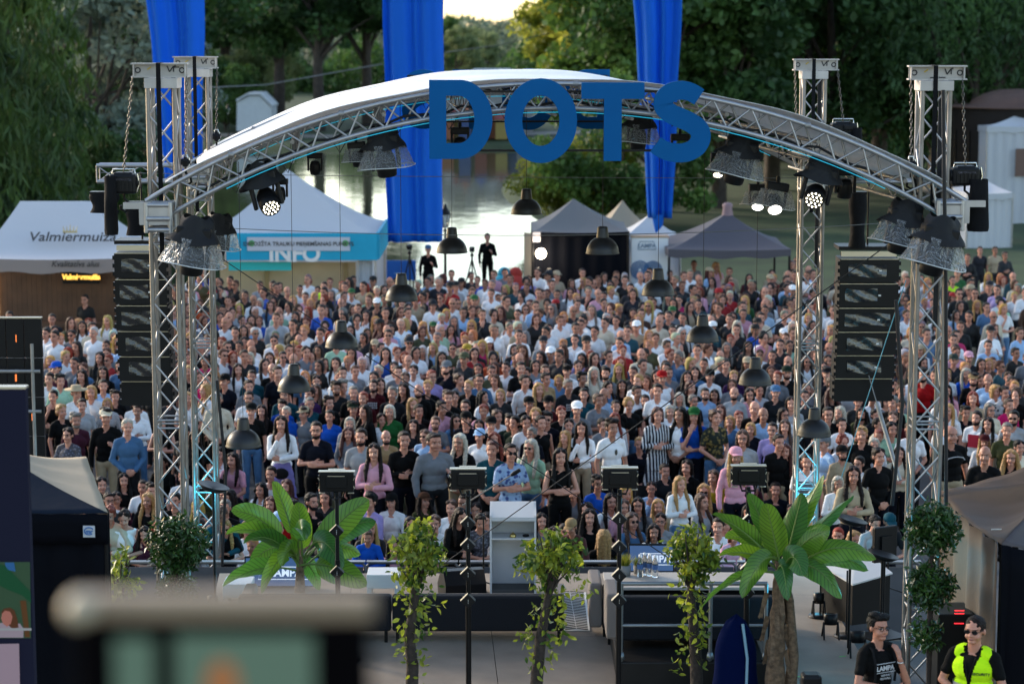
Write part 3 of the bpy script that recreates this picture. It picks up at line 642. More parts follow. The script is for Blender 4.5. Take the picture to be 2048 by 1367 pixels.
def mast(xt, xb, ytop, Y, w, label, beam, cut=0., strap=True):
    T = P(xt, ytop, Y); Bz = 0.; B = P(xb, 1130, Y); B.z = 0; top = T.copy(); 
    r = empty('truss_mast', (T.x, Y, 0), 0, label, 'truss mast', 'masts of the stage roof')
    H = T.z; dx = B.x-T.x; n = int(H/.34)
    pts = [Vector((0 if True else 0, 0, H*i/n)) for i in range(n+1)]
    chs = [MB(True) for _ in range(4)]; lat = MB(True)
    truss(chs, lat, pts, [(1, 0, 0)]*(n+1), w, .026, .012, 1)
    for z in [H*i/n for i in range(0, n+1, 6)]:
        for k in range(4):
            a = [(1, 1), (-1, 1), (-1, -1), (1, -1)]; p, q = a[k], a[(k+1) % 4]
            for dz in (-.045, .045):
                if 0 < z+dz < H: lat.tube((p[0]*w/2, p[1]*w/2, z+dz), (q[0]*w/2, q[1]*w/2, z+dz), .012, n=6, caps=False)
    for c in chs: c.build('chord', ALU_M, r)
    lat.build('lattice', ALU, r)
    # head block and I-beam
    x0, x1, y0, y1 = beam; a, b = P(x0, y0, Y), P(x1, y1, Y); cx = (a.x+b.x)/2-T.x; L = b.x-a.x; zt, zb = a.z, b.z
    m = MB(); m.box((0, 0, zb-.06), (w+.07, w+.07, .11), bev=.004); m.build('head_plate', STEELP, r)
    m = MB()
    for z in (zt-.008, zb+.008): m.box((cx, 0, z), (L, .14, .016))
    m.box((cx, 0, (zt+zb)/2), (L-.02, .012, zt-zb-.03))
    for s in (-1, 1): m.box((cx+s*L*.45, 0, (zt+zb)/2), (.012, .12, zt-zb-.034))
    bm_ = m.build('top_beam', STEELP, r)
    m = MB(True)
    for s in (-1, 1):
        c = Vector((cx+s*L*.39, -.012, (zt+zb)/2)); m.path([c+Vector((.028*math.cos(t), 0, .028*math.sin(t))) for t in (2*math.pi*k/10 for k in range(10))], .007, n=5, closed=True)
    m.build('ring_bolts', MARK_K, bm_)
    lx = cx+L*.17; zc = (zt+zb)/2+.01; k_ = .05
    m = MB()
    for (p0, p1) in (((-.5, .9), (0, -.7)), ((0, -.7), (.9, .9)), ((.9, .9), (.9, -.7))):
        m.tube((lx+p0[0]*k_, -.016, zc+p0[1]*k_*.8), (lx+p1[0]*k_, -.016, zc+p1[1]*k_*.8), .006, n=4)
    m.build('mark', MARK_K, bm_)
    text_obj('4', .035, MARK_K, bm_, (lx+.06, -.012, zc+.035), (rad(90), 0, 0), bold=.001)
    m = MB(); m.box((cx-L*.19, -.012, zc+.01), (.05, .004, .014), Matrix.Rotation(-.6, 3, 'Y')); m.build('yellow_mark', MARK_Y, bm_)
    if strap:
        m = MB(); m.box((-.02, -w/2-.045, (zt+6.0)/2), (.05, .004, zt-6.0)); m.box((-.02, -.02-w/4, zt+.004), (.05, w/2+.05, .004)); m.build('strap', BLKF, r)
        m = MB(); m.box((.1, w/2-.05, (zt-.1+5.2)/2), (.05, .02, zt-5.3)); m.build('cable_run', WIRE, r)
    return r, T, w
m1, T1, _ = mast(326, 341, 166, 24.4, .29, 'front left truss mast with a white cross beam and black strap', (263, 377, 126, 155))
text_obj('Milos', .035, MARK_K, m1, (.11, -.012, P(0, 134, 24.4).z), (rad(90), 0, 0), bold=.0005, align='LEFT')
m2, T2, _ = mast(1868, 1846, 171, 24.42, .30, 'front right truss mast beside the black hoist bag', (1816, 1932, 131, 160))
text_obj('make it better', .03, MARK_K, m2, (.04, -.012, P(0, 156, 24.4).z+.005), (rad(90), 0, 0), bold=.0005)
m3, T3, _ = mast(396, 408, 144, 30.7, .29, 'rear left truss mast seen in front of the left blue banner', (346, 436, 113, 137))
m4, T4, _ = mast(1627, 1620, 148, 30.6, .29, 'rear right truss mast with cyan light on its edge', (1586, 1677, 118, 141))
# chains and hoists
def hoist(xc, yt, Y, xm, ym, size, label, bag=None, hook=None, txt=None):
    a = P(xc, yt, Y); c = P(xm, ym, Y); r = empty('chain_hoist', c, 0, label, 'chain hoist', 'chain hoists of the stage roof')
    chain(a-c, Vector((0, 0, size[2]/2+.02)), r)
    m = MB(); sx, sy, sz = size; m.box((0, 0, 0), (sx, sy, sz), bev=.03); m.box((0, 0, sz*.46), (sx*.7, sy*.8, sz*.25), bev=.02)
    for k in range(6): m.box((-sx*.35+k*sx*.14, -sy/2-.005, -sz*.1), (.012, .02, sz*.5))
    m.tube((-sx/2-.02, 0, sz*.05), (sx/2+.03, 0, sz*.05), sz*.33, n=14); b = m.build('motor_housing', BLK, r)
    m = MB(True); m.path([(-sx*.42, 0, sz*.5), (-sx*.4, 0, sz*.72), (sx*.4, 0, sz*.72), (sx*.42, 0, sz*.5)], .009, n=6); m.path([(sx/2+.01, -sy*.3, sz*.5), (sx/2+.03, -sy*.3, 0), (sx/2, -sy*.3, -sz*.4)], .008, n=6); m.build('guard_bar', CHROME, b)
    m = MB(True); h0 = Vector((0, 0, -sz/2)); m.path([h0, h0+Vector((0, 0, -.06)), h0+Vector((.05, 0, -.1)), h0+Vector((.06, 0, -.16)), h0+Vector((.01, 0, -.2)), h0+Vector((-.04, 0, -.17)), h0+Vector((-.04, 0, -.13))], .014, n=7); m.build('hook', BLKM, r)
    if txt: text_obj(txt, .032, principled('grey_print', (.35, .35, .34), .6), b, (0, -sy/2-.012, sz*.22), (rad(90), 0, 0), bold=.0006)
    if bag:
        x0, x1, y0, y1 = bag; p, q = P(x0, y0, Y-.15)-c, P(x1, y1, Y-.15)-c; cx_, wx = (p.x+q.x)/2, q.x-p.x; L = p.z-q.z
        m = MB(True)
        m.grid(lambda u, v: Vector((cx_+wx/2*math.cos(u*2*math.pi)*(.85+.25*v-.1*(v > .95)), p.y+.09*math.sin(u*2*math.pi)*(1+.15*math.sin(v*9+u*6)), p.z-L*v)), 20, 14)
        m.add([(cx_+wx/2*math.cos(t)*1.0, p.y+.09*math.sin(t), q.z) for t in (2*math.pi*k/20 for k in range(20))], [tuple(range(20))]); m.build('chain_bag', BLKF, r)
    return r
hoist(265, 155, 24.3, 248, 367, (.30, .2, .22), 'black chain hoist with a long bag left of the front left mast', bag=(207, 236, 352, 469), txt='GAMEMASTER')
hoist(373, 155, 24.3, 371, 325, (.06, .07, .11), 'small hoist block right of the front left mast')
hoist(1925, 160, 24.3, 1930, 352, (.30, .2, .2), 'black chain hoist with a wide bag right of the front right mast', bag=(1938, 1976, 358, 462), txt='GAMEMASTER')
hoist(1822, 160, 24.3, 1822, 330, (.06, .07, .13), 'small hoist block left of the front right mast')
hoist(1675, 141, 30.5, 1686, 263, (.34, .24, .24), 'black chain hoist hanging right of the rear right mast', bag=(1704, 1724, 255, 310))
hoist(1590, 141, 30.5, 1592, 240, (.05, .06, .1), 'small hoist block left of the rear right mast')
hoist(434, 137, 30.6, 433, 274, (.06, .07, .14), 'small hoist block right of the rear left mast')
# the two curved roof trusses
def arch_pts(Y, x0, x1, ybase, yapex, n=44, mul=1.):
    a, b = P(x0, ybase, Y), P(x1, ybase, Y); t = P((x0+x1)/2, yapex, Y); hw = (b.x-a.x)/2; h = t.z-a.z; Rr = (hw*hw+h*h)/(2*h); am = math.asin(hw/Rr); cx = (a.x+b.x)/2
    pts = []; nr = []
    for i in range(n+1):
        al = -am+2*am*i/n; pts.append(Vector((cx+Rr*math.sin(al), Y, t.z-Rr+Rr*math.cos(al)))); nr.append(Vector((math.sin(al), 0, math.cos(al))))
    return pts, nr
CYAN = principled('cyan_light_strip', (.03, .35, .5), .5, emis=(.02, .5, .75), es=.2)
def arch(Y, x0, x1, ybase, yapex, label, n=44):
    pts, nr = arch_pts(Y, x0, x1, ybase, yapex, n); w = .265
    cen = [p-m_*w/2+Vector((0, w/2, 0)) for p, m_ in zip(pts, nr)]; o_ = cen[n//2]; cen = [c-o_ for c in cen]
    r = empty('curved_truss', o_, 0, label, 'curved truss', 'curved trusses of the stage roof')
    chs = [MB(True) for _ in range(4)]; lat = MB(True); truss(chs, lat, cen, nr, w, .025, .0125, 1)
    for c in chs: c.build('chord', ALU, r)
    lat.build('lattice', ALU, r)
    m = MB(True); m.path([c-m_*(w/2+.045)+Vector((0, -w/2, 0)) for c, m_ in zip(cen, nr)][4:-4], .005, n=5); m.build('light_strip', CYAN, r)
    m = MB(True); g = random.Random(3)
    m.path([c-m_*(w/2-.05)+Vector((.03*math.sin(i*.9), w/2+.03*math.sin(i*1.7), .03*math.sin(i*2.3))) for i, (c, m_) in enumerate(zip(cen, nr))][2:-2], .016, n=6)
    for i in range(4, n-4, 3): m.path([cen[i]-nr[i]*.1+Vector((.0, .1, 0)), cen[i]-nr[i]*(.22+g.random()*.1)+Vector((.05, .08, 0)), cen[i+1]-nr[i]*.12+Vector((0, .1, 0))], .007, n=5)
    m.build('cable_bundle', WIRE, r)
    for i in range(5, n-3, 6):
        for q in (0,): 
            mm = MB(); mm.tube(cen[i]+nr[i]*w/2+Vector((-.03, -w/2, 0)), cen[i]+nr[i]*w/2+Vector((.03, -w/2, 0)), .033, n=8); mm.build('coupler', ALU_D, r)
    return r, pts, nr
a1, PN, NN = arch(YN, 291, 1932, 402, 167, 'front curved truss carrying the big letters')
a2, PF, NF = arch(YF, 372, 1668, 330, 147, 'rear curved truss behind the white roof sheet')
# straight purlins between the arches
r = empty('roof_purlins', PN[22], 0, 'long roof tubes joining the two curved trusses under the sheet', 'roof tubes')
for i in (3, 8, 13, 18, 22, 26, 31, 36, 41):
    m = MB(True); a = PN[i]-NN[i]*.13+Vector((0, .27, 0))-PN[22]; b = PF[i]-NF[i]*.13-PN[22]; m.tube(a, b, .025); m.tube(a-Vector((0, 0, .22)), b-Vector((0, 0, .22)), .02)
    for k in range(12): m.tube(lerp(a, b, k/12)-Vector((0, 0, .22 if k % 2 else 0)), lerp(a, b, (k+1)/12)-Vector((0, 0, 0 if k % 2 else .22)), .008, n=5, caps=False)
    m.build('purlin', ALU_D, r)
# the white roof sheet
SHEET = cloth_mat('white_roof_sheet', (.86, .84, .82), .22, .35)
def shf(u, v):
    s = u*44; i = min(43, int(s)); t = s-i; p = lerp(PN[i], PN[i+1], t)+Vector((0, .02, 0)); q = lerp(PF[i], PF[i+1], t)+Vector((0, .25, 0)); nn = lerp(NN[i], NN[i+1], t)
    sag = -.07*math.sin(math.pi*v)+.022*math.sin(v*19+u*3)+.012*math.sin(u*34+v*7)+.02*math.sin(v*43+math.sin(u*9)*1.5)*(.3+abs(u-.5))
    return lerp(p, q, v)+nn*(.045+sag)-PN[22]
m = MB(True); m.grid(lambda u, v: shf(.03+u*.94, v), 90, 60); r = empty('roof_sheet', PN[22], 0, 'shiny white plastic sheet stretched over the curved stage roof', 'roof sheet')
o = m.build('sheet', SHEET, r); sm = o.modifiers.new('thick', 'SOLIDIFY'); sm.thickness = .006
# corner blocks where the arch meets the masts, side tubes
def corner(x0, x1, y0, y1, Y, label, sgn):
    a, b = P(x0, y0, Y), P(x1, y1, Y); c = (a+b)/2; r = empty('corner_block', c, 0, label, 'truss corner', 'corner blocks of the stage roof'); hx, hz = (b.x-a.x)/2, (a.z-b.z)/2
    m = MB(True)
    for y in (-.16, .16):
        for z in (-hz, -hz*.1, hz): m.tube((-hx, y, z), (hx, y, z), .027 if z != hz*-.1 else .033)
        for x in (-hx, hx): m.tube((x, y, -hz-.03), (x, y, hz+.03), .028)
    for x in (-hx, hx):
        for z in (-hz, hz): m.tube((x, -.16, z), (x, .16, z), .02)
    m.tube((-hx, -.16, -hz*.1), (hx, -.16, hz), .01)
    m.build('tube_frame', ALU, r)
    m = MB(); m.box((sgn*hx*.35, -.02, hz*.2), (.32, .3, hz*1.6)); m.build('sleeve', STEELP, r)
    m = MB(); m.box((sgn*(hx+.1), -.14, hz*.95), (.3, .05, .07)); m.box((sgn*(hx+.02), -.14, hz*.3), (.12, .04, .22)); m.build('bracket', STEELP, r)
corner(297, 346, 408, 457, 24.05, 'corner block joining the front curved truss to the left mast', -1)
corner(1872, 1918, 404, 454, 24.1, 'corner block joining the front curved truss to the right mast', 1)
corner(384, 422, 330, 372, 30.6, 'corner block joining the rear curved truss to the left mast', -1)
corner(1602, 1642, 336, 378, 30.5, 'corner block joining the rear curved truss to the right mast', 1)
def side_truss(x0, x1, y, Y, label, w=.2, h=None):
    a, b = P(x0, y, Y), P(x1, y, Y); r = empty('side_truss', a, 0, label, 'truss'); L = b.x-a.x
    chs = [MB(True) for _ in range(4)]; lat = MB(True); n = max(2, int(L/.22)); truss(chs, lat, [Vector((L*i/n, 0, -.1)) for i in range(n+1)], [(0, 0, 1)]*(n+1), w, .024, .009, 1)
    for c in chs: c.build('chord', ALU, r)
    lat.build('lattice', ALU, r)
side_truss(196, 372, 330, 27.5, 'short horizontal truss sticking out behind the left chain hoist')
side_truss(1640, 1830, 330, 27.5, 'short horizontal truss between the two right masts')
# ------------------------------------------------------------------ the big letters
def arc(cx, cy, rx, ry, a0, a1, n): return [(cx+rx*math.cos(rad(a0+(a1-a0)*i/n)), cy+ry*math.sin(rad(a0+(a1-a0)*i/n))) for i in range(n+1)]
def letter_polys(ch):     # height 1 outline pieces, quads strips
    if ch == 'D':
        o = [(0, 0)]+[(0, 1)]+[(.40, 1)]+arc(.40, .5, .42, .5, 90, -90, 24)[1:]; i_ = [(.22, .2), (.22, .8), (.38, .8)]+arc(.38, .5, .205, .3, 90, -90, 24)[1:]
        return .82, o, i_
    if ch == 'O': return .92, arc(.46, .5, .46, .52, 90, 450, 48)[:-1], arc(.46, .5, .235, .31, 90, 450, 48)[:-1]
    if ch == 'T': return .78, [(.28, 0), (.28, .79), (0, .79), (0, 1), (.78, 1), (.78, .79), (.5, .79), (.5, 0)], None
def fill_poly(outer, inner, th):
    bm = bmesh.new(); e = []
    for loop in [outer]+([inner] if inner else []):
        vs = [bm.verts.new((x, 0, z)) for x, z in loop]; e += [bm.edges.new((vs[i], vs[(i+1) % len(vs)])) for i in range(len(vs))]
    bmesh.ops.triangle_fill(bm, use_beauty=True, use_dissolve=False, edges=e)
    g = bmesh.ops.extrude_face_region(bm, geom=list(bm.faces)); vs = [v for v in g['geom'] if isinstance(v, bmesh.types.BMVert)]
    bmesh.ops.translate(bm, verts=vs, vec=(0, th, 0)); bmesh.ops.recalc_face_normals(bm, faces=bm.faces)
    me = bpy.data.meshes.new('letter'); bm.to_mesh(me); bm.free(); return me
def s_outline():
    # centre line of the S with thickness, height 1
    P_ = [(.60, .80), (.50, .86), (.38, .885), (.25, .86), (.165, .78), (.16, .68), (.24, .60), (.37, .54), (.50, .48), (.60, .40), (.625, .29), (.57, .18), (.45, .115), (.31, .105), (.17, .14), (.06, .21)]
    pts = []
    for i in range(len(P_)-1):
        for k in range(4):
            t = k/4; p0, p1, p2, p3 = P_[max(0, i-1)], P_[i], P_[i+1], P_[min(len(P_)-1, i+2)]
            pts.append(tuple(.5*((2*p1[j])+(-p0[j]+p2[j])*t+(2*p0[j]-5*p1[j]+4*p2[j]-p3[j])*t*t+(-p0[j]+3*p1[j]-3*p2[j]+p3[j])*t**3) for j in (0, 1)))
    pts.append(P_[-1]); L, Rr = [], []
    for i, p in enumerate(pts):
        a = pts[max(0, i-1)]; b = pts[min(len(pts)-1, i+1)]; dx, dy = b[0]-a[0], b[1]-a[1]; l = math.hypot(dx, dy) or 1
        hw = .112+.012*math.sin(math.pi*i/(len(pts)-1)); L.append((p[0]-dy/l*hw, p[1]+dx/l*hw)); Rr.append((p[0]+dy/l*hw, p[1]-dx/l*hw))
    m = MB(); n = len(L); V = [(a, 0, b) for a, b in L]+[(a, 0, b) for a, b in Rr]; V2 = [(x, 1, z) for x, y, z in V]
    F = []
    for i in range(n-1): F += [(i, i+1, n+i+1, n+i)]
    return V, F, n
def letter(ch, x0, x1, y0, y1, Y, parent, org, th=.05, mirror=False):
    a, b = P(x0, y0, Y)-org, P(x1, y1, Y)-org; w_, h_ = b.x-a.x, a.z-b.z
    if ch == 'S':
        V, F, n = s_outline(); xs = [v[0] for v in V]; zs = [v[2] for v in V]; x_, X_, z_, Z_ = min(xs), max(xs), min(zs), max(zs)
        V = [((v[0]-x_)/(X_-x_), 0, (v[2]-z_)/(Z_-z_)) for v in V]
        if mirror: V = [(1-v[0], 0, v[2]) for v in V]
        V = [(v[0]*w_, 0, v[2]*h_) for v in V]; N = len(V); VV = V+[(v[0], th, v[2]) for v in V]
        FF = F+[tuple(i+N for i in reversed(f)) for f in F]
        for i in range(n-1): FF += [(i+1, i, N+i, N+i+1), (n+i, n+i+1, N+n+i+1, N+n+i)]
        FF += [(0, n, N+n, N), (n-1, N+n-1, N+2*n-1, 2*n-1)]
        me = bpy.data.meshes.new('letter'); me.from_pydata(VV, [], FF); me.update()
    else:
        wd, o_, i_ = letter_polys(ch)
        f = lambda L: [((1-x/wd if mirror else x/wd)*w_, z*h_) for x, z in L]
        me = fill_poly(f(o_), f(i_) if i_ else None, th)
    o = newobj('letter_%s' % ch.lower(), me, [SIGNBLUE], parent); o.location = (a.x, a.y, b.z)
    return o
og = P(1137, 240, 23.75); r = empty('letter_sign', og, 0, 'large blue cut out letters DOTS hung on the front of the arch', 'sign')
letter('D', 858, 985, 160, 318, 23.75, r, og); letter('O', 1009, 1154, 160, 323, 23.75, r, og)
letter('T', 1163, 1288, 165, 322, 23.75, r, og); letter('S', 1302, 1421, 162, 325, 23.75, r, og)
m = MB(); 
for yy in (183, 301): q0, q1 = P(880, yy, 23.85)-og, P(1400, yy, 23.85)-og; m.box((q0+q1)/2, (q1.x-q0.x, .03, .025))
m.build('mounting_rail', BLKM, r)
og = P(1010, 200, 30.3); r = empty('letter_sign', og, 0, 'second set of blue letters seen from behind under the far side of the roof', 'sign')
for ch, x0, x1 in (('S', 803, 888), ('T', 905, 995), ('O', 1004, 1110), ('D', 1126, 1219)): letter(ch, x0, x1, 139, 258, 31.1, r, og, mirror=True)
m = MB()
for yy in (152, 243): q0, q1 = P(815, yy, 31.05)-og, P(1215, yy, 31.05)-og; m.box((q0+q1)/2, (q1.x-q0.x, .03, .025))
m.build('mounting_rail', BLKM, r)
# ------------------------------------------------------------------ pendant lamps
SHADE = principled('matt_black_enamel', (.007, .0068, .007), .42, .1, spec=.5); SHIN = principled('shade_inside', (.05, .045, .04), .5)
def pendant():
    r = empty('pendant_lamp', (0, 0, 0)); m = MB(True); rr, h = .19, .19
    pr = [(rr*math.sin(rad(a)), h*math.cos(rad(a))) for a in range(22, 91, 6)]
    m.lathe(pr+[(rr+.008, -.006), (rr+.004, -.012), (rr-.006, -.004)]+[(x-.006, z-.006) for x, z in reversed(pr[:-1])], n=36); m.build('shade', SHADE, r)
    m = MB(True); z0 = pr[0][1]; m.lathe([(pr[0][0]+.004, z0-.02), (.072, z0), (.06, z0+.11), (.055, z0+.125), (.03, z0+.13), (.001, z0+.132)], n=24); m.build('socket_cover', SHADE, r)
    m = MB(True); m.sphere((0, 0, .06), .035); m.build('bulb', principled('unlit_bulb', (.4, .38, .34), .3), r)
    return r
pl = pendant(); km = {pl.name: kids(pl)}; LAMPS = [(1053, 426, 60), (904, 503, 60), (1205, 505, 65), (803, 598, 64), (1316, 588, 64), (683, 692, 64), (1405, 680, 64), (588, 779, 65), (1510, 766, 65), (487, 890, 70), (1628, 868, 67)]
PLB = ['topmost black pendant lamp right of the lake glint', 'pendant lamp hanging before the lantern by the cameramen', 'pendant lamp in front of the black tent wall', 'pendant lamp below the middle banner and blue board', 'pendant lamp in front of the tall white panel', 'pendant lamp under the info tent corner', 'pendant lamp above the crowd below the dark tent', 'second lowest pendant lamp of the left row', 'second lowest pendant lamp of the right row', 'lowest pendant lamp of the left row beside the rear left mast', 'lowest pendant lamp of the right row touching the rear right mast']
for i, (x, y, wd) in enumerate(LAMPS):
    Yl = .38*FPX/wd*.985; o = pl if i == 0 else copy_tree(pl, km); q = P(x, y, Yl); o.location = q; tag(o, PLB[i], 'pendant lamp', 'black dome lamps hung in a V')
    t_ = (q.x-PN[0].x)/(PN[-1].x-PN[0].x); f_ = (Yl-YN)/(YF-YN); k = min(43, max(0, int(t_*44))); zt = lerp(PN[k], PF[k], f_).z-.05
    m = MB(); m.tube((0, 0, .3), (0, 0, zt-q.z), .0035, n=5); m.build('cord', WIRE, o)
# thin cables
def cable(pts, rr, label, mat=WIRE, sag=.0):
    pts = [Vector(p) for p in pts]; o_ = pts[0]
    if len(pts) == 2:
        a, b = pts; pts = [lerp(a, b, i/12)-Vector((0, 0, sag*4*(i/12)*(1-i/12))) for i in range(13)]
    m = MB(True); m.path([p-o_ for p in pts], rr, n=5); o = m.build('cable', mat); o.location = o_; tag(o, label, 'cable')
GC = principled('grey_cable', (.18, .18, .18), .5)
cable([P(200, 345, 27), P(1700, 356, 27.2)], .004, 'thin grey line stretched across the stage above the lamps', GC, .02)
cable([P(430, 455, 27), P(1800, 444, 27.4)], .005, 'thin grey line stretched across the stage at tent roof height', GC, .13)
cable([P(430, 508, 29.8), P(1345, 1120, 27)], .007, 'dark bracing wire running down from the left mast to the table')
cable([P(1850, 436, 24.5), P(820, 1175, 27.5)], .007, 'dark bracing wire running down from the right mast to the sofa')
cable([P(1668, 545, 30.4), P(1718, 684, 29.8), P(1753, 804, 29.4)], .008, 'pale guy wire in front of the right loudspeaker column', GC)
cable([P(1812, 560, 28), P(1771, 684, 28), P(1683, 954, 27.8)], .006, 'turquoise guy wire in front of the right loudspeaker column', principled('turquoise_wire', (.03, .25, .35), .5))
og = P(1753, 804, 29.4); m = MB(True); m.tube((0, 0, 0), P(1800, 960, 28.9)-og, .028); o = m.build('guy_strut', ALU_D); o.location = og; tag(o, 'grey strut at the lower end of the pale guy wire', 'strut')
cable([P(420, 175, 90), P(530, 170, 95), P(765, 128, 100)], .025, 'slack cable in front of the trees left of the middle banner', GC)
cable([P(890, 105, 100), P(1000, 90, 105), P(1150, 55, 110)], .025, 'slack cable in front of the trees right of the middle banner', GC)
for i, (x, y0, y1, Yc) in enumerate([(434, 760, 1130, 29), (1792, 600, 1010, 23.45), (1886, 180, 1010, 23.5), (366, 730, 1000, 29)]):
    a, b = P(x, y0, Yc), P(x+[10, -8, 6, 8][i], y1, Yc); mid = (a+b)/2+Vector((.1*math.sin(i+1), 0, 0))
    cable([a, mid, b], .022, 'thick black cable running down %s' % ['beside the rear left mast', 'left of the front right mast', 'along the right side of the front right mast', 'behind the front left mast'][i])
# ------------------------------------------------------------------ furniture and gear on the stage
WHL = principled('white_laminate', (.60, .60, .60), .45, var=.04); SOFA = principled('dark_blue_grey_upholstery', (.009, .010, .014), .8, bump=.3, bscale=120); SOFAS = principled('lit_greige_upholstery', (.20, .17, .155), .8, bump=.3, bscale=120)  # greige of armrests and seats has the light on them put into it
PALE = principled('pale_wood_floor', (.46, .41, .36), .6, var=.08)
# lectern
c = G(1026, 1189); r = empty('lectern', c, 0, 'white open backed lectern standing centre stage', 'lectern'); W2, H_, D_ = .30, 1.2, .45
m = MB()
for s in (-1, 1): m.add([(s*W2, -D_/2, 0), (s*W2, D_/2, 0), (s*W2, D_/2, H_), (s*W2, -D_/2+.02, H_-.1), (s*(W2-.025), -D_/2, 0), (s*(W2-.025), D_/2, 0), (s*(W2-.025), D_/2, H_), (s*(W2-.025), -D_/2+.02, H_-.1)], [(0, 1, 2, 3), (7, 6, 5, 4), (0, 3, 7, 4), (1, 5, 6, 2), (0, 4, 5, 1), (3, 2, 6, 7)])
m.build('side_panels', WHL, r)['kind'] = 'x'; del bpy.context.scene.objects['side_panels']['kind']
m = MB(); m.box((0, D_/2-.012, H_/2), (W2*2-.05, .02, H_)); m.build('front_panel', WHL, r)
m = MB(); m.add([(-W2+.025, -D_/2, H_-.115), (W2-.025, -D_/2, H_-.115), (W2-.025, D_/2-.03, H_+.005), (-W2+.025, D_/2-.03, H_+.005)], [(0, 1, 2, 3)]); o = m.build('top', WHL, r); o.modifiers.new('t', 'SOLIDIFY').thickness = .022
m = MB(); m.box((0, -.03, H_*.66), (W2*2-.052, D_-.12, .02)); m.build('shelf', WHL, r)
m = MB(); m.box((0, -.03, .06), (W2*2-.052, D_-.1, .12)); m.build('plinth', principled('plinth_grey', (.06, .06, .06), .7), r)  # plinth in one even dark grey
m = MB(); m.box((0, -D_/2+.01, H_-.14), (W2*2-.052, .02, .05)); m.build('top_rail', WHL, r)
m = MB(True); m.lathe([(.001, 0), (.045, 0), (.043, .01), (.04, .03), (.022, .05), (.001, .055)], n=16); m.lathe([(.006, .055), (.006, .07), (.001, .072)], n=8); o = m.build('desk_bell', principled('brass', (.5, .36, .12), .25, .9)); o.location = c+Vector((.0, -.12, H_*.66+.011)); tag(o, 'small brass desk bell on the lectern shelf', 'bell')
m = MB(True); m.sphere((0, 0, .018), (.04, .02, .02), 10, 6); m.sphere((.03, .01, .018), (.02, .02, .018), 8, 6); o = m.build('folded_spectacles_case', BLK); o.location = c+Vector((.16, -.12, H_*.66+.011)); tag(o, 'small black case on the lectern shelf beside the bell', 'case')
# sofas: seen from behind
def sofa(x0, x1, ytop, yb, label, arms=(0, 0), d=.75, Y=None):
    a = G(x0, yb); b = G(x1, yb); Y = Y or a.y; sc_ = Y; L = P(x1, yb, Y).x-P(x0, yb, Y).x; top = P(x0, ytop, Y).z-ZS
    r = empty('lounge_sofa', ((P(x0, yb, Y).x+P(x1, yb, Y).x)/2, Y, ZS), 0, label, 'sofa', 'low dark sofas with their backs to the camera')
    m = MB(); m.box((0, .09, (top+.14)/2), (L, .16, top-.14), bev=.03); m.build('backrest', SOFA, r)
    m = MB(); m.box((0, d/2+.15, .30), (L-.04, d-.12, .22), bev=.04); m.build('seat', SOFAS, r)
    for s, on in zip((-1, 1), arms):
        if on: m = MB(); m.box((s*(L/2-.07), d/2+.07, (top+.14)/2-.02), (.15, d, top-.18), bev=.03); m.build('armrest', SOFAS, r)
    for sx in (-1, 1):
        for y in (.06, d): m = MB(); m.box((sx*(L/2-.06), y, .07), (.04, .04, .14)); m.build('leg', BLKM, r)
    return r
sofa(478, 782, 1192, 1306, 'left low dark sofa partly hidden by the blurred monitor', (1, 0), Y=25.7)
sofa(785, 1128, 1192, 1306, 'middle low dark sofa behind the vine wrapped trunks', (0, 1), Y=25.7)
# white low side tables
def side_table(x, yb, wd, h, label):
    c = G(x, yb); r = empty('side_table', c, 0, label, 'side table', 'white low tables on stage'); m = MB(); m.box((0, 0, h-.09), (wd, .42, .18), bev=.005); m.build('table_top', WHL, r)
    for s in (-1, 1): m = MB(); m.box((s*(wd/2-.03), 0, (h-.185)/2), (.06, .42, h-.185)); m.build('leg', WHL, r)
side_table(768, 1192, .42, .34, 'white low table left of the first vine wrapped trunk')
side_table(478, 1205, .36, .30, 'white low table behind the banana plant')
# raised black platform with rail, second sofa pair, table
p0 = G(1232, 1367); r = empty('riser', (2.02, 24.9, ZS), 0, 'low black riser with rounded corner under the right sofas', 'platform')
m = MB(); m.box((0, 0, .14), (1.68, 1.9, .28), bev=.02); m.build('deck', principled('black_riser', (.014, .013, .013), .5, var=.2), r)
def sofa2(x0, x1, ytop, Y, z, h, label, arm):
    L = P(x1, ytop, Y).x-P(x0, ytop, Y).x; r = empty('lounge_sofa', ((P(x0, ytop, Y).x+P(x1, ytop, Y).x)/2, Y, z), 0, label, 'sofa', 'low dark sofas with their backs to the camera'); top = P(x0, ytop, Y).z-z
    m = MB(); m.box((0, .08, (top+.1)/2), (L, .15, top-.1), bev=.03); m.build('backrest', SOFA, r)
    m = MB(); m.box((0, .42, .26), (L-.04, .5, .22), bev=.04); m.build('seat', SOFAS, r)
    m = MB(); m.box((-L/2-.08, .36, (top+.1)/2+.03), (.15, .72, top-.08), bev=.03); m.build('armrest', SOFAS, r)
    for sx in (-1, 1):
        for y in (.06, .62): m = MB(); m.box((sx*(L/2-.03), y, .05), (.04, .04, .1)); m.build('leg', BLKM, r)
sofa2(1240, 1560, 1194, 24.45, ZS+.28, .5, 'right front dark sofa behind the steel railing', 1)
sofa2(1205, 1560, 1172, 25.95, ZS, .7, 'right rear dark sofa between the white table and the riser', 1)
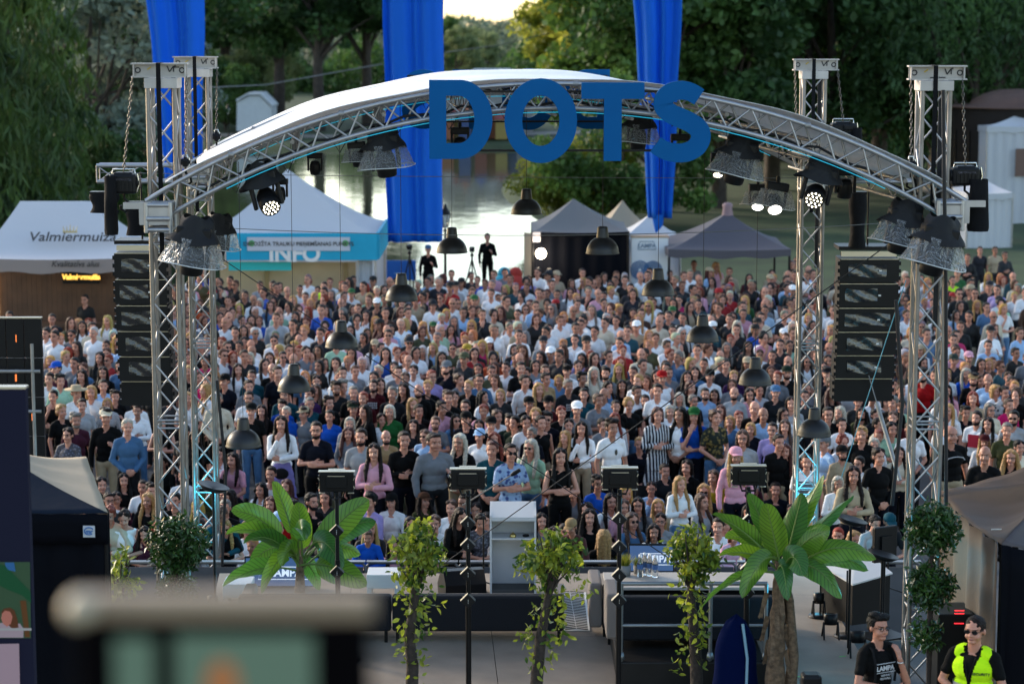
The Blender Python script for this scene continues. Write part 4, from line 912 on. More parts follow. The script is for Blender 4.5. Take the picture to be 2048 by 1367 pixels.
# steel railing
Yr = 24.0; a = P(1238, 1166, Yr); r = empty('railing', (a.x, Yr, ZS), 0, 'grey tube railing in front of the right sofas', 'railing'); GAL = principled('galvanised_tube', (.26, .29, .31), .4, .8)
e = P(1535, 1166, Yr).x-a.x; zt = a.z-ZS; zm = P(1240, 1250, Yr).z-ZS
m = MB(True); m.tube((-.02, 0, zt), (e, 0, zt), .024); m.build('top_rail', GAL, r)
m = MB(True); m.tube((0, 0, zm), (e, 0, zm), .018); m.build('middle_rail', GAL, r)
for xx in (1243, 1422, 1533): m = MB(True); q = P(xx, 1166, Yr).x-a.x; m.tube((q, 0, 0), (q, 0, zt), .022); m.lathe([(.001, .3), (.045, .3), (.04, .34), (.03, .38), (.001, .38)], (q, 0, 0), n=10); m.build('post', GAL, r)
# long table and what stands on it
tc_ = G(1390, 1158, ZS+.72); r = empty('low_table', (tc_.x, tc_.y, ZS), 0, 'long pale table with bottles and small plants', 'table'); m = MB(); m.box((0, 0, .70), (2.2, .75, .035), bev=.005); m.build('table_top', PALE, r)
m = MB(); m.box((0, .33, .35), (2.1, .03, .66)); m.build('apron', BLK, r)
for sx in (-1, 1):
    for sy in (-1, 1): m = MB(); m.box((sx*1.04, sy*.3, .34), (.05, .05, .68)); m.build('leg', BLKM, r)
TZ = ZS+.719
CLEAR = principled('clear_plastic', (.85, .88, .9), .08, trans=.9); LABEL = principled('blue_label', (.05, .12, .3), .5)
def bottle():
    r = empty('water_bottle'); m = MB(True); m.lathe([(.001, 0), (.033, 0), (.034, .01), (.031, .05), (.034, .09), (.034, .14), (.024, .18), (.014, .205), (.014, .22)], n=14); m.build('bottle_body', CLEAR, r)
    m = MB(True); m.lathe([(.0345, .085), (.0345, .135)], n=14); m.build('wrapper', LABEL, r); m = MB(True); m.lathe([(.016, .212), (.016, .235), (.001, .236)], n=12); m.build('cap', WHITEP, r); return r
b0 = bottle(); km = {b0.name: kids(b0)}
for i, (x, y) in enumerate([(1280, 1152), (1289, 1148), (1299, 1150), (1310, 1153)]):
    o = b0 if i == 0 else copy_tree(b0, km); o.location = G(x, y, TZ); o.scale = (1.15,)*3; tag(o, ['leftmost water bottle on the pale table', 'second water bottle from the left on the pale table', 'third water bottle from the left on the pale table', 'rightmost water bottle on the pale table'][i], 'bottle', 'water bottles on the stage table')
YG = leafmat('yellow_green_grass', (.16, .2, .02), (.45, .38, .04), scale=9)
def pot_plant(x, y, s, label):
    c = G(x, y, TZ); r = empty('potted_plant', c, 0, label, 'plant', 'small pot plants on the table'); m = MB(True); m.lathe([(.001, 0), (.05*s, 0), (.058*s, .1*s), (.05*s, .1*s), (.001, .09*s)], n=16); m.build('pot', principled('grey_pot', (.2, .2, .2), .7), r)
    g = random.Random(int(x)); m = MB()
    for k in range(140):
        a = g.uniform(0, 6.3); t = g.uniform(0, .9); L = g.uniform(.08, .14)*s; b = Vector((.04*s*g.random()*math.cos(a), .04*s*g.random()*math.sin(a), .09*s)); e = b+Vector((math.cos(a)*math.sin(t), math.sin(a)*math.sin(t), math.cos(t)))*L; n_ = Vector((-math.sin(a), math.cos(a), 0))*.006*s; m.add([b-n_, b+n_, e], [(0, 1, 2)])
    m.build('foliage', YG, r)
pot_plant(1250, 1150, 1.3, 'small yellow green pot plant at the left end of the table'); pot_plant(1276, 1146, 1.0, 'small pot plant behind the water bottles')
# screens standing at the stage front (confidence monitors)
SCRB = principled('screen_blue', (.01, .02, .04), .3, emis=(.02, .045, .11), es=.7); SCRW = principled('screen_white', (.5, .5, .5), .4, emis=(.6, .7, .85), es=.3)
def floor_screen(x0, x1, y0, y1, Y, label, tilt=.35):
    a, b = P(x0, y0, Y), P(x1, y1, Y); W_, H2 = b.x-a.x, a.z-b.z; r = empty('floor_screen', ((a.x+b.x)/2, Y, b.z), 0, label, 'screen', 'floor screens facing the stage'); R_ = Matrix.Rotation(-tilt, 3, 'X')
    m = MB(); m.box((0, 0, H2/2), (W_, .05, H2), R_, .006); m.build('housing', BLK, r)
    m = MB(); m.box((0, -.028, H2/2), (W_-.04, .004, H2-.04), R_); m.build('display', SCRB, r)
    n_ = R_ @ Vector((0, -1, 0)); u_ = R_ @ Vector((0, 0, 1))
    q = Vector((0, 0, H2/2))+n_*.032
    text_obj('LAMPA', H2*.34, SCRW, r, q-u_*H2*.06+Vector((.05, 0, 0)), (rad(90)-tilt, 0, 0), bold=.004)
    m = MB(True); wq, hq = W_*.36, H2*.2; cs = [(-wq, -hq), (-wq*.9, hq), (wq*.98, hq), (wq*1.05, -hq)]; pp = [q-u_*H2*.06+Vector((.05+cx, 0, 0))+u_*cz for cx, cz in cs]; m.path(pp, .006, n=4, closed=True); m.build('screen_mark', SCRW, r)
    m = MB(); m.box((0, .12, .02), (W_*.6, .3, .04-.02)); m.build('foot', BLKM, r)
floor_screen(1257, 1348, 1087, 1142, 28.6, 'blue floor screen between the sunglasses woman and the bottles')
floor_screen(488, 640, 1112, 1172, 28.4, 'blue floor screen behind the left banana plant')
# wedge loudspeaker
c = G(924, 1190); r = empty('stage_monitor', c, .25, 'black wedge loudspeaker left of the lectern', 'loudspeaker'); m = MB(); w_ = .27
prof = [(-.22, 0), (.22, 0), (.26, .12), (.05, .36), (-.10, .36), (-.24, .2)]
m.add([(-w_+.0, y, z) for y, z in prof]+[(w_, y, z) for y, z in prof], [tuple(range(6)), tuple(range(11, 5, -1))]+[(i, 6+i, 6+(i+1) % 6, (i+1) % 6) for i in range(6)]); m.build('cabinet', BLK, r)
m = MB(); m.grid(lambda u, v: Vector((-w_+.02+u*(2*w_-.04), lerp(Vector((0, .262, .125)), Vector((0, .06, .357)), v).y+.004, lerp(Vector((0, .262, .125)), Vector((0, .06, .357)), v).z+.004)), 2, 2); m.build('grille', BLKM, r)
# microphone stand and boom
def mic_stand(x, yt, yb, label, boom=None):
    c = G(x, yb); t_ = P(x, yt, c.y)-c; r = empty('microphone_stand', c, 0, label, 'microphone stand', 'microphone stands'); m = MB(True); m.tube((0, 0, .05), t_, .011)
    for k in range(3): a = k*2.1+.4; m.tube((0, 0, .12), (.28*math.cos(a), .28*math.sin(a), .01), .009)
    m.sphere((0, 0, .15), .025); m.build('stand', BLKM, r)
    if boom: q = P(boom[0], boom[1], c.y-.2)-c; q2 = P(boom[2], boom[3], c.y-.2)-c; m = MB(True); m.tube(q, q2, .009); m.build('boom', principled('boom_grey', (.2, .18, .16), .4, .6), r); m = MB(True); m.path([q2, q2+(q2-q).normalized()*.05, q2+(q2-q).normalized()*.14], [.02, .03, .024], n=10); m.build('microphone', BLKM, r)
mic_stand(967, 1030, 1180, 'microphone stand beside the lectern with a long boom', (925, 1010, 1022, 950))
mic_stand(1776, 1085, 1192, 'short microphone stand at the right stage edge')
# herringbone rug
c = G(1148, 1222); r = empty('rug', (c.x, c.y, ZS+.004), 0, 'white rug with black herringbone strokes between the sofas', 'rug')
a0, a1, a2, a3 = G(1108, 1185)-c, G(1172, 1185)-c, G(1180, 1262)-c, G(1128, 1262)-c
m = MB(); m.add([(p.x, p.y, 0) for p in (a3, a2, a1, a0)]+[(p.x, p.y, .008) for p in (a3, a2, a1, a0)], [(3, 2, 1, 0), (4, 5, 6, 7), (0, 1, 5, 4), (1, 2, 6, 5), (2, 3, 7, 6), (3, 0, 4, 7)]); m.build('pile', principled('rug_white', (.55, .54, .52), .95), r)
m = MB()
for i in range(24):
    for s in range(2):
        v0 = (i+.3)/24; f = lambda u, v: Vector(((a3*(1-v)+a0*v)*(1-u)+(a2*(1-v)+a1*v)*u)); dv = .022
        p, q = f(.05+.45*s, v0+(.0 if s == 0 else .035)), f(.48+.45*s, v0+(.035 if s == 0 else .0)); p2, q2 = p+Vector((0, .05, 0)), q+Vector((0, .05, 0))
        m.add([(t.x, t.y, .0095) for t in (p, q, q2, p2)], [(0, 1, 2, 3)])
m.build('herringbone_pattern', principled('rug_black', (.03, .03, .03), .95), r)
# floodlight stands: pole, panel head, four diamond heads
EDGE = principled('pale_metal_edge', (.55, .50, .40), .35, .8)  # pale warm metal for edge trim
def light_stand(x, ytop, ybot, Y, dia, label, s=1.):
    b = P(x, 1300, Y); r = empty('light_stand', (b.x, Y, ZS), 0, label, 'light stand', 'black poles with a panel light facing the crowd'); hz = P(x, ytop, Y).z-ZS; px_ = Y/FPX
    m = MB(True); m.tube((0, 0, .02), (0, 0, hz-.1), .024); m.tube((0, 0, .02), (0, 0, 1.2), .031); m.build('pole', BLKM, r)
    m = MB(True); m.lathe([(.001, 0), (.26, 0), (.26, .02), (.04, .035), (.001, .035)], n=24); m.build('base_plate', BLKM, r)
    H2 = .21*s; W_ = .37*s; z = hz+.02; h = MB(); h.box((0, .04, z), (W_, .12, H2), bev=.01); h.box((0, -.02, z+.0), (W_*.62, .06, H2*.6), bev=.01)
    for sx in (-1, 1): h.box((sx*W_*.53, .02, z), (.012, .05, H2*.7))
    hd = h.build('panel_head', BLKM, r)
    m = MB(); m.box((0, .04, z+H2*.55), (W_*1.08, .10, .008)); m.box((0, .03, z+H2*.66), (W_*.5, .04, .008)); m.box((0, -.07, z+H2*.38), (W_*.5, .02, .006))
    for sx in (-1, 1): m.box((sx*W_*.43, -.04, z-H2*.53), (W_*.18, .04, .007)); m.box((sx*W_*.52, -.03, z+H2*.2), (.008, .02, .03), Matrix.Rotation(.5*sx, 3, 'Y')); m.box((sx*W_*.52, -.03, z-H2*.25), (.008, .02, .03), Matrix.Rotation(-.5*sx, 3, 'Y'))
    m.build('barn_door_edge', EDGE, hd)
    m = MB(True); m.path([(-.09, 0, z-H2*.5), (-.07, 0, z-H2*.8), (.07, 0, z-H2*.8), (.09, 0, z-H2*.5)], .012, n=6); m.sphere((0, -.02, z-H2*.85), .03); m.build('yoke', BLKM, r)
    for yd in dia:
        zz = P(x, yd, Y).z-ZS; Rm = Matrix.Rotation(rad(45), 3, 'Y'); k = MB(); k.box((0, -.035, zz), (.115, .10, .115), Rm, .006); d_ = k.build('diamond_head', BLK, r)
        k = MB(); k.box((-.045, -.06, zz+.045), (.004, .06, .11), Matrix.Rotation(rad(45), 3, 'Y')); k.build('head_edge', EDGE, d_)
        k = MB(True)
        for t in (-1, 0, 1): k.sphere((0, -.09, zz+t*.018), .006, 8, 6)
        k.build('screw_heads', CHROME, d_)
light_stand(937, 962, 0, 23.4, (1044, 1088, 1145, 1198), 'floodlight pole left of the lectern with four diamond heads')
light_stand(1237, 960, 0, 23.4, (1036, 1092, 1148, 1198), 'floodlight pole in front of the pale table end with diamond heads')
light_stand(677, 967, 0, 25.0, (1060, 1142), 'floodlight pole behind the left banana plant', 1.06)
light_stand(1492, 955, 0, 23.6, (1040, 1085, 1135, 1182), 'floodlight pole left of the right banana plant', .97)
# par cans
LENS = principled('teal_lens', (.3, .8, .8), .3, emis=(.25, .9, .95), es=.7); LENSW = principled('white_lens', (.9, .9, .9), .3, emis=(1, .95, .85), es=3.0)
def par(x, y, label, s=1., mat=None, tilt=-.2):
    c = G(x, y, ZS+.30); r = empty('floor_floodlight', (c.x, c.y, ZS), 0, label, 'floodlight', 'round floodlights lying on the stage floor'); M_ = Matrix.Rotation(tilt, 3, 'X')
    o_ = Vector((0, 0, .17)); m = MB(True); m.lathe([(.001, -.0), (.07*s, .0), (.085*s, .06), (.085*s, .135), (.078*s, .137), (.076*s, .11)], o_, 20, M_); m.build('lamp_can', BLKM, r)
    m = MB(True); m.lathe([(.001, .122), (.076*s, .122)], o_, 20, M_); m.build('lens', mat or LENS, r)
    for sx in (-1, 1): m = MB(); m.tube((sx*.085*s, 0, .2), (sx*.09*s, .10, .01), .012); m.tube((sx*.085*s, 0, .2), (sx*.09*s, -.10, .01), .012); m.build('bracket', BLKM, r)
par(1662, 1228, 'floodlight with a teal lens beside the round stand base'); par(1638, 1186, 'small floodlight with a teal lens furthest from the camera', .8); par(1716, 1263, 'floodlight with a teal lens left of the man with glasses', 1.05)
par(1783, 1290, 'floodlight with a white lens right of the man with glasses', 1., LENSW); par(425, 1192, 'floodlight with a teal lens left of the left banana plant', .8); par(404, 1228, 'floodlight with a teal lens nearest the left tree', .7)
for i, (x, y, yt, lb) in enumerate([(1640, 1232, 1118, 'round based pole stand left of the teal floodlights'), (1692, 1272, 1140, 'round based pole stand right of the teal floodlights')]):
    c = G(x, y); r = empty('pole_stand', c, 0, lb, 'stand', 'round based pole stands'); m = MB(True); m.lathe([(.001, 0), (.15, 0), (.15, .015), (.03, .03), (.001, .03)], n=24); m.build('base_plate', BLKM, r); m = MB(True); m.tube((0, 0, .02), (0, 0, P(x, yt, c.y).z-ZS), .011); m.build('pole', BLKM, r)
# foil bag
c = G(1695, 1225); m = MB(True)
m.grid(lambda u, v: Vector(((.16-.08*v)*math.cos(u*6.283)*(1+.2*math.sin(u*17+v*9)), (.1-.04*v)*math.sin(u*6.283)*(1+.2*math.sin(u*23+v*5)), v*.35+.03*math.sin(u*19))), 28, 8); o = m.build('foil_bag', principled('crumpled_foil', (.6, .6, .58), .22, .9, bump=1, bscale=9)); o.location = c; tag(o, 'crumpled silver foil bag by the pole stands', 'bag')
# big black cabinet with white slanted top
c = G(1718, 1235); r = empty('stage_cabinet', c, .45, 'large black cabinet with a white slanted top at the right stage side', 'cabinet')
m = MB(); m.add([(-.28, -.25, 0), (.28, -.25, 0), (.28, .45, 0), (-.28, .45, 0), (-.28, -.25, .52), (.28, -.25, .60), (.28, .45, .78), (-.28, .45, .62)], [(0, 3, 2, 1), (0, 1, 5, 4), (1, 2, 6, 5), (2, 3, 7, 6), (3, 0, 4, 7), (4, 5, 6, 7)]); m.build('cabinet_body', BLK, r)
m = MB(); m.add([(-.30, -.27, .53), (.30, -.27, .61), (.30, .47, .79), (-.30, .47, .63)], [(0, 1, 2, 3)]); o = m.build('cabinet_top', WHL, r); o.modifiers.new('t', 'SOLIDIFY').thickness = .02
# black screens on stands, seen from behind, at the right
def dark_panel(x0, x1, y0, y1, Y, label, rz=0, cat='screen'):
    a, b = P(x0, y0, Y), P(x1, y1, Y); r = empty('display_stand', ((a.x+b.x)/2, Y, ZS), rz, label, cat); H2 = a.z-b.z; m = MB(); m.box((0, 0, b.z-ZS+H2/2), ((b.x-a.x), .06, H2), bev=.01); m.box((0, -.04, b.z-ZS+H2/2), ((b.x-a.x)*.5, .04, H2*.5)); m.build('screen_back', BLK, r)
    m = MB(True); m.tube((0, 0, 0), (0, 0, b.z-ZS+.05), .02); m.build('pole', BLKM, r); m = MB(); m.box((0, 0, .01), (.5, .4, .02)); m.build('foot', BLKM, r)
dark_panel(1742, 1796, 1052, 1122, 26.0, 'black screen on a pole left of the front right mast', .5)
for i, (x, y, lb) in enumerate([(1702, 1042, 'black bowl reflector on a pole right of the right banana plant'), (426, 975, 'black bowl reflector on a pole beside the rear left mast'), (1765, 1112, 'black round table like reflector low at the right mast')]):
    c = P(x, y, 25.5); r = empty('reflector_lamp', (c.x, c.y, ZS), 0, lb, 'reflector', 'bowl reflectors on poles'); z = c.z-ZS; m = MB(True); m.lathe([(.03, -.05), (.12, -.03), (.2, .03), (.19, .035), (.001, -.01)], (0, 0, z), 22, Matrix.Rotation(.25, 3, 'Y')); m.build('bowl', BLKM, r); m = MB(True); m.tube((0, 0, 0), (0, 0, z-.03), .016); m.build('pole', BLKM, r)
# deep blue cover leaning at the banana trunk
c = G(1475, 1400); r = empty('blue_cover', P(1470, 1400, 22.9)*1, 0, 'deep blue fabric hood standing left of the right banana trunk', 'cover'); r.location.z = ZS; zt = P(1470, 1228, 22.9).z-ZS
m = MB(True); m.grid(lambda u, v: Vector((.27*math.cos(u*6.283)*(1-.2*v+.05*math.sin(v*11))*math.sqrt(max(0, 1-v**4)), .14*math.sin(u*6.283)*math.sqrt(max(0, 1-v**4)), zt*v+.01*math.sin(u*30))), 36, 14); m.build('hood', principled('deep_blue_fabric', (.0012, .005, .035), .95, spec=.05, bump=.3, bscale=10), r)
m = MB(True); m.path([(.1, -.13, 0), (.11, -.14, zt*.6), (.06, -.1, zt*.93)], .016, n=6); m.build('piping', principled('pale_piping', (.2, .35, .45), .6), r)
# small camera like box at the bottom
c = P(1622, 1367, 21.5); r = empty('stage_projector', (c.x, c.y, ZS), 0, 'black box shaped lamp at the bottom edge left of the man with glasses', 'projector'); m = MB(); zt = P(1620, 1345, 21.5).z-ZS
m.box((0, 0, zt-.12), (.2, .2, .24), bev=.035); m.build('projector_body', BLK, r); m = MB(); m.tube((0, 0, 0), (0, 0, zt-.2), .05); m.build('pedestal', BLKM, r)
GT = principled('green_tape', (.1, .6, .12), .6)
for x, y, a in [(1685, 1312, .4), (1602, 1352, .4), (1920, 1218, -.9)]:
    c = G(x, y); m = MB(); m.box((0, 0, .003), (.09, .012, .002), Matrix.Rotation(a, 3, 'Z')); o = m.build('floor_tape', GT); o.location = c; tag(o, 'green marking tape on the floor %s' % ({1685: 'left of the man with glasses', 1602: 'at the bottom beside the projector', 1920: 'near the dark tent'}[x]), 'tape')
# ------------------------------------------------------------------ loudspeaker columns
PLAS = principled('wet_plastic_sheet', (.012, .013, .015), .2, spec=.9, bump=1.0, bscale=7, var=.5, vscale=5)
def column(x0, x1, y0, y1, Y, nb, label):
    a, b = P(x0, y0, Y), P(x1, y1, Y); W_ = b.x-a.x; H2 = a.z-b.z; cx = (a.x+b.x)/2; r = empty('loudspeaker_column', (cx, Y, b.z), 0, label, 'loudspeaker', 'loudspeaker columns'); zt = H2
    m = MB(); m.box((0, .1, zt-.03), (W_*1.02, .5, .05)); m.box((0, -.1, zt-.11), (W_*.94, .05, .05)); m.build('flying_frame', BLKM, r)
    m = MB(); m.box((0, -.14, zt-.105), (W_*.93, .03, .07)); m.build('frame_bar', EDGE, r)
    h = (H2-.16)/nb
    for i in range(nb):
        zc = zt-.16-h*(i+.5); yo = .012*i*i; k = MB(); w1 = W_*.5
        k.add([(-w1, -.22+yo, zc-h*.46), (w1, -.22+yo, zc-h*.46), (w1, -.22+yo, zc+h*.46), (-w1, -.22+yo, zc+h*.46), (-w1*.98, .26+yo, zc-h*.49), (w1*.98, .26+yo, zc-h*.49), (w1*.98, .26+yo, zc+h*.49), (-w1*.98, .26+yo, zc+h*.49)], [(0, 1, 2, 3), (5, 4, 7, 6), (4, 0, 3, 7), (1, 5, 6, 2), (3, 2, 6, 7), (4, 5, 1, 0)])
        bx_ = k.build('speaker_box', BLK, r)
        if i < nb-1:
            p = MB(True); ph = i*1.7; p.grid(lambda u, v: Vector((-w1*(.72-.1*math.sin(ph*3))+u*w1*(1.3-.25*math.sin(ph*5)), -.236+yo-.012*math.sin(u*9+ph+v*4)*math.sin(v*3.1), zc-h*.24+v*h*.5+.012*math.sin(u*7+ph))), 14, 6); p.build('plastic_cover', PLAS, bx_)
            p = MB(); p.box((w1*.35, -.262+yo, zc+h*.02), (.035, .004, .02)); p.build('badge', WHITEP, bx_)
        p = MB(); p.box((0, -.225+yo, zc+h*.475), (W_*.97, .012, .008)); p.build('edge_strip', EDGE, bx_)
        p = MB()
        for s in (-1, 1):
            for q in (-.3, 0, .3): p.box((s*(w1+.012), -.18+yo, zc+q*h), (.03, .05, h*.16))
        p.build('rigging_side', BLKM, bx_)
    m = MB(True); m.tube((0, 0, zt), (0, 0, zt+.9), .014); m.build('lifting_chain', BLKM, r)
column(233, 344, 478, 815, 29.5, 6, 'black loudspeaker column of six boxes behind the front left mast')
column(1676, 1786, 490, 806, 29.6, 6, 'black loudspeaker column of six boxes between the right masts')
for x0, x1, y0, y1, Y, lb in [(250, 292, 405, 470, 27, 'black angled box under the left hoist beam'), (1698, 1732, 385, 495, 29.5, 'long black cloth bag above the right loudspeaker column'), (178, 240, 385, 425, 27.3, 'black lamp boxes left of the front left mast')]:
    a, b = P(x0, y0, Y), P(x1, y1, Y); m = MB(); r = empty('rigging_bag', (a+b)/2, 0, lb, 'rigging'); W_, H2 = b.x-a.x, a.z-b.z; m = MB(True)
    m.grid(lambda u, v: Vector((W_/2*math.cos(u*6.283)*(.9+.12*math.sin(v*7)), .1*math.sin(u*6.283), H2/2-H2*v)), 20, 8); m.build('cloth_sack', BLKF, r); m = MB(); m.box((0, 0, H2/2), (W_*.9, .16, .03)); m.build('sack_rim', BLKM, r)
# ------------------------------------------------------------------ moving heads and rain covers
def rainmat():
    m = bpy.data.materials.new('crumpled_rain_cover'); m.use_nodes = True; t = m.node_tree; b = t.nodes['Principled BSDF']; out = t.nodes['Material Output']
    b.inputs['Base Color'].default_value = (.6, .62, .64, 1); b.inputs['Roughness'].default_value = .1; b.inputs['Specular IOR Level'].default_value = 1
    tc = t.nodes.new('ShaderNodeTexCoord'); n = t.nodes.new('ShaderNodeTexNoise'); n.inputs['Scale'].default_value = 11; n.inputs['Detail'].default_value = 3; n.inputs['Distortion'].default_value = 2.5
    t.links.new(tc.outputs['Object'], n.inputs['Vector']); bp = t.nodes.new('ShaderNodeBump'); bp.inputs['Strength'].default_value = 1; bp.inputs['Distance'].default_value = .08
    t.links.new(n.outputs['Fac'], bp.inputs['Height']); t.links.new(bp.outputs[0], b.inputs['Normal'])
    tr = t.nodes.new('ShaderNodeBsdfTransparent'); mx = t.nodes.new('ShaderNodeMixShader')
    cr = t.nodes.new('ShaderNodeValToRGB'); cr.color_ramp.elements[0].position = .25; cr.color_ramp.elements[1].position = .8; cr.color_ramp.elements[0].color = (.12, .12, .12, 1); cr.color_ramp.elements[1].color = (.75, .75, .75, 1)
    lw = t.nodes.new('ShaderNodeLayerWeight'); lw.inputs['Blend'].default_value = .45; t.links.new(bp.outputs[0], lw.inputs['Normal']); t.links.new(lw.outputs['Facing'], cr.inputs[0]); t.links.new(cr.outputs[0], mx.inputs[0]); t.links.new(tr.outputs[0], mx.inputs[1]); t.links.new(b.outputs[0], mx.inputs[2]); t.links.new(mx.outputs[0], out.inputs[0]); return m
RAIN = rainmat(); HEM = principled('clear_hem', (.6, .62, .62), .3)
LED = principled('warm_white_led', (1, .95, .8), .3, emis=(1, .93, .72), es=3)
def moving_head(x, y, Y, s, label, tilt=0., cover=True, face=None, facing=None, hood=True, dim=1.):
    c = P(x, y, Y); r = empty('moving_head_light', c, 0, label, 'stage light', 'moving head lights under the front truss'); r.rotation_euler = (0, tilt, 0); r.scale = (s, s, s)
    m = MB(); m.box((0, 0, .10), (.36, .26, .13), bev=.02); m.tube((0, 0, .16), (0, 0, .26), .03); m.build('base_box', BLK, r)
    for sx in (-1, 1): m = MB(); m.box((sx*.155, 0, -.10), (.045, .12, .30), bev=.015); m.build('yoke_arm', BLK, r)
    fd = Vector(facing or (0, .2, -1)).normalized(); M_ = fd.to_track_quat('Z', 'Y').to_matrix(); hc = Vector((0, 0, -.17))
    m = MB(True); m.lathe([(.001, -.15), (.09, -.14), (.12, -.06), (.125, .06), (.115, .15), (.11, .155), (.105, .135)], hc, 24, M_); m.build('lamp_head', BLK, r)
    m = MB(True)
    if face == 'led':
        for k in range(19):
            rr, a = (0, 0) if k == 0 else ((.045, k*math.pi/3) if k < 7 else (.085, k*math.pi/6)); p = hc+M_ @ Vector((rr*math.cos(a), rr*math.sin(a), .148)); m.sphere(p, .0105, 8, 6)
        m.build('led_lens', LED, r)
    elif face == 'disc': m.lathe([(.001, .15), (.11, .145)], hc, 24, M_); m.build('front_lens', LENSW, r)
    else: m.lathe([(.001, .142), (.105, .138)], hc, 24, M_); m.build('front_lens', principled('dark_lens', (.02, .025, .03), .05), r)
    if hood:
        m = MB(True); m.grid(lambda u, v: Vector(((.13+.14*v+.02*math.sin(v*8))*math.cos(u*6.283)*(1+.06*math.sin(u*18+v*5)), (.10+.11*v)*math.sin(u*6.283)*(1+.06*math.sin(u*25)), .27-.27*v+.02*math.sin(u*19+v*3))), 40, 10)
        m.build('black_hood', principled('hood_fabric', (.012, .012, .013), .6, bump=.6, bscale=12), r)
    if cover:
        m = MB(True); m.grid(lambda u, v: Vector(((.24+.10*v)*math.cos(u*6.283)*(1+.05*math.sin(u*31+v*4)), (.18+.07*v)*math.sin(u*6.283)*(1+.05*math.sin(u*37)), .04-.26*v+.012*math.sin(u*12))), 60, 8); m.build('rain_skirt', RAIN, r)
        m = MB(True); m.path([((.345)*math.cos(t)*(1+.04*math.sin(t*5)), .252*math.sin(t), -.222+.012*math.sin(t*2)) for t in (2*math.pi*k/36 for k in range(36))], .006, n=5, closed=True); m.build('hem', HEM, r)
    return r
moving_head(388, 485, 23.6, 1.05, 'big black hooded stage light with a clear rain skirt below the left corner block', tilt=.12)
moving_head(436, 465, 25.3, .8, 'clear skirted stage light just behind the big left one', tilt=.1)
moving_head(528, 372, 24.2, .95, 'stage light with a ring of round lenses at the left of the arch', tilt=-.25, cover=False, face='led', facing=(.18, -.75, -.6), dim=1)
moving_head(714, 300, 24.5, .55, 'small skirted box light left of the middle banner', tilt=-.1, hood=False)
moving_head(768, 298, 24.3, .92, 'skirted stage light in front of the middle blue banner', tilt=-.12)
moving_head(920, 272, 25, .6, 'stage light seen through the first big letter', hood=False, cover=False)
moving_head(1278, 255, 25, .75, 'skirted stage light between the last two big letters', tilt=.05)
moving_head(1360, 285, 25.5, .6, 'stage light behind the last big letter', hood=False, cover=False)
moving_head(1478, 312, 24.5, .95, 'wide clear skirted stage light right of the last big letter', tilt=.2)
moving_head(1438, 322, 25.2, .55, 'small lensed light left of the wide skirted one', tilt=.1, hood=False, cover=False, face='led', facing=(0, -.6, -.8))
moving_head(1552, 385, 25, .72, 'stage light with a bright round white disc', tilt=.15, hood=False, face='disc', facing=(.1, -.7, -.6))
moving_head(1516, 385, 25.6, .6, 'stage light with a bright half hidden disc and clear cover', tilt=0, hood=False, face='disc', facing=(-.1, -.7, -.7))
moving_head(1638, 362, 24.2, .95, 'stage light with a lit ring of white lenses in front of the rear right mast', tilt=.25, cover=False, face='led', facing=(-.12, -.9, -.35))
moving_head(1806, 448, 24.2, .98, 'clear skirted stage light left of the front right mast', tilt=.18)
moving_head(1875, 485, 23.2, 1.05, 'big clear skirted stage light over the front right mast', tilt=.2)
for x, y, Yv, s in [(1700, 262, 30.4, .5), (560, 372, 25, .5), (1690, 355, 25, .7), (630, 320, 25.5, .5)]:
    moving_head(x, y, Yv, s, 'small dark rigging light %s' % {1700: 'beside the rear right hoist', 560: 'right of the lensed light on the left', 1690: 'right of the lit lens ring', 630: 'under the left third of the arch'}[x], hood=False, cover=False)
# cyan glow of the floodlights on the rear masts
for (x, y, Yl, e) in [(405, 1000, 30.1, 12), (1600, 1000, 30.0, 16), (1818, 1120, 23.2, 6), (420, 1120, 24.6, 5), (1600, 1190, 24, 2.5), (600, 1150, 27.2, 3)]:
    l = bpy.data.lights.new('floodlight_glow', 'POINT'); o = bpy.data.objects.new('floodlight_glow', l); C.objects.link(o); o.location = P(x, y, Yl); l.energy = e; l.color = (.05, .65, 1); l.shadow_soft_size = .08
# ------------------------------------------------------------------ people: bodies grown as one surface, clothes and hair as parts
def capm(mb, p, q, r1, r2=None, sc=(1, 1, 1), n=14):
    p, q = Vector(p), Vector(q); r2 = r1 if r2 is None else r2; d = q-p; L = d.length
    if L < 1e-5: d = Vector((0, 0, 1)); L = 1e-5; q = p+d*L
    u, v, d = frame(d); V = []; rings = []
    for k in range(1, 5): a = -math.pi/2+k*math.pi/8; rings.append((p+d*(r1*math.sin(a)), r1*math.cos(a)))
    for k in range(0, 4): a = k*math.pi/8; rings.append((q+d*(r2*math.sin(a)), r2*math.cos(a)))
    for c, r in rings:
        for k in range(n): a = 2*math.pi*k/n; V.append(c+(u*math.cos(a)+v*math.sin(a))*r)
    m = len(rings); V.append(p-d*r1); V.append(q+d*r2)
    F = [(i*n+k, i*n+(k+1) % n, (i+1)*n+(k+1) % n, (i+1)*n+k) for i in range(m-1) for k in range(n)]
    F += [(m*n, (k+1) % n, k) for k in range(n)]+[(m*n+1, (m-1)*n+k, (m-1)*n+(k+1) % n) for k in range(n)]
    mb.add(V, F)
def ell(mb, c, r, n=18, m=12): mb.sphere(c, r, n, m)
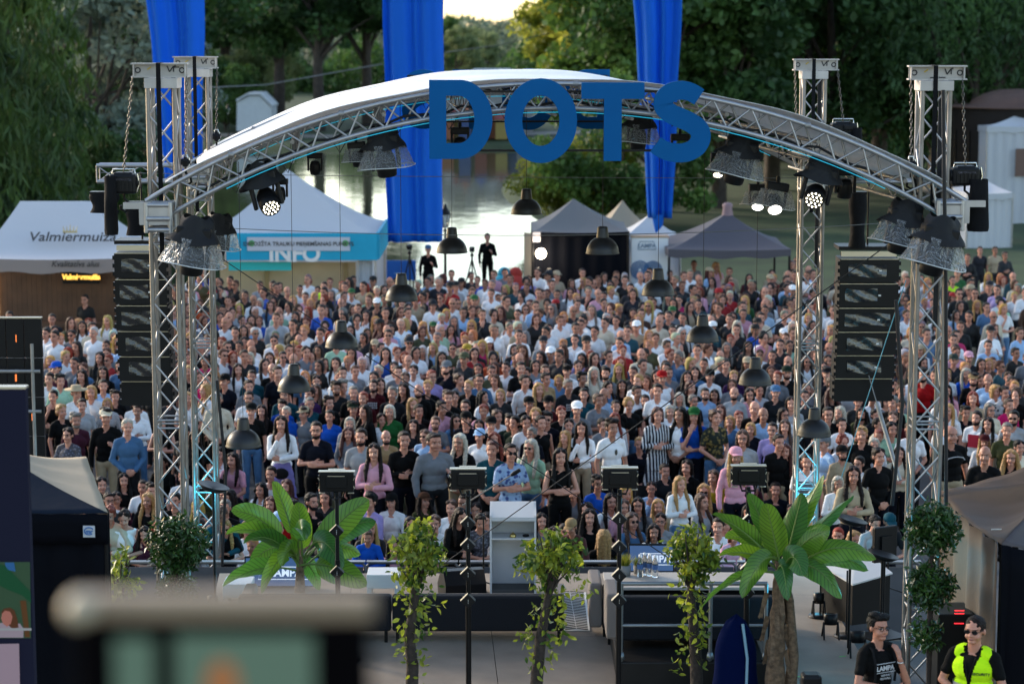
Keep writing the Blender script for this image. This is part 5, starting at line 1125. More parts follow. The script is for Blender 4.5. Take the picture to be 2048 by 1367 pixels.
def grow(mb, voxel, smooth=2, fold=0., fscale=9., seed=0, dec=None, tf=None):
    me = bpy.data.meshes.new('g'); me.from_pydata(mb.V, [], mb.F); me.update()
    o = bpy.data.objects.new('g', me); C.objects.link(o)
    md = o.modifiers.new('r', 'REMESH'); md.mode = 'VOXEL'; md.voxel_size = voxel; md.use_smooth_shade = True
    if smooth: s_ = o.modifiers.new('s', 'SMOOTH'); s_.factor = .5; s_.iterations = smooth
    if dec: d_ = o.modifiers.new('d', 'DECIMATE'); d_.ratio = dec
    out = bpy.data.meshes.new_from_object(o.evaluated_get(bpy.context.evaluated_depsgraph_get()))
    bpy.data.objects.remove(o); bpy.data.meshes.remove(me)
    if fold:
        nv = len(out.vertices); co = np.empty(nv*3, 'f'); out.vertices.foreach_get('co', co); co = co.reshape(-1, 3); no = np.empty(nv*3, 'f'); out.vertices.foreach_get('normal', no); no = no.reshape(-1, 3)
        x, y, z = co[:, 0]*fscale+seed, co[:, 1]*fscale, co[:, 2]*fscale
        f = np.sin(x*3.1+2*np.sin(z*1.7+y))*np.sin(z*2.3+1.5*np.sin(x*2.1))+.6*np.sin(z*4.7+x*2.9+y*3.3)*np.sin(y*3.7+z)
        co += no*(f*fold)[:, None]; out.vertices.foreach_set('co', co.ravel()); out.update()
    out.polygons.foreach_set('use_smooth', np.ones(len(out.polygons), bool)); return out
HS = 1.08; HC0 = Vector((0, 0, 1.53)); HZ = 1.53+.125*HS
def rotx(p, a, pv=(0, 0, .97)):
    p = Vector(p)-Vector(pv); return Matrix.Rotation(a, 3, 'X') @ p+Vector(pv)
POSES = {
 'idle': dict(e=((.235, .03, 1.13), (-.235, .03, 1.13)), w=((.24, -.05, .89), (-.24, -.05, .89)), hd=((0, -.15, -1), (0, -.15, -1)), pn=((-1, 0, 0), (1, 0, 0))),
 'cross': dict(e=((.25, -.06, 1.14), (-.25, -.06, 1.15)), w=((.03, -.20, 1.15), (-.03, -.17, 1.19)), hd=((-1, .02, .1), (1, .08, -.05)), pn=((0, 1, 0), (0, 1, 0))),
 'chin': dict(e=((.24, -.07, 1.14), (-.17, -.15, 1.15)), w=((.0, -.19, 1.12), (-.05, -.18, 1.40)), hd=((-1, .05, .05), (.25, .1, 1)), pn=((0, 1, 0), (.2, .6, 0))),
 'clasp': dict(e=((.25, .02, 1.14), (-.25, .02, 1.14)), w=((.08, -.17, .98), (-.08, -.17, .98)), hd=((-.8, -.1, -.4), (.8, -.1, -.4)), pn=((0, 1, 0), (0, 1, 0))),
 'hold': dict(e=((.245, -.02, 1.14), (-.235, .03, 1.13)), w=((.10, -.24, 1.20), (-.24, -.05, .89)), hd=((-.3, -.5, .6), (0, -.15, -1)), pn=((-1, .3, 0), (1, 0, 0))),
 'lean': dict(e=((.28, -.17, 1.10), (-.28, -.17, 1.10)), w=((.07, -.34, 1.08), (-.07, -.31, 1.08)), hd=((-1, -.1, 0), (1, -.15, 0)), pn=((0, 0, -1), (0, 0, -1)), lean=rad(16)),
 'sit': dict(e=((.25, -.08, 1.13), (-.25, -.08, 1.13)), w=((.10, -.30, 1.02), (-.10, -.30, 1.02)), hd=((-.7, -.4, -.2), (.7, -.4, -.2)), pn=((0, .3, -1), (0, .3, -1)), sit=.62),
 'sitchin': dict(e=((.25, -.12, 1.10), (-.16, -.22, 1.10)), w=((.05, -.32, 1.0), (-.04, -.17, 1.37)), hd=((-1, -.1, 0), (.2, .1, 1)), pn=((0, .3, -1), (.2, .6, 0)), sit=.62),
}
def joints(p):
    d = dict(POSES[p]); dz = d.get('sit', 0); ln = d.get('lean', 0)
    f = lambda q: Vector((q[0], q[1], q[2]-dz)); up = (lambda q: f(rotx(q, ln))) if ln else f
    J = dict(f=f, up=up, dz=dz, sh=[up((.168, .01, 1.41)), up((-.168, .01, 1.41))])
    J['el'] = [f(q) for q in d['e']]; J['wr'] = [f(q) for q in d['w']]; J['hd'] = d['hd']; J['pn'] = d['pn']
    if dz:
        J['hip'] = [Vector((.09, 0, .30)), Vector((-.09, 0, .30))]; J['kn'] = [Vector((.24, -.40, .36)), Vector((-.24, -.40, .36))]; J['an'] = [Vector((-.10, -.46, .09)), Vector((.12, -.55, .08))]; J['toe'] = [Vector((-.26, -.52, .05)), Vector((.26, -.62, .05))]
        if p == 'sit': J['kn'] = [Vector((.14, -.42, .50)), Vector((-.14, -.42, .50))]; J['an'] = [Vector((.11, -.52, .09)), Vector((-.11, -.52, .09))]; J['toe'] = [Vector((.12, -.70, .04)), Vector((-.12, -.70, .04))]
    else: J['hip'] = [Vector((.09, 0, .92)), Vector((-.09, 0, .92))]; J['kn'] = [Vector((.10, -.02, .50)), Vector((-.10, -.02, .50))]; J['an'] = [Vector((.11, .02, .09)), Vector((-.11, .02, .09))]; J['toe'] = [Vector((.13, -.15, .04)), Vector((-.13, -.15, .04))]
    return J
def add_hand(mb, w_, hd, pn, s, curl=.5, rf=.0088):
    d = Vector(hd).normalized(); n_ = Vector(pn); n_ = (n_-d*n_.dot(d)).normalized(); sd_ = d.cross(n_)*s; w_ = Vector(w_)
    for k in (-1, 0, 1): capm(mb, w_+sd_*k*.016, w_+d*.085+sd_*k*.025, .015, .013, n=8)
    for k, L in enumerate((.072, .082, .076, .06)):
        b = w_+d*.088+sd_*(k-1.5)*.0205; m1_ = b+(d*math.cos(curl*.6)+n_*math.sin(curl*.6))*L*.5; m2_ = m1_+(d*math.cos(curl*1.7)+n_*math.sin(curl*1.7))*L*.5
        capm(mb, b-d*.01, m1_, rf, rf*.95, n=7); capm(mb, m1_, m2_, rf*.95, rf*.8, n=7)
    t0 = w_+d*.025-sd_*.028; t1 = t0+(d*.7-sd_*.55+n_*.25).normalized()*.042; t2 = t1+(d*.9-sd_*.1+n_*.3).normalized()*.032
    capm(mb, t0, t1, .0125, .0105, n=7); capm(mb, t1, t2, .0105, .009, n=7)
def body_mb(J, headup=None):
    mb = MB(); up, f = J['up'], J['f']
    def eu(c, r): mb.sphere(up(c), r, 18, 12)
    ell(mb, f((0, .01, .95)), (.155, .105, .12)); eu((0, .0, 1.10), (.13, .092, .13)); eu((0, 0, 1.28), (.158, .11, .17)); capm(mb, up((-.14, .01, 1.415)), up((.14, .01, 1.415)), .052); capm(mb, up((-.03, .02, 1.475)), up((-.14, .01, 1.425)), .04); capm(mb, up((.03, .02, 1.475)), up((.14, .01, 1.425)), .04)
    capm(mb, up((0, .012, 1.42)), up((0, .0, 1.57)), .056, .052)
    up0 = up; up = lambda q: up0((Vector(q)-HC0)*HS+HC0)
    def eu(c, r): mb.sphere(up(c), tuple(k*HS for k in r), 18, 12)
    eu((0, .005, 1.668), (.074, .094, .092)); eu((0, -.022, 1.612), (.060, .072, .082)); eu((0, -.06, 1.552), (.034, .032, .022)); eu((.03, -.05, 1.60), (.03, .04, .03)); eu((-.03, -.05, 1.60), (.03, .04, .03))
    capm(mb, up((0, -.088, 1.645)), up((0, -.106, 1.612)), .009, .0125, n=8); eu((0, -.078, 1.668), (.045, .018, .009))
    for s in (-1, 1): mb.sphere(up((s*.077, .008, 1.632)), (.011, .02, .03), 10, 8); eu((s*.011, -.096, 1.608), (.008, .008, .007))
    eu((0, -.086, 1.579), (.022, .012, .008))
    up = up0
    for i, s in ((0, 1), (1, -1)):
        capm(mb, J['sh'][i], J['el'][i], .048, .036); capm(mb, J['el'][i], J['wr'][i], .037, .026); add_hand(mb, J['wr'][i], J['hd'][i], J['pn'][i], s)
        capm(mb, J['hip'][i], J['kn'][i], .082, .052); capm(mb, J['kn'][i], J['an'][i], .052, .036); capm(mb, J['an'][i]+Vector((0, 0, -.03)), J['toe'][i], .034, .03)
    return mb
def top_mb(J, kind):
    mb = MB(); up, f = J['up'], J['f']
    ell(mb, f((0, .01, 1.0)), (.168, .118, .11)); mb.sphere(up((0, 0, 1.12)), (.155, .112, .14), 18, 12); mb.sphere(up((0, 0, 1.28)), (.176, .127, .16), 18, 12); capm(mb, up((-.14, .01, 1.41)), up((.14, .01, 1.41)), .060)
    if kind != 'S':
        for s_ in (-1, 1): capm(mb, up((s_*.06, .015, 1.462)), up((s_*.15, .01, 1.425)), .044, .05)
    if kind == 'S': return mb
    for i in (0, 1):
        sh, el, wr = J['sh'][i], J['el'][i], J['wr'][i]
        if kind == 'T': e = sh+(el-sh)*.62; capm(mb, sh, e, .059, .054)
        else: capm(mb, sh, el, .059, .050); capm(mb, el, wr-(wr-el).normalized()*.012, .050, .038)
    if kind == 'L': capm(mb, up((-.06, .03, 1.455)), up((.06, .03, 1.455)), .028)
    return mb
def bottom_mb(J, kind):
    mb = MB(); f = J['f']
    if kind == 'skirt' and not J['dz']:
        V = []; prof = [(.145, 1.04), (.165, .98), (.19, .85), (.22, .6), (.26, .32), (.25, .3), (.12, .32), (.1, .8), (.001, .9)]
        prof = [(.001, 1.04)]+prof; mb.lathe([(r, z) for r, z in prof], n=28, M=Matrix.Diagonal((1, .8, 1))); return mb
    ell(mb, f((0, .012, .95)), (.165, .118, .115))
    for i in (0, 1):
        kn, an = J['kn'][i], J['an'][i]; e = an if kind != 'shorts' else kn+(an-kn)*.1
        capm(mb, J['hip'][i], kn, .092, .066); capm(mb, kn, e, .064, .05) if kind != 'shorts' else None
    return mb
def shoe_mb(J):
    mb = MB()
    for i in (0, 1): capm(mb, J['an'][i]+Vector((0, .03, -.04)), J['toe'][i], .044, .038); capm(mb, J['an'][i]+Vector((0, .04, -.045)), J['an'][i]+Vector((0, 0, 0)), .042, .042)
    return mb
def hair_mb(style):
    mb = MB(); c = Vector((0, 0, 1.655))
    def e(o_, r): mb.sphere(c+Vector(o_), r, 18, 12)
    if style in ('short', 'cap'): e((0, .02, .026), (.084, .092, .088)); e((0, .045, -.02), (.078, .062, .06)); 
    if style == 'short': e((.01, -.03, .078), (.06, .05, .028))
    if style == 'buzz': mb.sphere((0, .014, 1.680), (.0785, .0955, .0905), 24, 16); mb.sphere((0, .04, 1.63), (.0775, .06, .05), 18, 12)
    if style == 'tuft': e((0, .03, .03), (.092, .095, .088)); e((.015, -.035, .085), (.075, .06, .04)); e((-.03, .02, .1), (.06, .06, .035)); e((0, .05, -.02), (.08, .06, .06))
    if style == 'balding': e((0, .035, -.008), (.0795, .072, .052))
    if style in ('bob', 'long', 'wavy', 'tied'): e((0, .022, .024), (.086, .094, .090)); e((0, .05, -.03), (.08, .06, .07)); e((.03, -.028, .066), (.05, .045, .035)); e((-.03, -.028, .066), (.05, .045, .035))
    if style == 'bob':
        for s in (-1, 1): capm(mb, c+Vector((s*.07, .01, .03)), c+Vector((s*.082, .012, -.11)), .026, .024)
        capm(mb, c+Vector((-.045, .06, -.02)), c+Vector((-.04, .055, -.12)), .045, .035); capm(mb, c+Vector((.045, .06, -.02)), c+Vector((.04, .055, -.12)), .045, .035)
    if style in ('long', 'wavy'):
        for s in (-1, 1):
            k = 1.25 if style == 'wavy' else 1
            capm(mb, c+Vector((s*.07, .0, .03)), c+Vector((s*.085*k, .005, -.13)), .03*k, .03*k); capm(mb, c+Vector((s*.085*k, .005, -.12)), c+Vector((s*.105*k, -.07, -.26)), .03*k, .034*k); capm(mb, c+Vector((s*.105*k, -.07, -.26)), c+Vector((s*.10*k, -.115, -.40)), .032*k, .016)
            capm(mb, c+Vector((s*.05, .06, -.02)), c+Vector((s*.06*k, .09, -.34)), .045*k, .035*k)
        capm(mb, c+Vector((0, .07, -.02)), c+Vector((0, .10, -.36)), .05, .04)
    if style == 'tied': e((0, .115, .06), (.035, .035, .035)); 
    if style == 'curly': 
        e((0, .03, .03), (.105, .10, .10)); g = random.Random(4)
        for k in range(46):
            a, t = g.uniform(0, 6.28), g.uniform(.1, 1.9); q = Vector((.095*math.sin(t)*math.cos(a), .03+.09*math.sin(t)*math.sin(a), .03+.1*math.cos(t)))
            if q.y > -.045 or q.z > .07: e(q, (.022, .022, .022))
    return mb
HAIRM = {}
def hair_mesh(style):
    if style not in HAIRM:
        HAIRM[style] = grow(hair_mb(style), .0075, 1, .0028 if style != 'balding' else .0005, 26 if style != 'curly' else 40)
    return HAIRM[style]
def hat_mesh(kind):
    c = Vector((0, .005, 1.655)); mb = MB(True)
    if kind == 'cap':
        mb.lathe([(.091, .028), (.092, .05), (.085, .085), (.06, .112), (.03, .122), (.001, .124)], c, 20, Matrix.Diagonal((1, 1.12, 1))); mb.grid(lambda u, v: c+Vector(((u-.5)*.16*(1-.25*v), -.085-.085*v-.02*math.sin(math.pi*u), .036-.012*v+.012*math.sin(math.pi*u))), 10, 4)
    elif kind == 'bucket': mb.lathe([(.125, .0), (.128, .004), (.095, .05), (.085, .10), (.06, .115), (.001, .117)], c, 20, Matrix.Diagonal((1, 1.12, 1)))
    else: mb.lathe([(.19, .045), (.191, .05), (.10, .045), (.09, .06), (.08, .115), (.04, .125), (.001, .12)], c, 22, Matrix.Diagonal((1, 1.1, 1)))
    me = bpy.data.meshes.new('hat'); me.from_pydata(mb.V, [], mb.F); me.update(); me.polygons.foreach_set('use_smooth', mb.sm); return me
def glasses_mesh(dark):
    mb = MB(True); c = Vector((0, -.098, 1.645))
    for s in (-1, 1):
        pts = [c+Vector((s*.031+.022*math.cos(t), .006*abs(math.cos(t)), .017*math.sin(t))) for t in (2*math.pi*k/12 for k in range(12))]
        mb.mi = 0; mb.path(pts, .0028, n=4, closed=True); mb.tube(c+Vector((s*.053, .004, .004)), c+Vector((s*.078, .09, .004)), .0022, n=4)
        if dark: mb.mi = 0; mb.add(pts, [tuple(range(12))])
    mb.tube(c+Vector((-.009, 0, .004)), c+Vector((.009, 0, .004)), .002, n=4)
    me = bpy.data.meshes.new('glasses'); me.from_pydata(mb.V, [], mb.F); me.update(); return me
def beard_mesh():
    mb = MB(); mb.sphere((0, -.045, 1.556), (.058, .056, .036), 16, 10); mb.sphere((.045, -.02, 1.585), (.022, .04, .035), 12, 8); mb.sphere((-.045, -.02, 1.585), (.022, .04, .035), 12, 8); mb.sphere((0, -.098, 1.594), (.026, .009, .005), 10, 6)
    return grow(mb, .006, 1, .0015, 40)
# materials for people
def rgb(h): return tuple(((int(h[i:i+2], 16)/255)**2.75) for i in (0, 2, 4))
TOPC = dict(white='ececec', black='0e0e10', navy='131a2a', grey='808388', ltgrey='a9abad', dkgrey='2c2e32', ltblue='a4c0de', blue='1f5fb4', denim='5b7c9c', teal='1f5560', pink='d8a6b4', magenta='c5286e', purple='4b2f5a', lilac='a99cc8', plum='5a3040', maroon='561a22', red='a81820', beige='b5a58c', cream='d8cdb8', tan='a08a6a', brown='5a4030', olive='55583c', green='2f6a3c', dkgreen='22382c', mint='a8c8ae', yellow='d0a82a', mustard='a8902e', orange='c05a22', ltpurple='8f86b8', hivis='c8f02a', aqua='3fb0c8')
HAIRC = dict(k='0d0a08', n='28190f', t='573a22', y='b48f5c', g='7d7872', w='bdb6a8', r='8a3c1c', a='5a2a18')
HN = dict(k='black', n='brown', t='light brown', y='blond', g='grey', w='white', r='ginger', a='auburn')
def cmat(nm):
    return principled(nm+'_clothing', rgb(TOPC[nm]), .85, spec=.2, bump=.25, bscale=60, var=.08, vscale=14, rnd=.12)
def hmat(k): return principled(HN[k].replace(' ', '_')+'_hair', rgb(HAIRC[k]), .55, bump=.9, bscale=70, var=.3, vscale=40, rnd=.15)
def smat(i):
    m = principled('skin_%s' % ['fair', 'warm', 'tanned'][i], [(.53, .245, .165), (.46, .20, .13), (.33, .145, .09)][i], .5, var=.08, vscale=20, rnd=.08)
    b = m.node_tree.nodes['Principled BSDF']; b.inputs['Subsurface Weight'].default_value = .0; return m
EYE = principled('eye_dark', (.03, .02, .018), .3); LIP = principled('lips', (.30, .10, .085), .5); SCLERA = principled('eye_white', (.33, .28, .25), .4)
def striped(name, c1, c2, sc, ax='z'):
    m = principled(name, c1, .85); t = m.node_tree; b = t.nodes['Principled BSDF']; tc = [n for n in t.nodes if n.type == 'TEX_COORD'][0]; w_ = t.nodes.new('ShaderNodeTexWave'); w_.inputs['Scale'].default_value = sc; w_.bands_direction = {'z': 'Z', 'x': 'X'}[ax]
    cr = t.nodes.new('ShaderNodeValToRGB'); cr.color_ramp.interpolation = 'CONSTANT'; cr.color_ramp.elements[1].position = .55; cr.color_ramp.elements[0].color = (*c1, 1); cr.color_ramp.elements[1].color = (*c2, 1)
    t.links.new(tc.outputs['Object'], w_.inputs['Vector']); t.links.new(w_.outputs['Fac'], cr.inputs[0]); t.links.new(cr.outputs[0], b.inputs['Base Color']); return m
def printed(name, c1, c2, sc):
    m = principled(name, c1, .85); t = m.node_tree; b = t.nodes['Principled BSDF']; tc = [n for n in t.nodes if n.type == 'TEX_COORD'][0]; w_ = t.nodes.new('ShaderNodeTexVoronoi'); w_.inputs['Scale'].default_value = sc
    cr = t.nodes.new('ShaderNodeValToRGB'); cr.color_ramp.elements[0].position = .3; cr.color_ramp.elements[1].position = .5; cr.color_ramp.elements[0].color = (*c2, 1); cr.color_ramp.elements[1].color = (*c1, 1)
    t.links.new(tc.outputs['Object'], w_.inputs['Vector']); t.links.new(w_.outputs['Distance'], cr.inputs[0]); t.links.new(cr.outputs[0], b.inputs['Base Color']); return m
SPECIAL = {
 'striped': (lambda: striped('navy_white_stripes', rgb('1b2436'), rgb('d0d0d0'), 6.5, 'x'), 'navy and white striped dress'),
 'stripedw': (lambda: striped('thin_grey_stripes', rgb('d0d0d0'), rgb('70757c'), 14), 'finely striped white top'),
 'floral': (lambda: printed('blue_floral', rgb('9fb4d0'), rgb('44568a'), 16), 'pale blue floral blouse'),
 'flordk': (lambda: printed('dark_floral', rgb('3a4038'), rgb('8a7a50'), 18), 'dark patterned blouse'),
 'printgrey': (lambda: printed('grey_print', rgb('4a4850'), rgb('7a7884'), 26), 'grey patterned T-shirt'),
 'plaid': (lambda: printed('plaid_print', rgb('5a2a2a'), rgb('4a6a3a'), 12), 'dark plaid shirt'),
 'check': (lambda: striped('pale_blue_check', rgb('b0c6dc'), rgb('8098b4'), 18, 'x'), 'pale blue checked shirt'),
 'printw': (lambda: printed('white_print', rgb('c8c8c8'), rgb('55585c'), 14), 'white T-shirt with a dark print'),
}
def topmat(nm): return SPECIAL[nm][0]() if nm in SPECIAL else cmat(nm)
PM = {}
def pose_meshes(p):
    if p in PM: return PM[p]
    J = joints(p); d = {'J': J}
    b = grow(body_mb(J), .0072, 2)
    nf = len(b.polygons); ce = np.empty(nf*3, 'f'); b.polygons.foreach_get('center', ce); ce = ce.reshape(-1, 3).copy()
    # back to the upright head frame
    ln = POSES[p].get('lean', 0); dz = J['dz']; ce[:, 2] += dz
    if ln:
        y, z = ce[:, 1].copy(), ce[:, 2]-.97; c_, s_ = math.cos(-ln), math.sin(-ln); ce[:, 1] = y*c_-z*s_; ce[:, 2] = y*s_+z*c_+.97
    ce = (ce-np.array(HC0))/HS+np.array(HC0)
    mi = np.zeros(nf, 'i'); X, Y, Z = ce[:, 0], ce[:, 1], ce[:, 2]; fr = Y < -.045
    mi[fr & (((np.abs(X)-.031)/.016)**2+((Z-1.643)/.0085)**2 < 1)] = 4
    mi[fr & (((np.abs(X)-.031)/.0085)**2+((Z-1.643)/.0085)**2 < 1)] = 1
    mi[fr & (((np.abs(X)-.032)/.021)**2+((Z-1.664-.1*np.abs(np.abs(X)-.03))/.0045)**2 < 1)] = 3
    mi[fr & ((X/.023)**2+((Z-1.579)/.0075)**2 < 1) & (Y < -.07)] = 2
    b.polygons.foreach_set('material_index', mi)
    for m_ in (smat(0), EYE, LIP, hmat('n'), SCLERA): b.materials.append(m_)
    d['body'] = b
    for k in 'TLS': me = grow(top_mb(J, k), .011, 2, .0035, 9, ord(k)); me.materials.append(cmat('grey')); d[k] = me
    for k in ('trousers', 'shorts', 'skirt'):
        if dz and k == 'skirt': d[k] = d['shorts']; continue
        me = grow(bottom_mb(J, k), .012, 2, .003 if k != 'skirt' else .008, 8, 3); me.materials.append(cmat('navy')); d[k] = me
    me = grow(shoe_mb(J), .011, 1); me.materials.append(cmat('black')); d['shoes'] = me
    PM[p] = d; return d
HATM = {}
def part(name, me, parent, mats, loc=None, M=None):
    o = bpy.data.objects.new(name, me); C.objects.link(o); o.parent = parent
    if not me.materials:
        for _ in mats: me.materials.append(mats[0])
    for i, m_ in enumerate(mats):
        if i < len(me.materials): o.material_slots[i].link = 'OBJECT'; o.material_slots[i].material = m_
    if M is not None: o.matrix_local = M
    return o
def headM(p):     # transform from upright head frame to the posed one
    J = PM[p]['J']; ln = POSES[p].get('lean', 0)
    T = Matrix.Translation((0, 0, -J['dz']))
    if ln: T = T @ Matrix.Translation((0, 0, .97)) @ Matrix.Rotation(ln, 4, 'X') @ Matrix.Translation((0, 0, -.97))
    return T @ Matrix.Translation(HC0) @ Matrix.Scale(HS, 4) @ Matrix.Translation(-HC0)
def make_person(loc, rz, s, pose, hair, hc, top, tk, bot, bc, skin, ex='', wide=1., group='people in the crowd', shc='black'):
    d = pose_meshes(pose); r = empty('person', loc, rz); r.scale = (s*wide, s*wide if wide > 1 else s, s); HM = headM(pose)
    h = hmat(hc if hc in HAIRC else 'n')
    part('body', d['body'], r, [smat(skin), EYE, LIP, h, SCLERA])
    tm = topmat(top); part({'T': 'shirt', 'L': 'jacket' if 'jacket' in ex else 'sweater', 'S': 'sleeveless_top'}[tk], d[tk], r, [tm])
    part(bot if bot != 'trousers' else 'trousers', d[bot], r, [topmat(bc)]); part('shoes', d['shoes'], r, [cmat(shc)])
    if hair != 'bald': part('hair', hair_mesh(hair), r, [h], M=HM)
    for e_ in ex.split(','):
        k = e_.strip()
        if not k: continue
        if k.startswith(('cap:', 'bucket:', 'straw:')):
            a, c_ = k.split(':'); 
            if a not in HATM: HATM[a] = hat_mesh(a)
            part('cap' if a == 'cap' else 'hat', HATM[a], r, [topmat(c_)], M=HM)
        if k in ('glasses', 'sunglasses'):
            if k not in HATM: HATM[k] = glasses_mesh(k == 'sunglasses')
            part(k, HATM[k], r, [BLK], M=HM)
        if k == 'sunhead':
            if 'sunglasses' not in HATM: HATM['sunglasses'] = glasses_mesh(True)
            part('sunglasses', HATM['sunglasses'], r, [BLK], M=HM @ Matrix.Translation((0, .03, .085)))
        if k == 'beard':
            if k not in HATM: HATM[k] = beard_mesh()
            part('beard', HATM[k], r, [h], M=HM)
        if k == 'vest' or k == 'hivis':
            m_ = MB(True); m_.grid(lambda u, v: Vector((.19*math.cos(u*6.283), .142*math.sin(u*6.283), 1.0+.36*v))*1.0+Vector((0, 0, -d['J']['dz'])), 28, 6); o = m_.build('vest', topmat('hivis' if k == 'hivis' else 'grey'), r)
    return r
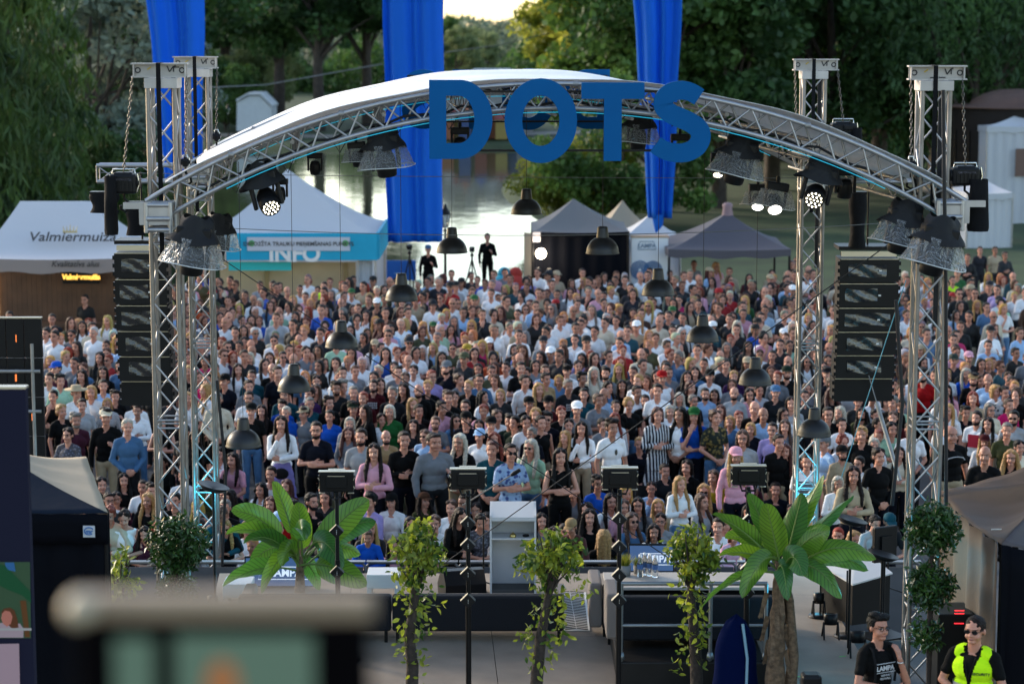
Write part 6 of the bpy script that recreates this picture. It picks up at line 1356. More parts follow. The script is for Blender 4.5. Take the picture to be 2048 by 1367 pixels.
# ------------------------------------------------------------------ the crowd one can tell apart
# tile offset; then x y hair haircol top kind(T L S) pose extras;   coordinates are 4x inside the tile
CROWD = '''
@0 684
405 150 bob y grey T idle
450 205 short n plum T idle cap:blue
525 110 tied y white T idle jacket
612 35 long n black T idle
595 165 short k grey T chin
800 120 long k black T idle
868 140 short r red T idle glasses,beard
848 25 short n ltblue T idle
655 265 long n black T idle
480 305 short k mint L idle
395 290 short n white T idle
825 240 long n black T idle glasses
610 400 short n white T idle straw:beige
825 345 short k ltblue T idle
730 395 bob y white T idle
425 430 short k black T chin
655 500 short n ltgrey L idle
920 430 short n black T idle
858 490 bob y stripedw L idle
492 545 tied y black T idle
847 590 short n black L hold cap:cream
605 620 short g plum T idle beard
545 735 tied n printgrey T cross glasses
1020 670 tied w denim L clasp
1100 545 short n white L cross
1505 445 long y white T clasp
1510 230 short y black T idle
1655 295 short n magenta T idle
1640 150 tied n magenta T idle
1645 380 long y white T idle
1785 100 short t white L idle glasses
1820 35 short n white T idle sunglasses
1863 115 bob r purple T idle
1905 215 long n white T idle
1997 125 bob w denim T idle
1800 305 short k navy T idle cap:black
2015 270 short n teal T idle
1740 455 short g cream L clasp
1990 440 short n white T idle glasses,beard
2010 540 short k black T idle cap:black
1990 350 short n grey T idle
1560 760 long n black T idle
1300 640 long n black S idle
@0 684 sit
870 1265 short n white L sit glasses
810 1140 tied k black L sit
990 1105 long k black T hold
1185 1265 long y black L sit
1400 1265 short k black T sit
1470 1070 short n white T sit
1862 960 long n pink T sit
1832 1245 long n black T sit
1800 1325 short g black L sit
1300 985 tied n black T sit
1535 935 short k purple T sit sunglasses
1755 915 bob n white T sit
1672 1115 tied n olive T sit
930 1255 tied k plum T sit
1690 1010 bob n black T sit
1215 1190 short n black L sit
@512 684
45 545 long n black T idle
210 510 short n blue T idle
200 645 long n white L chin bag
232 410 curly k teal T idle glasses
385 565 short n grey L idle cap:beige,jacket
430 490 short g teal L idle jacket
482 695 short n navy T cross glasses,beard
590 590 short k blue T idle
750 645 bob w ltgrey T idle sunhead
840 750 short n ltgrey T idle beard
738 725 wavy a grey L clasp jacket
945 870 long n pink L cross
1040 755 bald n tan T idle beard
1185 775 short n black L cross jacket
1350 745 bob t ltblue L idle sunglasses
1425 790 short n grey L hold heavy
1630 790 long w black L clasp glasses
1435 640 short t grey T idle glasses,beard
1260 665 long n dkgrey T idle
1790 745 short n white T idle cap:ltblue
1890 850 short a teal T clasp
1905 765 wavy r black T idle
2035 875 short n floral T cross sunglasses
1005 615 tied n white T idle
1068 550 bob w green L idle
1300 545 short n black T idle
1255 490 long y black T idle
1485 520 short k pink L idle
1600 620 long n denim L idle sunglasses
1680 610 short n navy T idle cap:black
1880 650 short k black T idle cap:black
1785 665 bob n white T idle
1690 690 tied t white T idle
1675 510 short n black T idle glasses
1822 545 tied r pink T idle
1930 590 tied t white T idle
2030 630 short n dkgreen L idle
775 525 short n black T idle cap:dkgreen
870 550 long n black L idle
583 480 short n black T idle
640 365 short n dkgrey L idle beard,jacket
695 350 short g grey T idle
780 400 short g black T idle
858 445 short r maroon T idle
940 345 short n maroon T idle beard
995 335 bob n black T idle
1090 405 short g dkgrey L idle
1180 375 long n black L idle
1300 385 bald n black L idle beard
1375 350 tied y black T idle
1405 270 short r lilac L idle glasses
1525 200 short k navy L idle beard,cap:grey
1625 295 tied t grey T idle
1700 350 short y black T idle
1788 300 short k denim L idle glasses
1815 435 long k white T idle
1535 440 short t black T idle
1590 435 tied k black L idle
1665 130 short n dkgrey T idle beard,cap:olive
1690 60 short t grey T idle cap:mustard
1760 65 balding g black L idle
2000 200 short n white T idle
1895 130 curly k orange T hold
1135 235 short k grey T idle
980 225 tied w white T idle
1262 225 tied k white T idle
1190 120 bob r black L idle
1000 45 short n ltblue L idle
850 160 bob w white L cross
765 85 long k white T idle
690 245 short k white T idle
640 165 long n white L idle
505 185 bob n black T idle
485 310 tied n white T idle
345 65 short r denim L idle beard,jacket
180 60 long y white T idle
130 215 bald k black L idle
172 240 short n navy T idle
430 410 tied n purple T idle
1195 285 tied t white T idle
70 175 long n white T idle
265 60 short k navy T idle
480 380 long t black T idle
400 75 tied n grey T idle
240 560 short w blue T idle
@512 684 sit
120 1055 short n white L sitchin
245 1155 long a maroon L sit
40 1180 long k white L hold
118 1295 long a cream L sit
445 1275 short k black L sit beard
915 1275 short k lilac L sit
1085 1275 bob n white L sit cap:black,sunhead
1345 1265 wavy n olive T sit cap:brown
1565 1325 tied t white T sit sunhead
1660 1285 short n black T sit glasses
1760 1345 tied n black T sit
300 1330 short n dkgrey T sit
@1024 684
20 640 short n dkgreen L idle
112 640 tied n white T idle
155 730 short g navy T idle
230 640 short n black S idle
282 610 short k navy L idle sunglasses
150 835 long w mint T idle sunglasses
385 910 long k black S cross
425 755 long y black L idle
555 685 long n white L chin
800 675 short n white T idle
822 610 long r white L idle
725 655 short n grey T idle
520 530 short n grey T idle cap:white
575 415 short k teal T idle
450 345 short g dkgrey T idle
738 415 bald n check L idle
830 510 short n black T idle
935 500 curly y black T idle
1065 465 short n black T idle beard
1165 575 bob a striped L cross dress
1265 550 bob w white T idle
1345 575 long k white S clasp
1455 580 long n blue T chin cap:green
1625 595 tied t flordk T clasp
1745 635 bob y denim L idle jacket
1450 465 short g navy T idle glasses
1545 410 short k ltblue L idle beard
1778 405 bald n ltgrey L idle beard
1845 760 bob t ltgrey L idle glasses
1790 905 long y pink L idle cap:pink
1940 525 bald n black L idle
2010 575 balding g ltblue T idle
1910 690 bob y navy L idle
1670 545 long a grey T idle
1815 595 tied r ltblue T idle
1340 445 long w ltblue L idle
1165 385 short k white T idle
1010 305 short y white T idle
1200 280 short k white S idle cap:red
1405 275 long k dkgrey T idle
1465 240 bob n denim T idle
1582 265 short n white T idle cap:black
1710 175 short n navy L idle jacket
1900 415 bob n pink L idle glasses
1430 355 bob a black T idle
230 115 long n olive L idle
310 85 short n dkgrey L idle bucket:white
560 130 long k lilac L idle
660 125 long n maroon T idle
772 110 short n ltgrey L idle
870 160 wavy r denim T idle
750 245 short k grey L idle beard
655 245 long w cream T idle
560 285 short k black T idle
440 225 short n white T idle cap:black
265 225 short t ltblue L idle sunhead
270 290 short n tan T idle
115 245 short n pink T idle
70 205 short n black T idle
100 310 short k white L idle
215 370 long y black T idle
135 485 short n black T idle cap:black
290 480 short n maroon T idle cap:black
190 575 bob y grey T idle
395 560 tied r black T idle
770 355 long n denim T idle
880 345 long n black T hold
1045 180 short k olive T idle
1060 90 short n black T idle
1330 115 short g denim L idle
1430 165 bob y black L idle
1535 170 short n black T idle
1265 95 tied r grey T idle
455 660 tied n black T idle
70 60 short n blue T idle
1620 420 bob n black T idle
1000 395 short k white T idle
1775 270 tied y purple T idle
690 460 short t grey T idle
@1024 684 sit
310 1225 curly r navy T sit
685 1130 short k blue L sit glasses
1115 1170 tied n ltblue L sitchin glasses
1222 1030 short n dkgrey T sit
1400 1000 bob n black L hold
1345 1125 long y white L std
1612 1080 bob t mustard L sit
1535 1195 long y dkgrey L sit sunglasses
1520 1275 long t ltgrey L sit
790 1275 long n white T sit
1010 1305 long k grey T sit glasses
1168 1315 long y beige T sit
890 1320 bob t pink T sit
30 1225 short t black T sit
600 1345 wavy n black L sit
1020 835 short y navy T sit
1900 1100 short n plum L sit
@1536 684
60 395 short n dkgrey L idle cap:denim
150 240 short n black L idle cap:dkgreen,beard
75 275 short r grey L idle
125 575 bob n white T idle glasses
135 670 long t grey T idle
35 695 short n lilac L idle glasses
85 795 short n black L idle jacket
140 865 long a black L idle
450 800 short g ltblue T idle cap:grey
590 880 short k beige L idle cap:black,beard
590 655 short n white T idle
750 730 tied y black T idle sunhead
850 815 long w white T idle
885 750 short r purple L idle
885 905 tied n black L clasp jacket
728 965 short n white T idle glasses
680 1055 long n beige L cross
560 1125 bob w white L cross
600 800 curly r white T idle
575 560 long w black T idle
480 570 short n black T idle glasses
750 570 long n olive T idle beard
860 580 tied n dkgrey T idle
1000 600 tied t maroon T idle
990 690 bob k mint T idle
880 655 short n cream T idle
1140 690 short n white T idle
1405 650 bob a white T idle
1445 540 long y white T idle
1460 730 bald n black T idle heavy
1670 600 short n white T idle beard
1762 650 long k white L idle
1732 790 long y white L idle cap:maroon
1735 895 balding n black T cross
1945 915 wavy y black L idle glasses
1890 800 tied k cream L idle
2010 835 tied k cream T idle
1912 700 short g olive T idle
1965 600 short k ltgrey T idle sunglasses,beard
1775 535 bob g cream T idle glasses
1580 560 short k navy T idle
1640 445 bob r beige T idle
1892 400 short n printw T idle
1820 385 bob y white T idle
1985 425 curly t black T idle
1760 300 balding g ltblue T idle
1640 295 short n black L idle beard,cap:tan
1430 385 long n pink L idle
1410 440 short t white T idle
1430 260 bob y white T idle
1855 190 short t teal T idle glasses
1762 25 short n ltblue L chin
1605 120 short n navy L idle cap:pink
1485 140 short n navy T idle cap:dkgreen
1980 85 short n black T idle
1585 250 long w blue L idle
160 155 bald n ltgrey T idle
35 105 short k navy T idle
312 150 long n white T idle glasses
480 145 bob n black T idle
470 245 short n navy L idle cap:navy
487 45 bald n black T idle
510 405 wavy a black T idle
515 325 tied t dkgrey T idle
185 485 long n ltgrey T idle
1050 885 long n cream L idle
1245 260 short k red T idle beard
1000 480 tied g black T idle
1065 505 short n mint T idle
1500 60 short n grey T idle
1105 90 wavy a black T idle
1925 500 short t magenta T idle
310 950 short n white T idle vest
@1536 684 sit
60 1180 short n navy L sit
'''
FRONT = '''
@0 1025
985 60 tied n white S lean
885 30 tied r cream L lean
1160 180 wavy n plum T lean
1150 300 short n plum T lean
1785 130 long y black T lean sunglasses
1740 40 tied t teal L lean
@512 1025
190 60 short k red T sit bucket:ltblue
895 205 short t blue L lean
1100 270 long n pink T sit
1370 155 short t navy T sit glasses
1430 85 tied t white L sit
1570 50 long n black L lean
1770 90 short n printgrey T lean
1840 60 tied n white T sit
@1024 1025
235 65 long n grey T sit
335 180 long n black T sit
515 130 short n plaid L lean cap:tan
620 35 wavy n black L sit
735 200 long y black L back
960 65 long t denim L sit sunglasses
1135 155 long n white L sit
1190 65 tied n ltgrey T sit glasses
1745 205 bob r pink L lean glasses
1650 110 short n white T sit
1700 90 tied t lilac T sit
@1536 1025
690 215 bob y black T sit
960 90 short n dkgrey T lean cap:teal
820 100 short n ltgrey L lean
'''
MARKS = [('the lowest lamp on the left', 487, 868), ('the second lowest lamp on the left', 588, 755), ('the lowest lamp on the right', 1628, 848), ('the second lowest lamp on the right', 1510, 743), ('the third lamp on the right', 1405, 660),
 ('the third lamp on the left', 683, 670), ('the lectern', 1026, 1090), ('the left banana plant', 600, 1080), ('the right banana plant', 1560, 1080), ('the rear left mast', 408, 830), ('the front left mast', 338, 850), ('the rear right mast', 1620, 830), ('the front right mast', 1850, 830),
 ('the first floodlight head', 677, 965), ('the second floodlight head', 937, 960), ('the third floodlight head', 1237, 960), ('the fourth floodlight head', 1490, 955), ('the left black tent', 130, 960), ('the brown tent', 1980, 1010), ('the crossing wires', 1095, 957), ('the left speaker column', 288, 780), ('the right speaker column', 1730, 780),
 ('the person in the striped dress', 1315, 840), ('the bald person in black by the brown tent', 1901, 870), ('the cart with the child', 1279, 895)]
seen_labels = {}
def where(x, y):
    ms = sorted(MARKS, key=lambda m_: math.hypot(m_[1]-x, m_[2]-y))
    for m_ in ms[:9]:
        dx, dy = x-m_[1], y-m_[2]; a = math.degrees(math.atan2(-dy, dx)) % 360
        dr = ['right of', 'above right of', 'above', 'above left of', 'left of', 'below left of', 'below', 'below right of'][int(((a+22.5) % 360)//45)]
        dist = math.hypot(dx, dy); yield ('just ' if dist < 48 else '')+dr+' '+m_[0]
def describe(hair, hc, top, tk, ex, pose):
    exl = [e.strip() for e in ex.split(',')]
    hd = {'short': 'short %s hair', 'tuft': 'tousled %s hair', 'bob': 'bobbed %s hair', 'long': 'long %s hair', 'wavy': 'wavy %s hair', 'tied': 'tied %s hair', 'curly': 'curly %s hair', 'balding': 'receding hair', 'bald': 'bald head'}[hair]
    hd = hd % HN.get(hc, 'brown') if '%' in hd else hd
    for e in exl:
        if ':' in e: a, c_ = e.split(':'); hd = {'dkgreen': 'dark green', 'ltblue': 'pale blue', 'printw': 'white'}.get(c_, c_)+' '+({'cap': 'cap', 'bucket': 'bucket hat', 'straw': 'straw hat'}[a])
    cn = {'dkgrey': 'dark grey', 'ltgrey': 'pale grey', 'ltblue': 'pale blue', 'dkgreen': 'dark green', 'ltpurple': 'pale purple'}.get(top, top)
    tn = SPECIAL[top][1] if top in SPECIAL else cn+' '+({'T': 'T-shirt', 'L': 'jacket' if 'jacket' in exl else 'long sleeved top', 'S': 'sleeveless top'}[tk])
    e2 = ' and beard' if 'beard' in exl else (' and '+[e for e in exl if 'glasses' in e][0] if any('glasses' in e for e in exl) else '')
    return 'person with %s%s in %s' % (hd, e2, tn)
def unique_label(base, x, y):
    for wv in where(x, y):
        l = base+' '+wv; wds = l.split()
        if len(wds) > 16: l = l.replace('person with ', '').replace(' T-shirt', ' top').replace('long sleeved ', '')
        if len(l.split()) > 16: continue
        if l not in seen_labels: seen_labels[l] = 1; return l
    l = base; k = 0
    for wv in list(where(x, y)):
        for w2 in ('upper ', 'lower '):
            q = (w2+base+' '+wv).replace('person with ', '').replace('long sleeved ', '')
            if q not in seen_labels: seen_labels[q] = 1; return ' '.join(q.split()[:16])
    return l
placed = []
FROWS = {(847, 590), (1020, 670), (200, 645), (482, 695), (840, 750), (945, 870), (1185, 775), (1425, 790), (1630, 790), (2035, 875), (385, 910), (800, 675), (1165, 575), (1455, 580), (1345, 575), (1845, 760), (1460, 730), (1735, 895), (680, 1055), (885, 905), (1625, 595), (150, 835), (1890, 850), (1790, 905), (750, 730)}
gp = random.Random(21)
def parse(txt, front):
    ox = oy = 0; sit = False
    for ln in txt.strip().split('\n'):
        if ln.startswith('@'): q = ln[1:].split(); ox, oy = int(q[0]), int(q[1]); sit = len(q) > 2; continue
        q = ln.split(); x, y = ox+float(q[0])/4, oy+float(q[1])/4; hair, hc, top, tk, pose = q[2:7]; ex = q[7] if len(q) > 7 else ''
        if (int(q[0]), int(q[1])) in FROWS and not sit: ex = (ex+',front').strip(',')
        yield x, y, hair, hc, top, tk, pose, ex, sit or front
first = None
allc = sorted(parse(CROWD, False), key=lambda q_: -q_[1]-(400 if q_[8] else 0)); n_one = 300-sum(1 for _ in parse(FRONT, True)); small = allc[n_one:]
allp = allc[:n_one]+[t+(1,) for t in parse(FRONT, True)]
FPOS = [(q_[0], q_[1]) for q_ in allp if 'front' in q_[7]]
for t in allp:
    front = len(t) > 9; x, y, hair, hc, top, tk, pose, ex, sit = t[:9]
    s = gp.uniform(.98, 1.08)
    if 'front' in ex: s = 1.13
    elif not sit and any(abs(x-q_[0]) < 42 and abs(y-q_[1]) < 45 for q_ in FPOS): s = .95
    rz = rad(gp.gauss(0, 20)); bot = 'trousers'; bc = gp.choice(['navy', 'black', 'denim', 'black', 'beige', 'navy', 'dkgrey'])
    if pose == 'back': rz = math.pi; pose = 'sit'
    if pose == 'std': pose = 'cross'; sit = False; zb = 0; s = .97; bc = 'denim'
    if hair in ('long', 'wavy', 'bob', 'tied'): s *= .965
    if 'dress' in ex or 'floral' == top or (top == 'white' and pose == 'chin' and 'bag' in ex): bot = 'skirt'; bc = 'ltpurple' if 'bag' in ex else ('striped' if top == 'striped' else 'floral')
    if front:
        if pose == 'sit': zh = 1.03*s; D = PZ(x, y, zh); 
        if pose == 'lean' or (pose == 'sit' and D.y < 30.95):
            pose = 'lean' if pose == 'lean' else 'sit'
            zt = P(x, y, 30.95).z; zl = 1.60 if pose == 'lean' else 1.03; s = max(.72, min(1.05, zt/zl)); D = P(x, y, 30.95+(0 if pose == 'lean' else .25)); 
        loc = (D.x, D.y+(.22*s if pose == 'lean' else 0), 0)
    elif sit:
        if pose in ('hold', 'cross', 'idle'): pose = 'sit'
        zh = 1.03*s; D = PZ(x, y, zh); 
        if D.y > 37.5: s *= 1.04
        loc = (D.x, max(31.2, D.y), 0)
    else:
        if pose == 'idle' and gp.random() < .22: pose = gp.choice(['cross', 'clasp', 'hold'])
        D = PZ(x, y, HZ*s); loc = (D.x, D.y, 0)
    sk = 0 if gp.random() < .6 else (1 if gp.random() < .8 else 2)
    if hair == 'short' and not front and gp.random() < .2: hair_ = 'tuft'
    else: hair_ = hair
    o = make_person(loc, rz, s, pose, hair_, hc, top, tk, bot, bc, sk, ex, wide=1.22 if 'heavy' in ex else 1.)
    lab = unique_label(describe(hair_, hc, top, tk, ex, pose), x, y); tag(o, lab, 'person', 'people in the crowd')
    placed.append((loc[0], loc[1], sit or front))
    PEOPLE_LAST = o
    if 'bag' in ex:
        m = MB(True); m.sphere((0, 0, 0), (.13, .05, .10), 14, 8); o2 = m.build('shoulder_bag', BLKF); o2.location = (loc[0]+.02, loc[1]-.27, .98); tag(o2, 'black shoulder bag on the person in the long lilac skirt', 'bag')
# star print, red square and other shirt marks
def chest_mark(x, y, sz, kind, mat, label=None):
    best = None
    for o in bpy.data.objects:
        if o.name.startswith('person') and o.type == 'EMPTY' and 'label' in o:
            hd = o.location+Vector((0, 0, HZ*o.scale.z)); q = hd-Vector((0, 0, HCAM)); dd = q.dot(FV); X_, Y_ = 1024+FPX*q.x/dd, 683.5-FPX*q.dot(UV_)/dd; e = math.hypot(X_-x, Y_-y)
            if best is None or e < best[0]: best = (e, o)
    o = best[1]; m = MB()
    if kind == 'box': m.box((0, -.140, 1.26), (sz, .004, sz*1.1)); m.build('shirt_print', mat, o)
    if kind == 'oval': m.smooth = True; m.sphere((.01, -.132, 1.3), (sz*.5, .008, sz)); m.build('shirt_print', mat, o)
    if kind == 'bars':
        for k in range(3):
            for j in range(5): m.box((-.08+j*.04, -.139, 1.33-k*.045), (.028, .004, .03))
        m.build('shirt_print', mat, o); o.children
    if kind == 'arc': m.path([(-.13, -.125, 1.29), (-.1, -.135, 1.33), (-.03, -.139, 1.345), (.03, -.139, 1.345), (.1, -.135, 1.33), (.13, -.125, 1.29)], .007, n=5); m.build('shirt_print', mat, o)
chest_mark(1224, 852, .045, 'oval', principled('dark_print', (.06, .05, .03), .7)); chest_mark(1953, 834, .21, 'box', principled('red_print', (.45, .01, .03), .7)); chest_mark(747, 770, .2, 'bars', principled('pale_shirt_print', (.5, .48, .48), .7)); chest_mark(1137, 770, .2, 'bars', MATS['pale_shirt_print']); chest_mark(1901, 866, .2, 'arc', MATS['pale_shirt_print'])
# child cart in the crowd
c = PZ(1282, 985, .2); r = empty('stroller', (c.x, 37.1, 0), 0, 'black child cart with tall wheels left of the striped dress', 'stroller')
m = MB(True); m.grid(lambda u, v: Vector((.21*math.cos(math.pi*u), -.05-.14*math.sin(math.pi*u)+.1*v, .35+.42*v)), 16, 8); m.build('seat_cover', BLKF, r)
for sx in (-1, 1):
    m = MB(True); m.path([(sx*.28, .1*math.cos(t)*2.6, .28+.26*math.sin(t)) for t in (2*math.pi*k/20 for k in range(20))], .018, n=6, closed=True); m.build('wheel', BLK, r)
m = MB(True); m.path([(-.22, .1, .4), (-.22, .3, .95), (.22, .3, .95), (.22, .1, .4)], .014, n=6); m.build('handle', BLKM, r)
print('PEOPLE', len(allp))
# ------------------------------------------------------------------ the rest of the crowd, one mass
def low_parts(pose, near):
    J = PM[pose]['J']; g = {}
    g['body'] = grow(body_mb(J), .0095, 1, dec=.3) if near else grow(body_mb(J), .016, 1, dec=.42)
    for k in 'TL': g[k] = grow(top_mb(J, k), .022, 1, dec=.4)
    g['trousers'] = grow(bottom_mb(J, 'trousers'), .026, 1, dec=.4)
    return g
def arr(me):
    me.calc_loop_triangles(); v = np.empty(len(me.vertices)*3, 'f'); me.vertices.foreach_get('co', v); t = np.empty(len(me.loop_triangles)*3, 'i'); me.loop_triangles.foreach_get('vertices', t); return v.reshape(-1, 3), t.reshape(-1, 3)
pose_meshes('idle'); LP = {}; LN = {k: arr(m_) for k, m_ in low_parts('idle', True).items()}; pose_meshes('sit'); LS = {k: arr(m_) for k, m_ in low_parts('sit', True).items()}
for p in ('idle', 'cross', 'clasp', 'hold', 'chin'): pose_meshes(p); LP[p] = {k: arr(m_) for k, m_ in low_parts(p, False).items()}
LH = {k: (lambda a: ((a[0]-np.array(HC0))*HS+np.array(HC0), a[1]))(arr(grow(hair_mb(k), .018, 1))) for k in ('short', 'bob', 'long', 'tied', 'curly', 'balding')}
hsc = lambda a: ((a[0]-np.array(HC0))*HS+np.array(HC0), a[1])
HATS = hsc(arr(hat_mesh('cap'))); GLS = hsc(arr(glasses_mesh(True)))
VV, TT, CC, nv = [], [], [], 0
SKINC = [(.53, .245, .165), (.46, .20, .13), (.36, .16, .10)]
FACEI = {}
def face_tints(v, col, hc, near):
    c = np.tile(np.array([*col, 1], 'f'), (len(v), 1)); k = HS; q = (v-np.array(HC0))/HS+np.array(HC0); X, Y, Z = q[:, 0], q[:, 1], q[:, 2]; fr = Y < -.045; e = .014 if near else .02
    c[fr & (((np.abs(X)-.031)/e)**2+((Z-1.645)/(e*.62))**2 < 1), :3] = (.035, .022, .018)
    c[fr & (((np.abs(X)-.032)/.024)**2+((Z-1.666)/.007)**2 < 1), :3] = hc
    c[fr & (Y < -.07) & ((X/.026)**2+((Z-1.579)/.009)**2 < 1), :3] = (.32, .10, .085); return c
def add_low(x, y, z, rz, s, pose, hair, hc, top, tk, bc, cap=None, gl=False, near=False):
    global nv
    c_, s_ = math.cos(rz), math.sin(rz); Rm = np.array([[c_, s_, 0], [-s_, c_, 0], [0, 0, 1]], 'f')
    P_ = LS if near == 'sit' else (LN if near else LP[pose]); zo = np.array([0, 0, -.62 if near == 'sit' else 0]); jit = gp.uniform(.85, 1.15)
    items = [(P_['body'], SKINC[gp.choice([0, 0, 1, 2])]), (P_[tk], tuple(q*jit for q in top)), (P_['trousers'], bc)]
    if hair != 'bald': items.append((LH[hair], tuple(q*gp.uniform(.8, 1.3) for q in hc)))
    if cap: items.append((HATS, cap))
    if gl: items.append((GLS, (.01, .01, .01)))
    for (v, t), col in items:
        q = ((v+(0 if (v is P_['body'][0] or v is P_[tk][0] or v is P_['trousers'][0]) else zo)) @ Rm)*s+np.array([x, y, z]); VV.append(q); TT.append(t+nv); CC.append(face_tints(v-zo, col, hc, near) if v is P_['body'][0] else np.tile(np.array([*col, 1], 'f'), (len(v), 1))); nv += len(v)
for x, y, hair, hc, top, tk, pose, ex, sit in small:
    s = gp.uniform(.98, 1.06); D = PZ(x, y, HZ*s); used_cap = [e.split(':')[1] for e in ex.split(',') if ':' in e]
    add_low(D.x, D.y, 0, rad(gp.gauss(0, 20)), s, 'idle', {'wavy': 'long', 'tuft': 'short'}.get(hair, hair), rgb(HAIRC[hc]), rgb(TOPC.get(top, 'a8bccc')), 'L' if tk == 'L' else 'T', rgb(TOPC['navy']), rgb(TOPC[used_cap[0]]) if used_cap else None, 'glasses' in ex, near=True)
# people far back that stand out, placed one by one: x y haircolour colour kind
NOTED = '''1208 592 n yellow L;1358 600 k magenta L;1345 660 n white S;648 572 n hivis T;1905 560 n hivis T;1155 608 n beige T;1230 560 n white T;1165 545 n white T;1150 530 n white T;903 548 t blue L;1100 545 n white L;1388 528 n ltgrey T;1432 532 y pink T;1072 638 a black L;740 594 y mint T;965 690 y magenta T;955 560 t blue T;672 545 k black L;707 560 n black L;600 578 n white T;545 570 k navy T;520 570 n ltgrey T;170 598 n black T;460 560 k black L;490 590 k black L;440 580 n black L;1295 550 k dkgrey L;1010 545 n grey T;1990 500 k beige T;1960 500 n navy L;1935 515 t black L;1875 520 n navy T;2010 510 n dkgrey L;880 560 n white T;1320 555 n black T;1340 548 k black T;1250 560 n black T;1105 568 n grey T;1448 575 n black T;1460 590 w red T;1575 570 n ltblue L;1590 550 n white T;1490 600 y green T;215 640 y white T;1912 670 k magenta T;1530 620 n check L;'''
used = []
for it in NOTED.replace('\n', '').split(';'):
    if not it.strip(): continue
    q = it.split(); x, y = float(q[0]), float(q[1]); s = gp.uniform(.98, 1.05); D = PZ(x, y, HZ*s)
    if D.y > 70: D = P(x, y, 69.)
    topc = rgb(TOPC[q[3]]) if q[3] in TOPC else rgb('a8bccc')
    add_low(D.x, D.y, 0, rad(gp.uniform(-20, 20)), s, gp.choice(['idle', 'cross', 'idle']), gp.choice(['short', 'long', 'bob']) if q[2] in 'ya' else 'short', rgb(HAIRC[q[2]]), topc, 'L' if q[4] == 'L' else 'T', rgb(TOPC['navy'])); used.append((D.x, D.y))
tops = ['white']*40+['black']*36+['navy']*12+['ltgrey']*5+['grey']*4+['ltblue']*5+['blue']*2+['denim']*3+['pink']*4+['beige']*7+['cream']*6+['olive']*4+['maroon']*3+['red']*2+['teal']*4+['green']*1+['mint']*2+['lilac']*2+['brown']*3+['dkgrey']*8+['orange']*1+['yellow']*1
rows = np.arange(45.5, 66.8, .78); cnt = 0
near_ind = [(a, b, c_) for a, b, c_ in placed]
front_pts = [(PZ(q_[0], q_[1], HZ).x, PZ(q_[0], q_[1], HZ).y) for q_ in small]+[(a, b) for a, b, c_ in placed if not c_]
def clear(x, y, r, L): return all((x-a)**2+(y-b)**2 > r*r for a, b in L)
zone = [(0, 0)]
for row, Y in enumerate(rows):
    hwL, hwR = Y*.245, Y*.245; nx = int((hwL+hwR)/.60)
    for i in range(nx):
        x = -hwL+(i+.5*(row % 2)+gp.uniform(-.28, .28))*.60; y = Y+gp.uniform(-.25, .25)
        if y > 62.3 and (x > 8.2*y/62 or gp.random() < .25): continue
        if y > 60 and x < -5.3 and gp.random() < .3: continue
        if y > 62.6 and x < 6: continue
        if y > 61.3 and -3.5 < x < .3: continue
        if x < -9 and y > 52.5: continue
        if x < -9.5 and y > 53.3: continue
        if y > 60.3 and -8.3 < x < -3.5: continue
        if y > 62.5 and .4 < x < 8.0: continue
        if x > 11.5*y/62 and gp.random() < .35: continue
        if not clear(x, y, .42, front_pts) or not clear(x, y, .45, used): continue
        used.append((x, y)); hair = gp.choice(['short']*10+['long']*6+['bob']*3+['tied']*4+['curly', 'balding', 'balding', 'bald'])
        hc = rgb(HAIRC[gp.choice('kknnnntttyyygwar' if hair != 'short' else 'kkknnnnnttgw')]); s = gp.uniform(1.0, 1.09) if hair in ('short', 'bald', 'balding') else gp.uniform(.95, 1.03)
        cap = rgb(TOPC[gp.choice(['black', 'navy', 'white', 'beige', 'red', 'green', 'black'])]) if gp.random() < .09 else None
        add_low(x, y, 0, rad(gp.gauss(0, 24)), s*gp.uniform(.96, 1.03), gp.choice(['idle']*5+['cross', 'clasp', 'hold', 'chin', 'cross']), hair, hc, rgb(TOPC[gp.choice(tops)]), gp.choice('TTL'), rgb(TOPC[gp.choice(['navy', 'black', 'denim', 'beige', 'black'])]), cap, gp.random() < .1); cnt += 1
# fill gaps between the labelled people further forward
for k in range(2600):
    Y = gp.uniform(36.9, 46.5); x = gp.uniform(-Y*.245, Y*.245)
    if Y < 41 and -7 < x < 8.6: mind = .8
    else: mind = .5
    if Y < 43 and any(abs(x*b/Y-a) < .34 and Y < b+.2 and b < Y+3.2 for a, b, c_ in near_ind if not c_): continue
    if clear(x, Y, mind, front_pts) and clear(x, Y, .5, used):
        used.append((x, Y)); hair = gp.choice(['short', 'short', 'long', 'bob', 'tied']); hc = rgb(HAIRC[gp.choice('knnntty')]); add_low(x, Y, 0, rad(gp.uniform(-25, 25)), gp.uniform(.92, 1.0), 'idle', hair, hc, rgb(TOPC[gp.choice(['black', 'navy', 'dkgrey', 'black', 'grey', 'olive', 'denim', 'ltgrey', 'white'])]), gp.choice('TTL'), rgb(TOPC['navy']), near=True); cnt += 1
sp = [(a, b) for a, b, c_ in placed if c_]
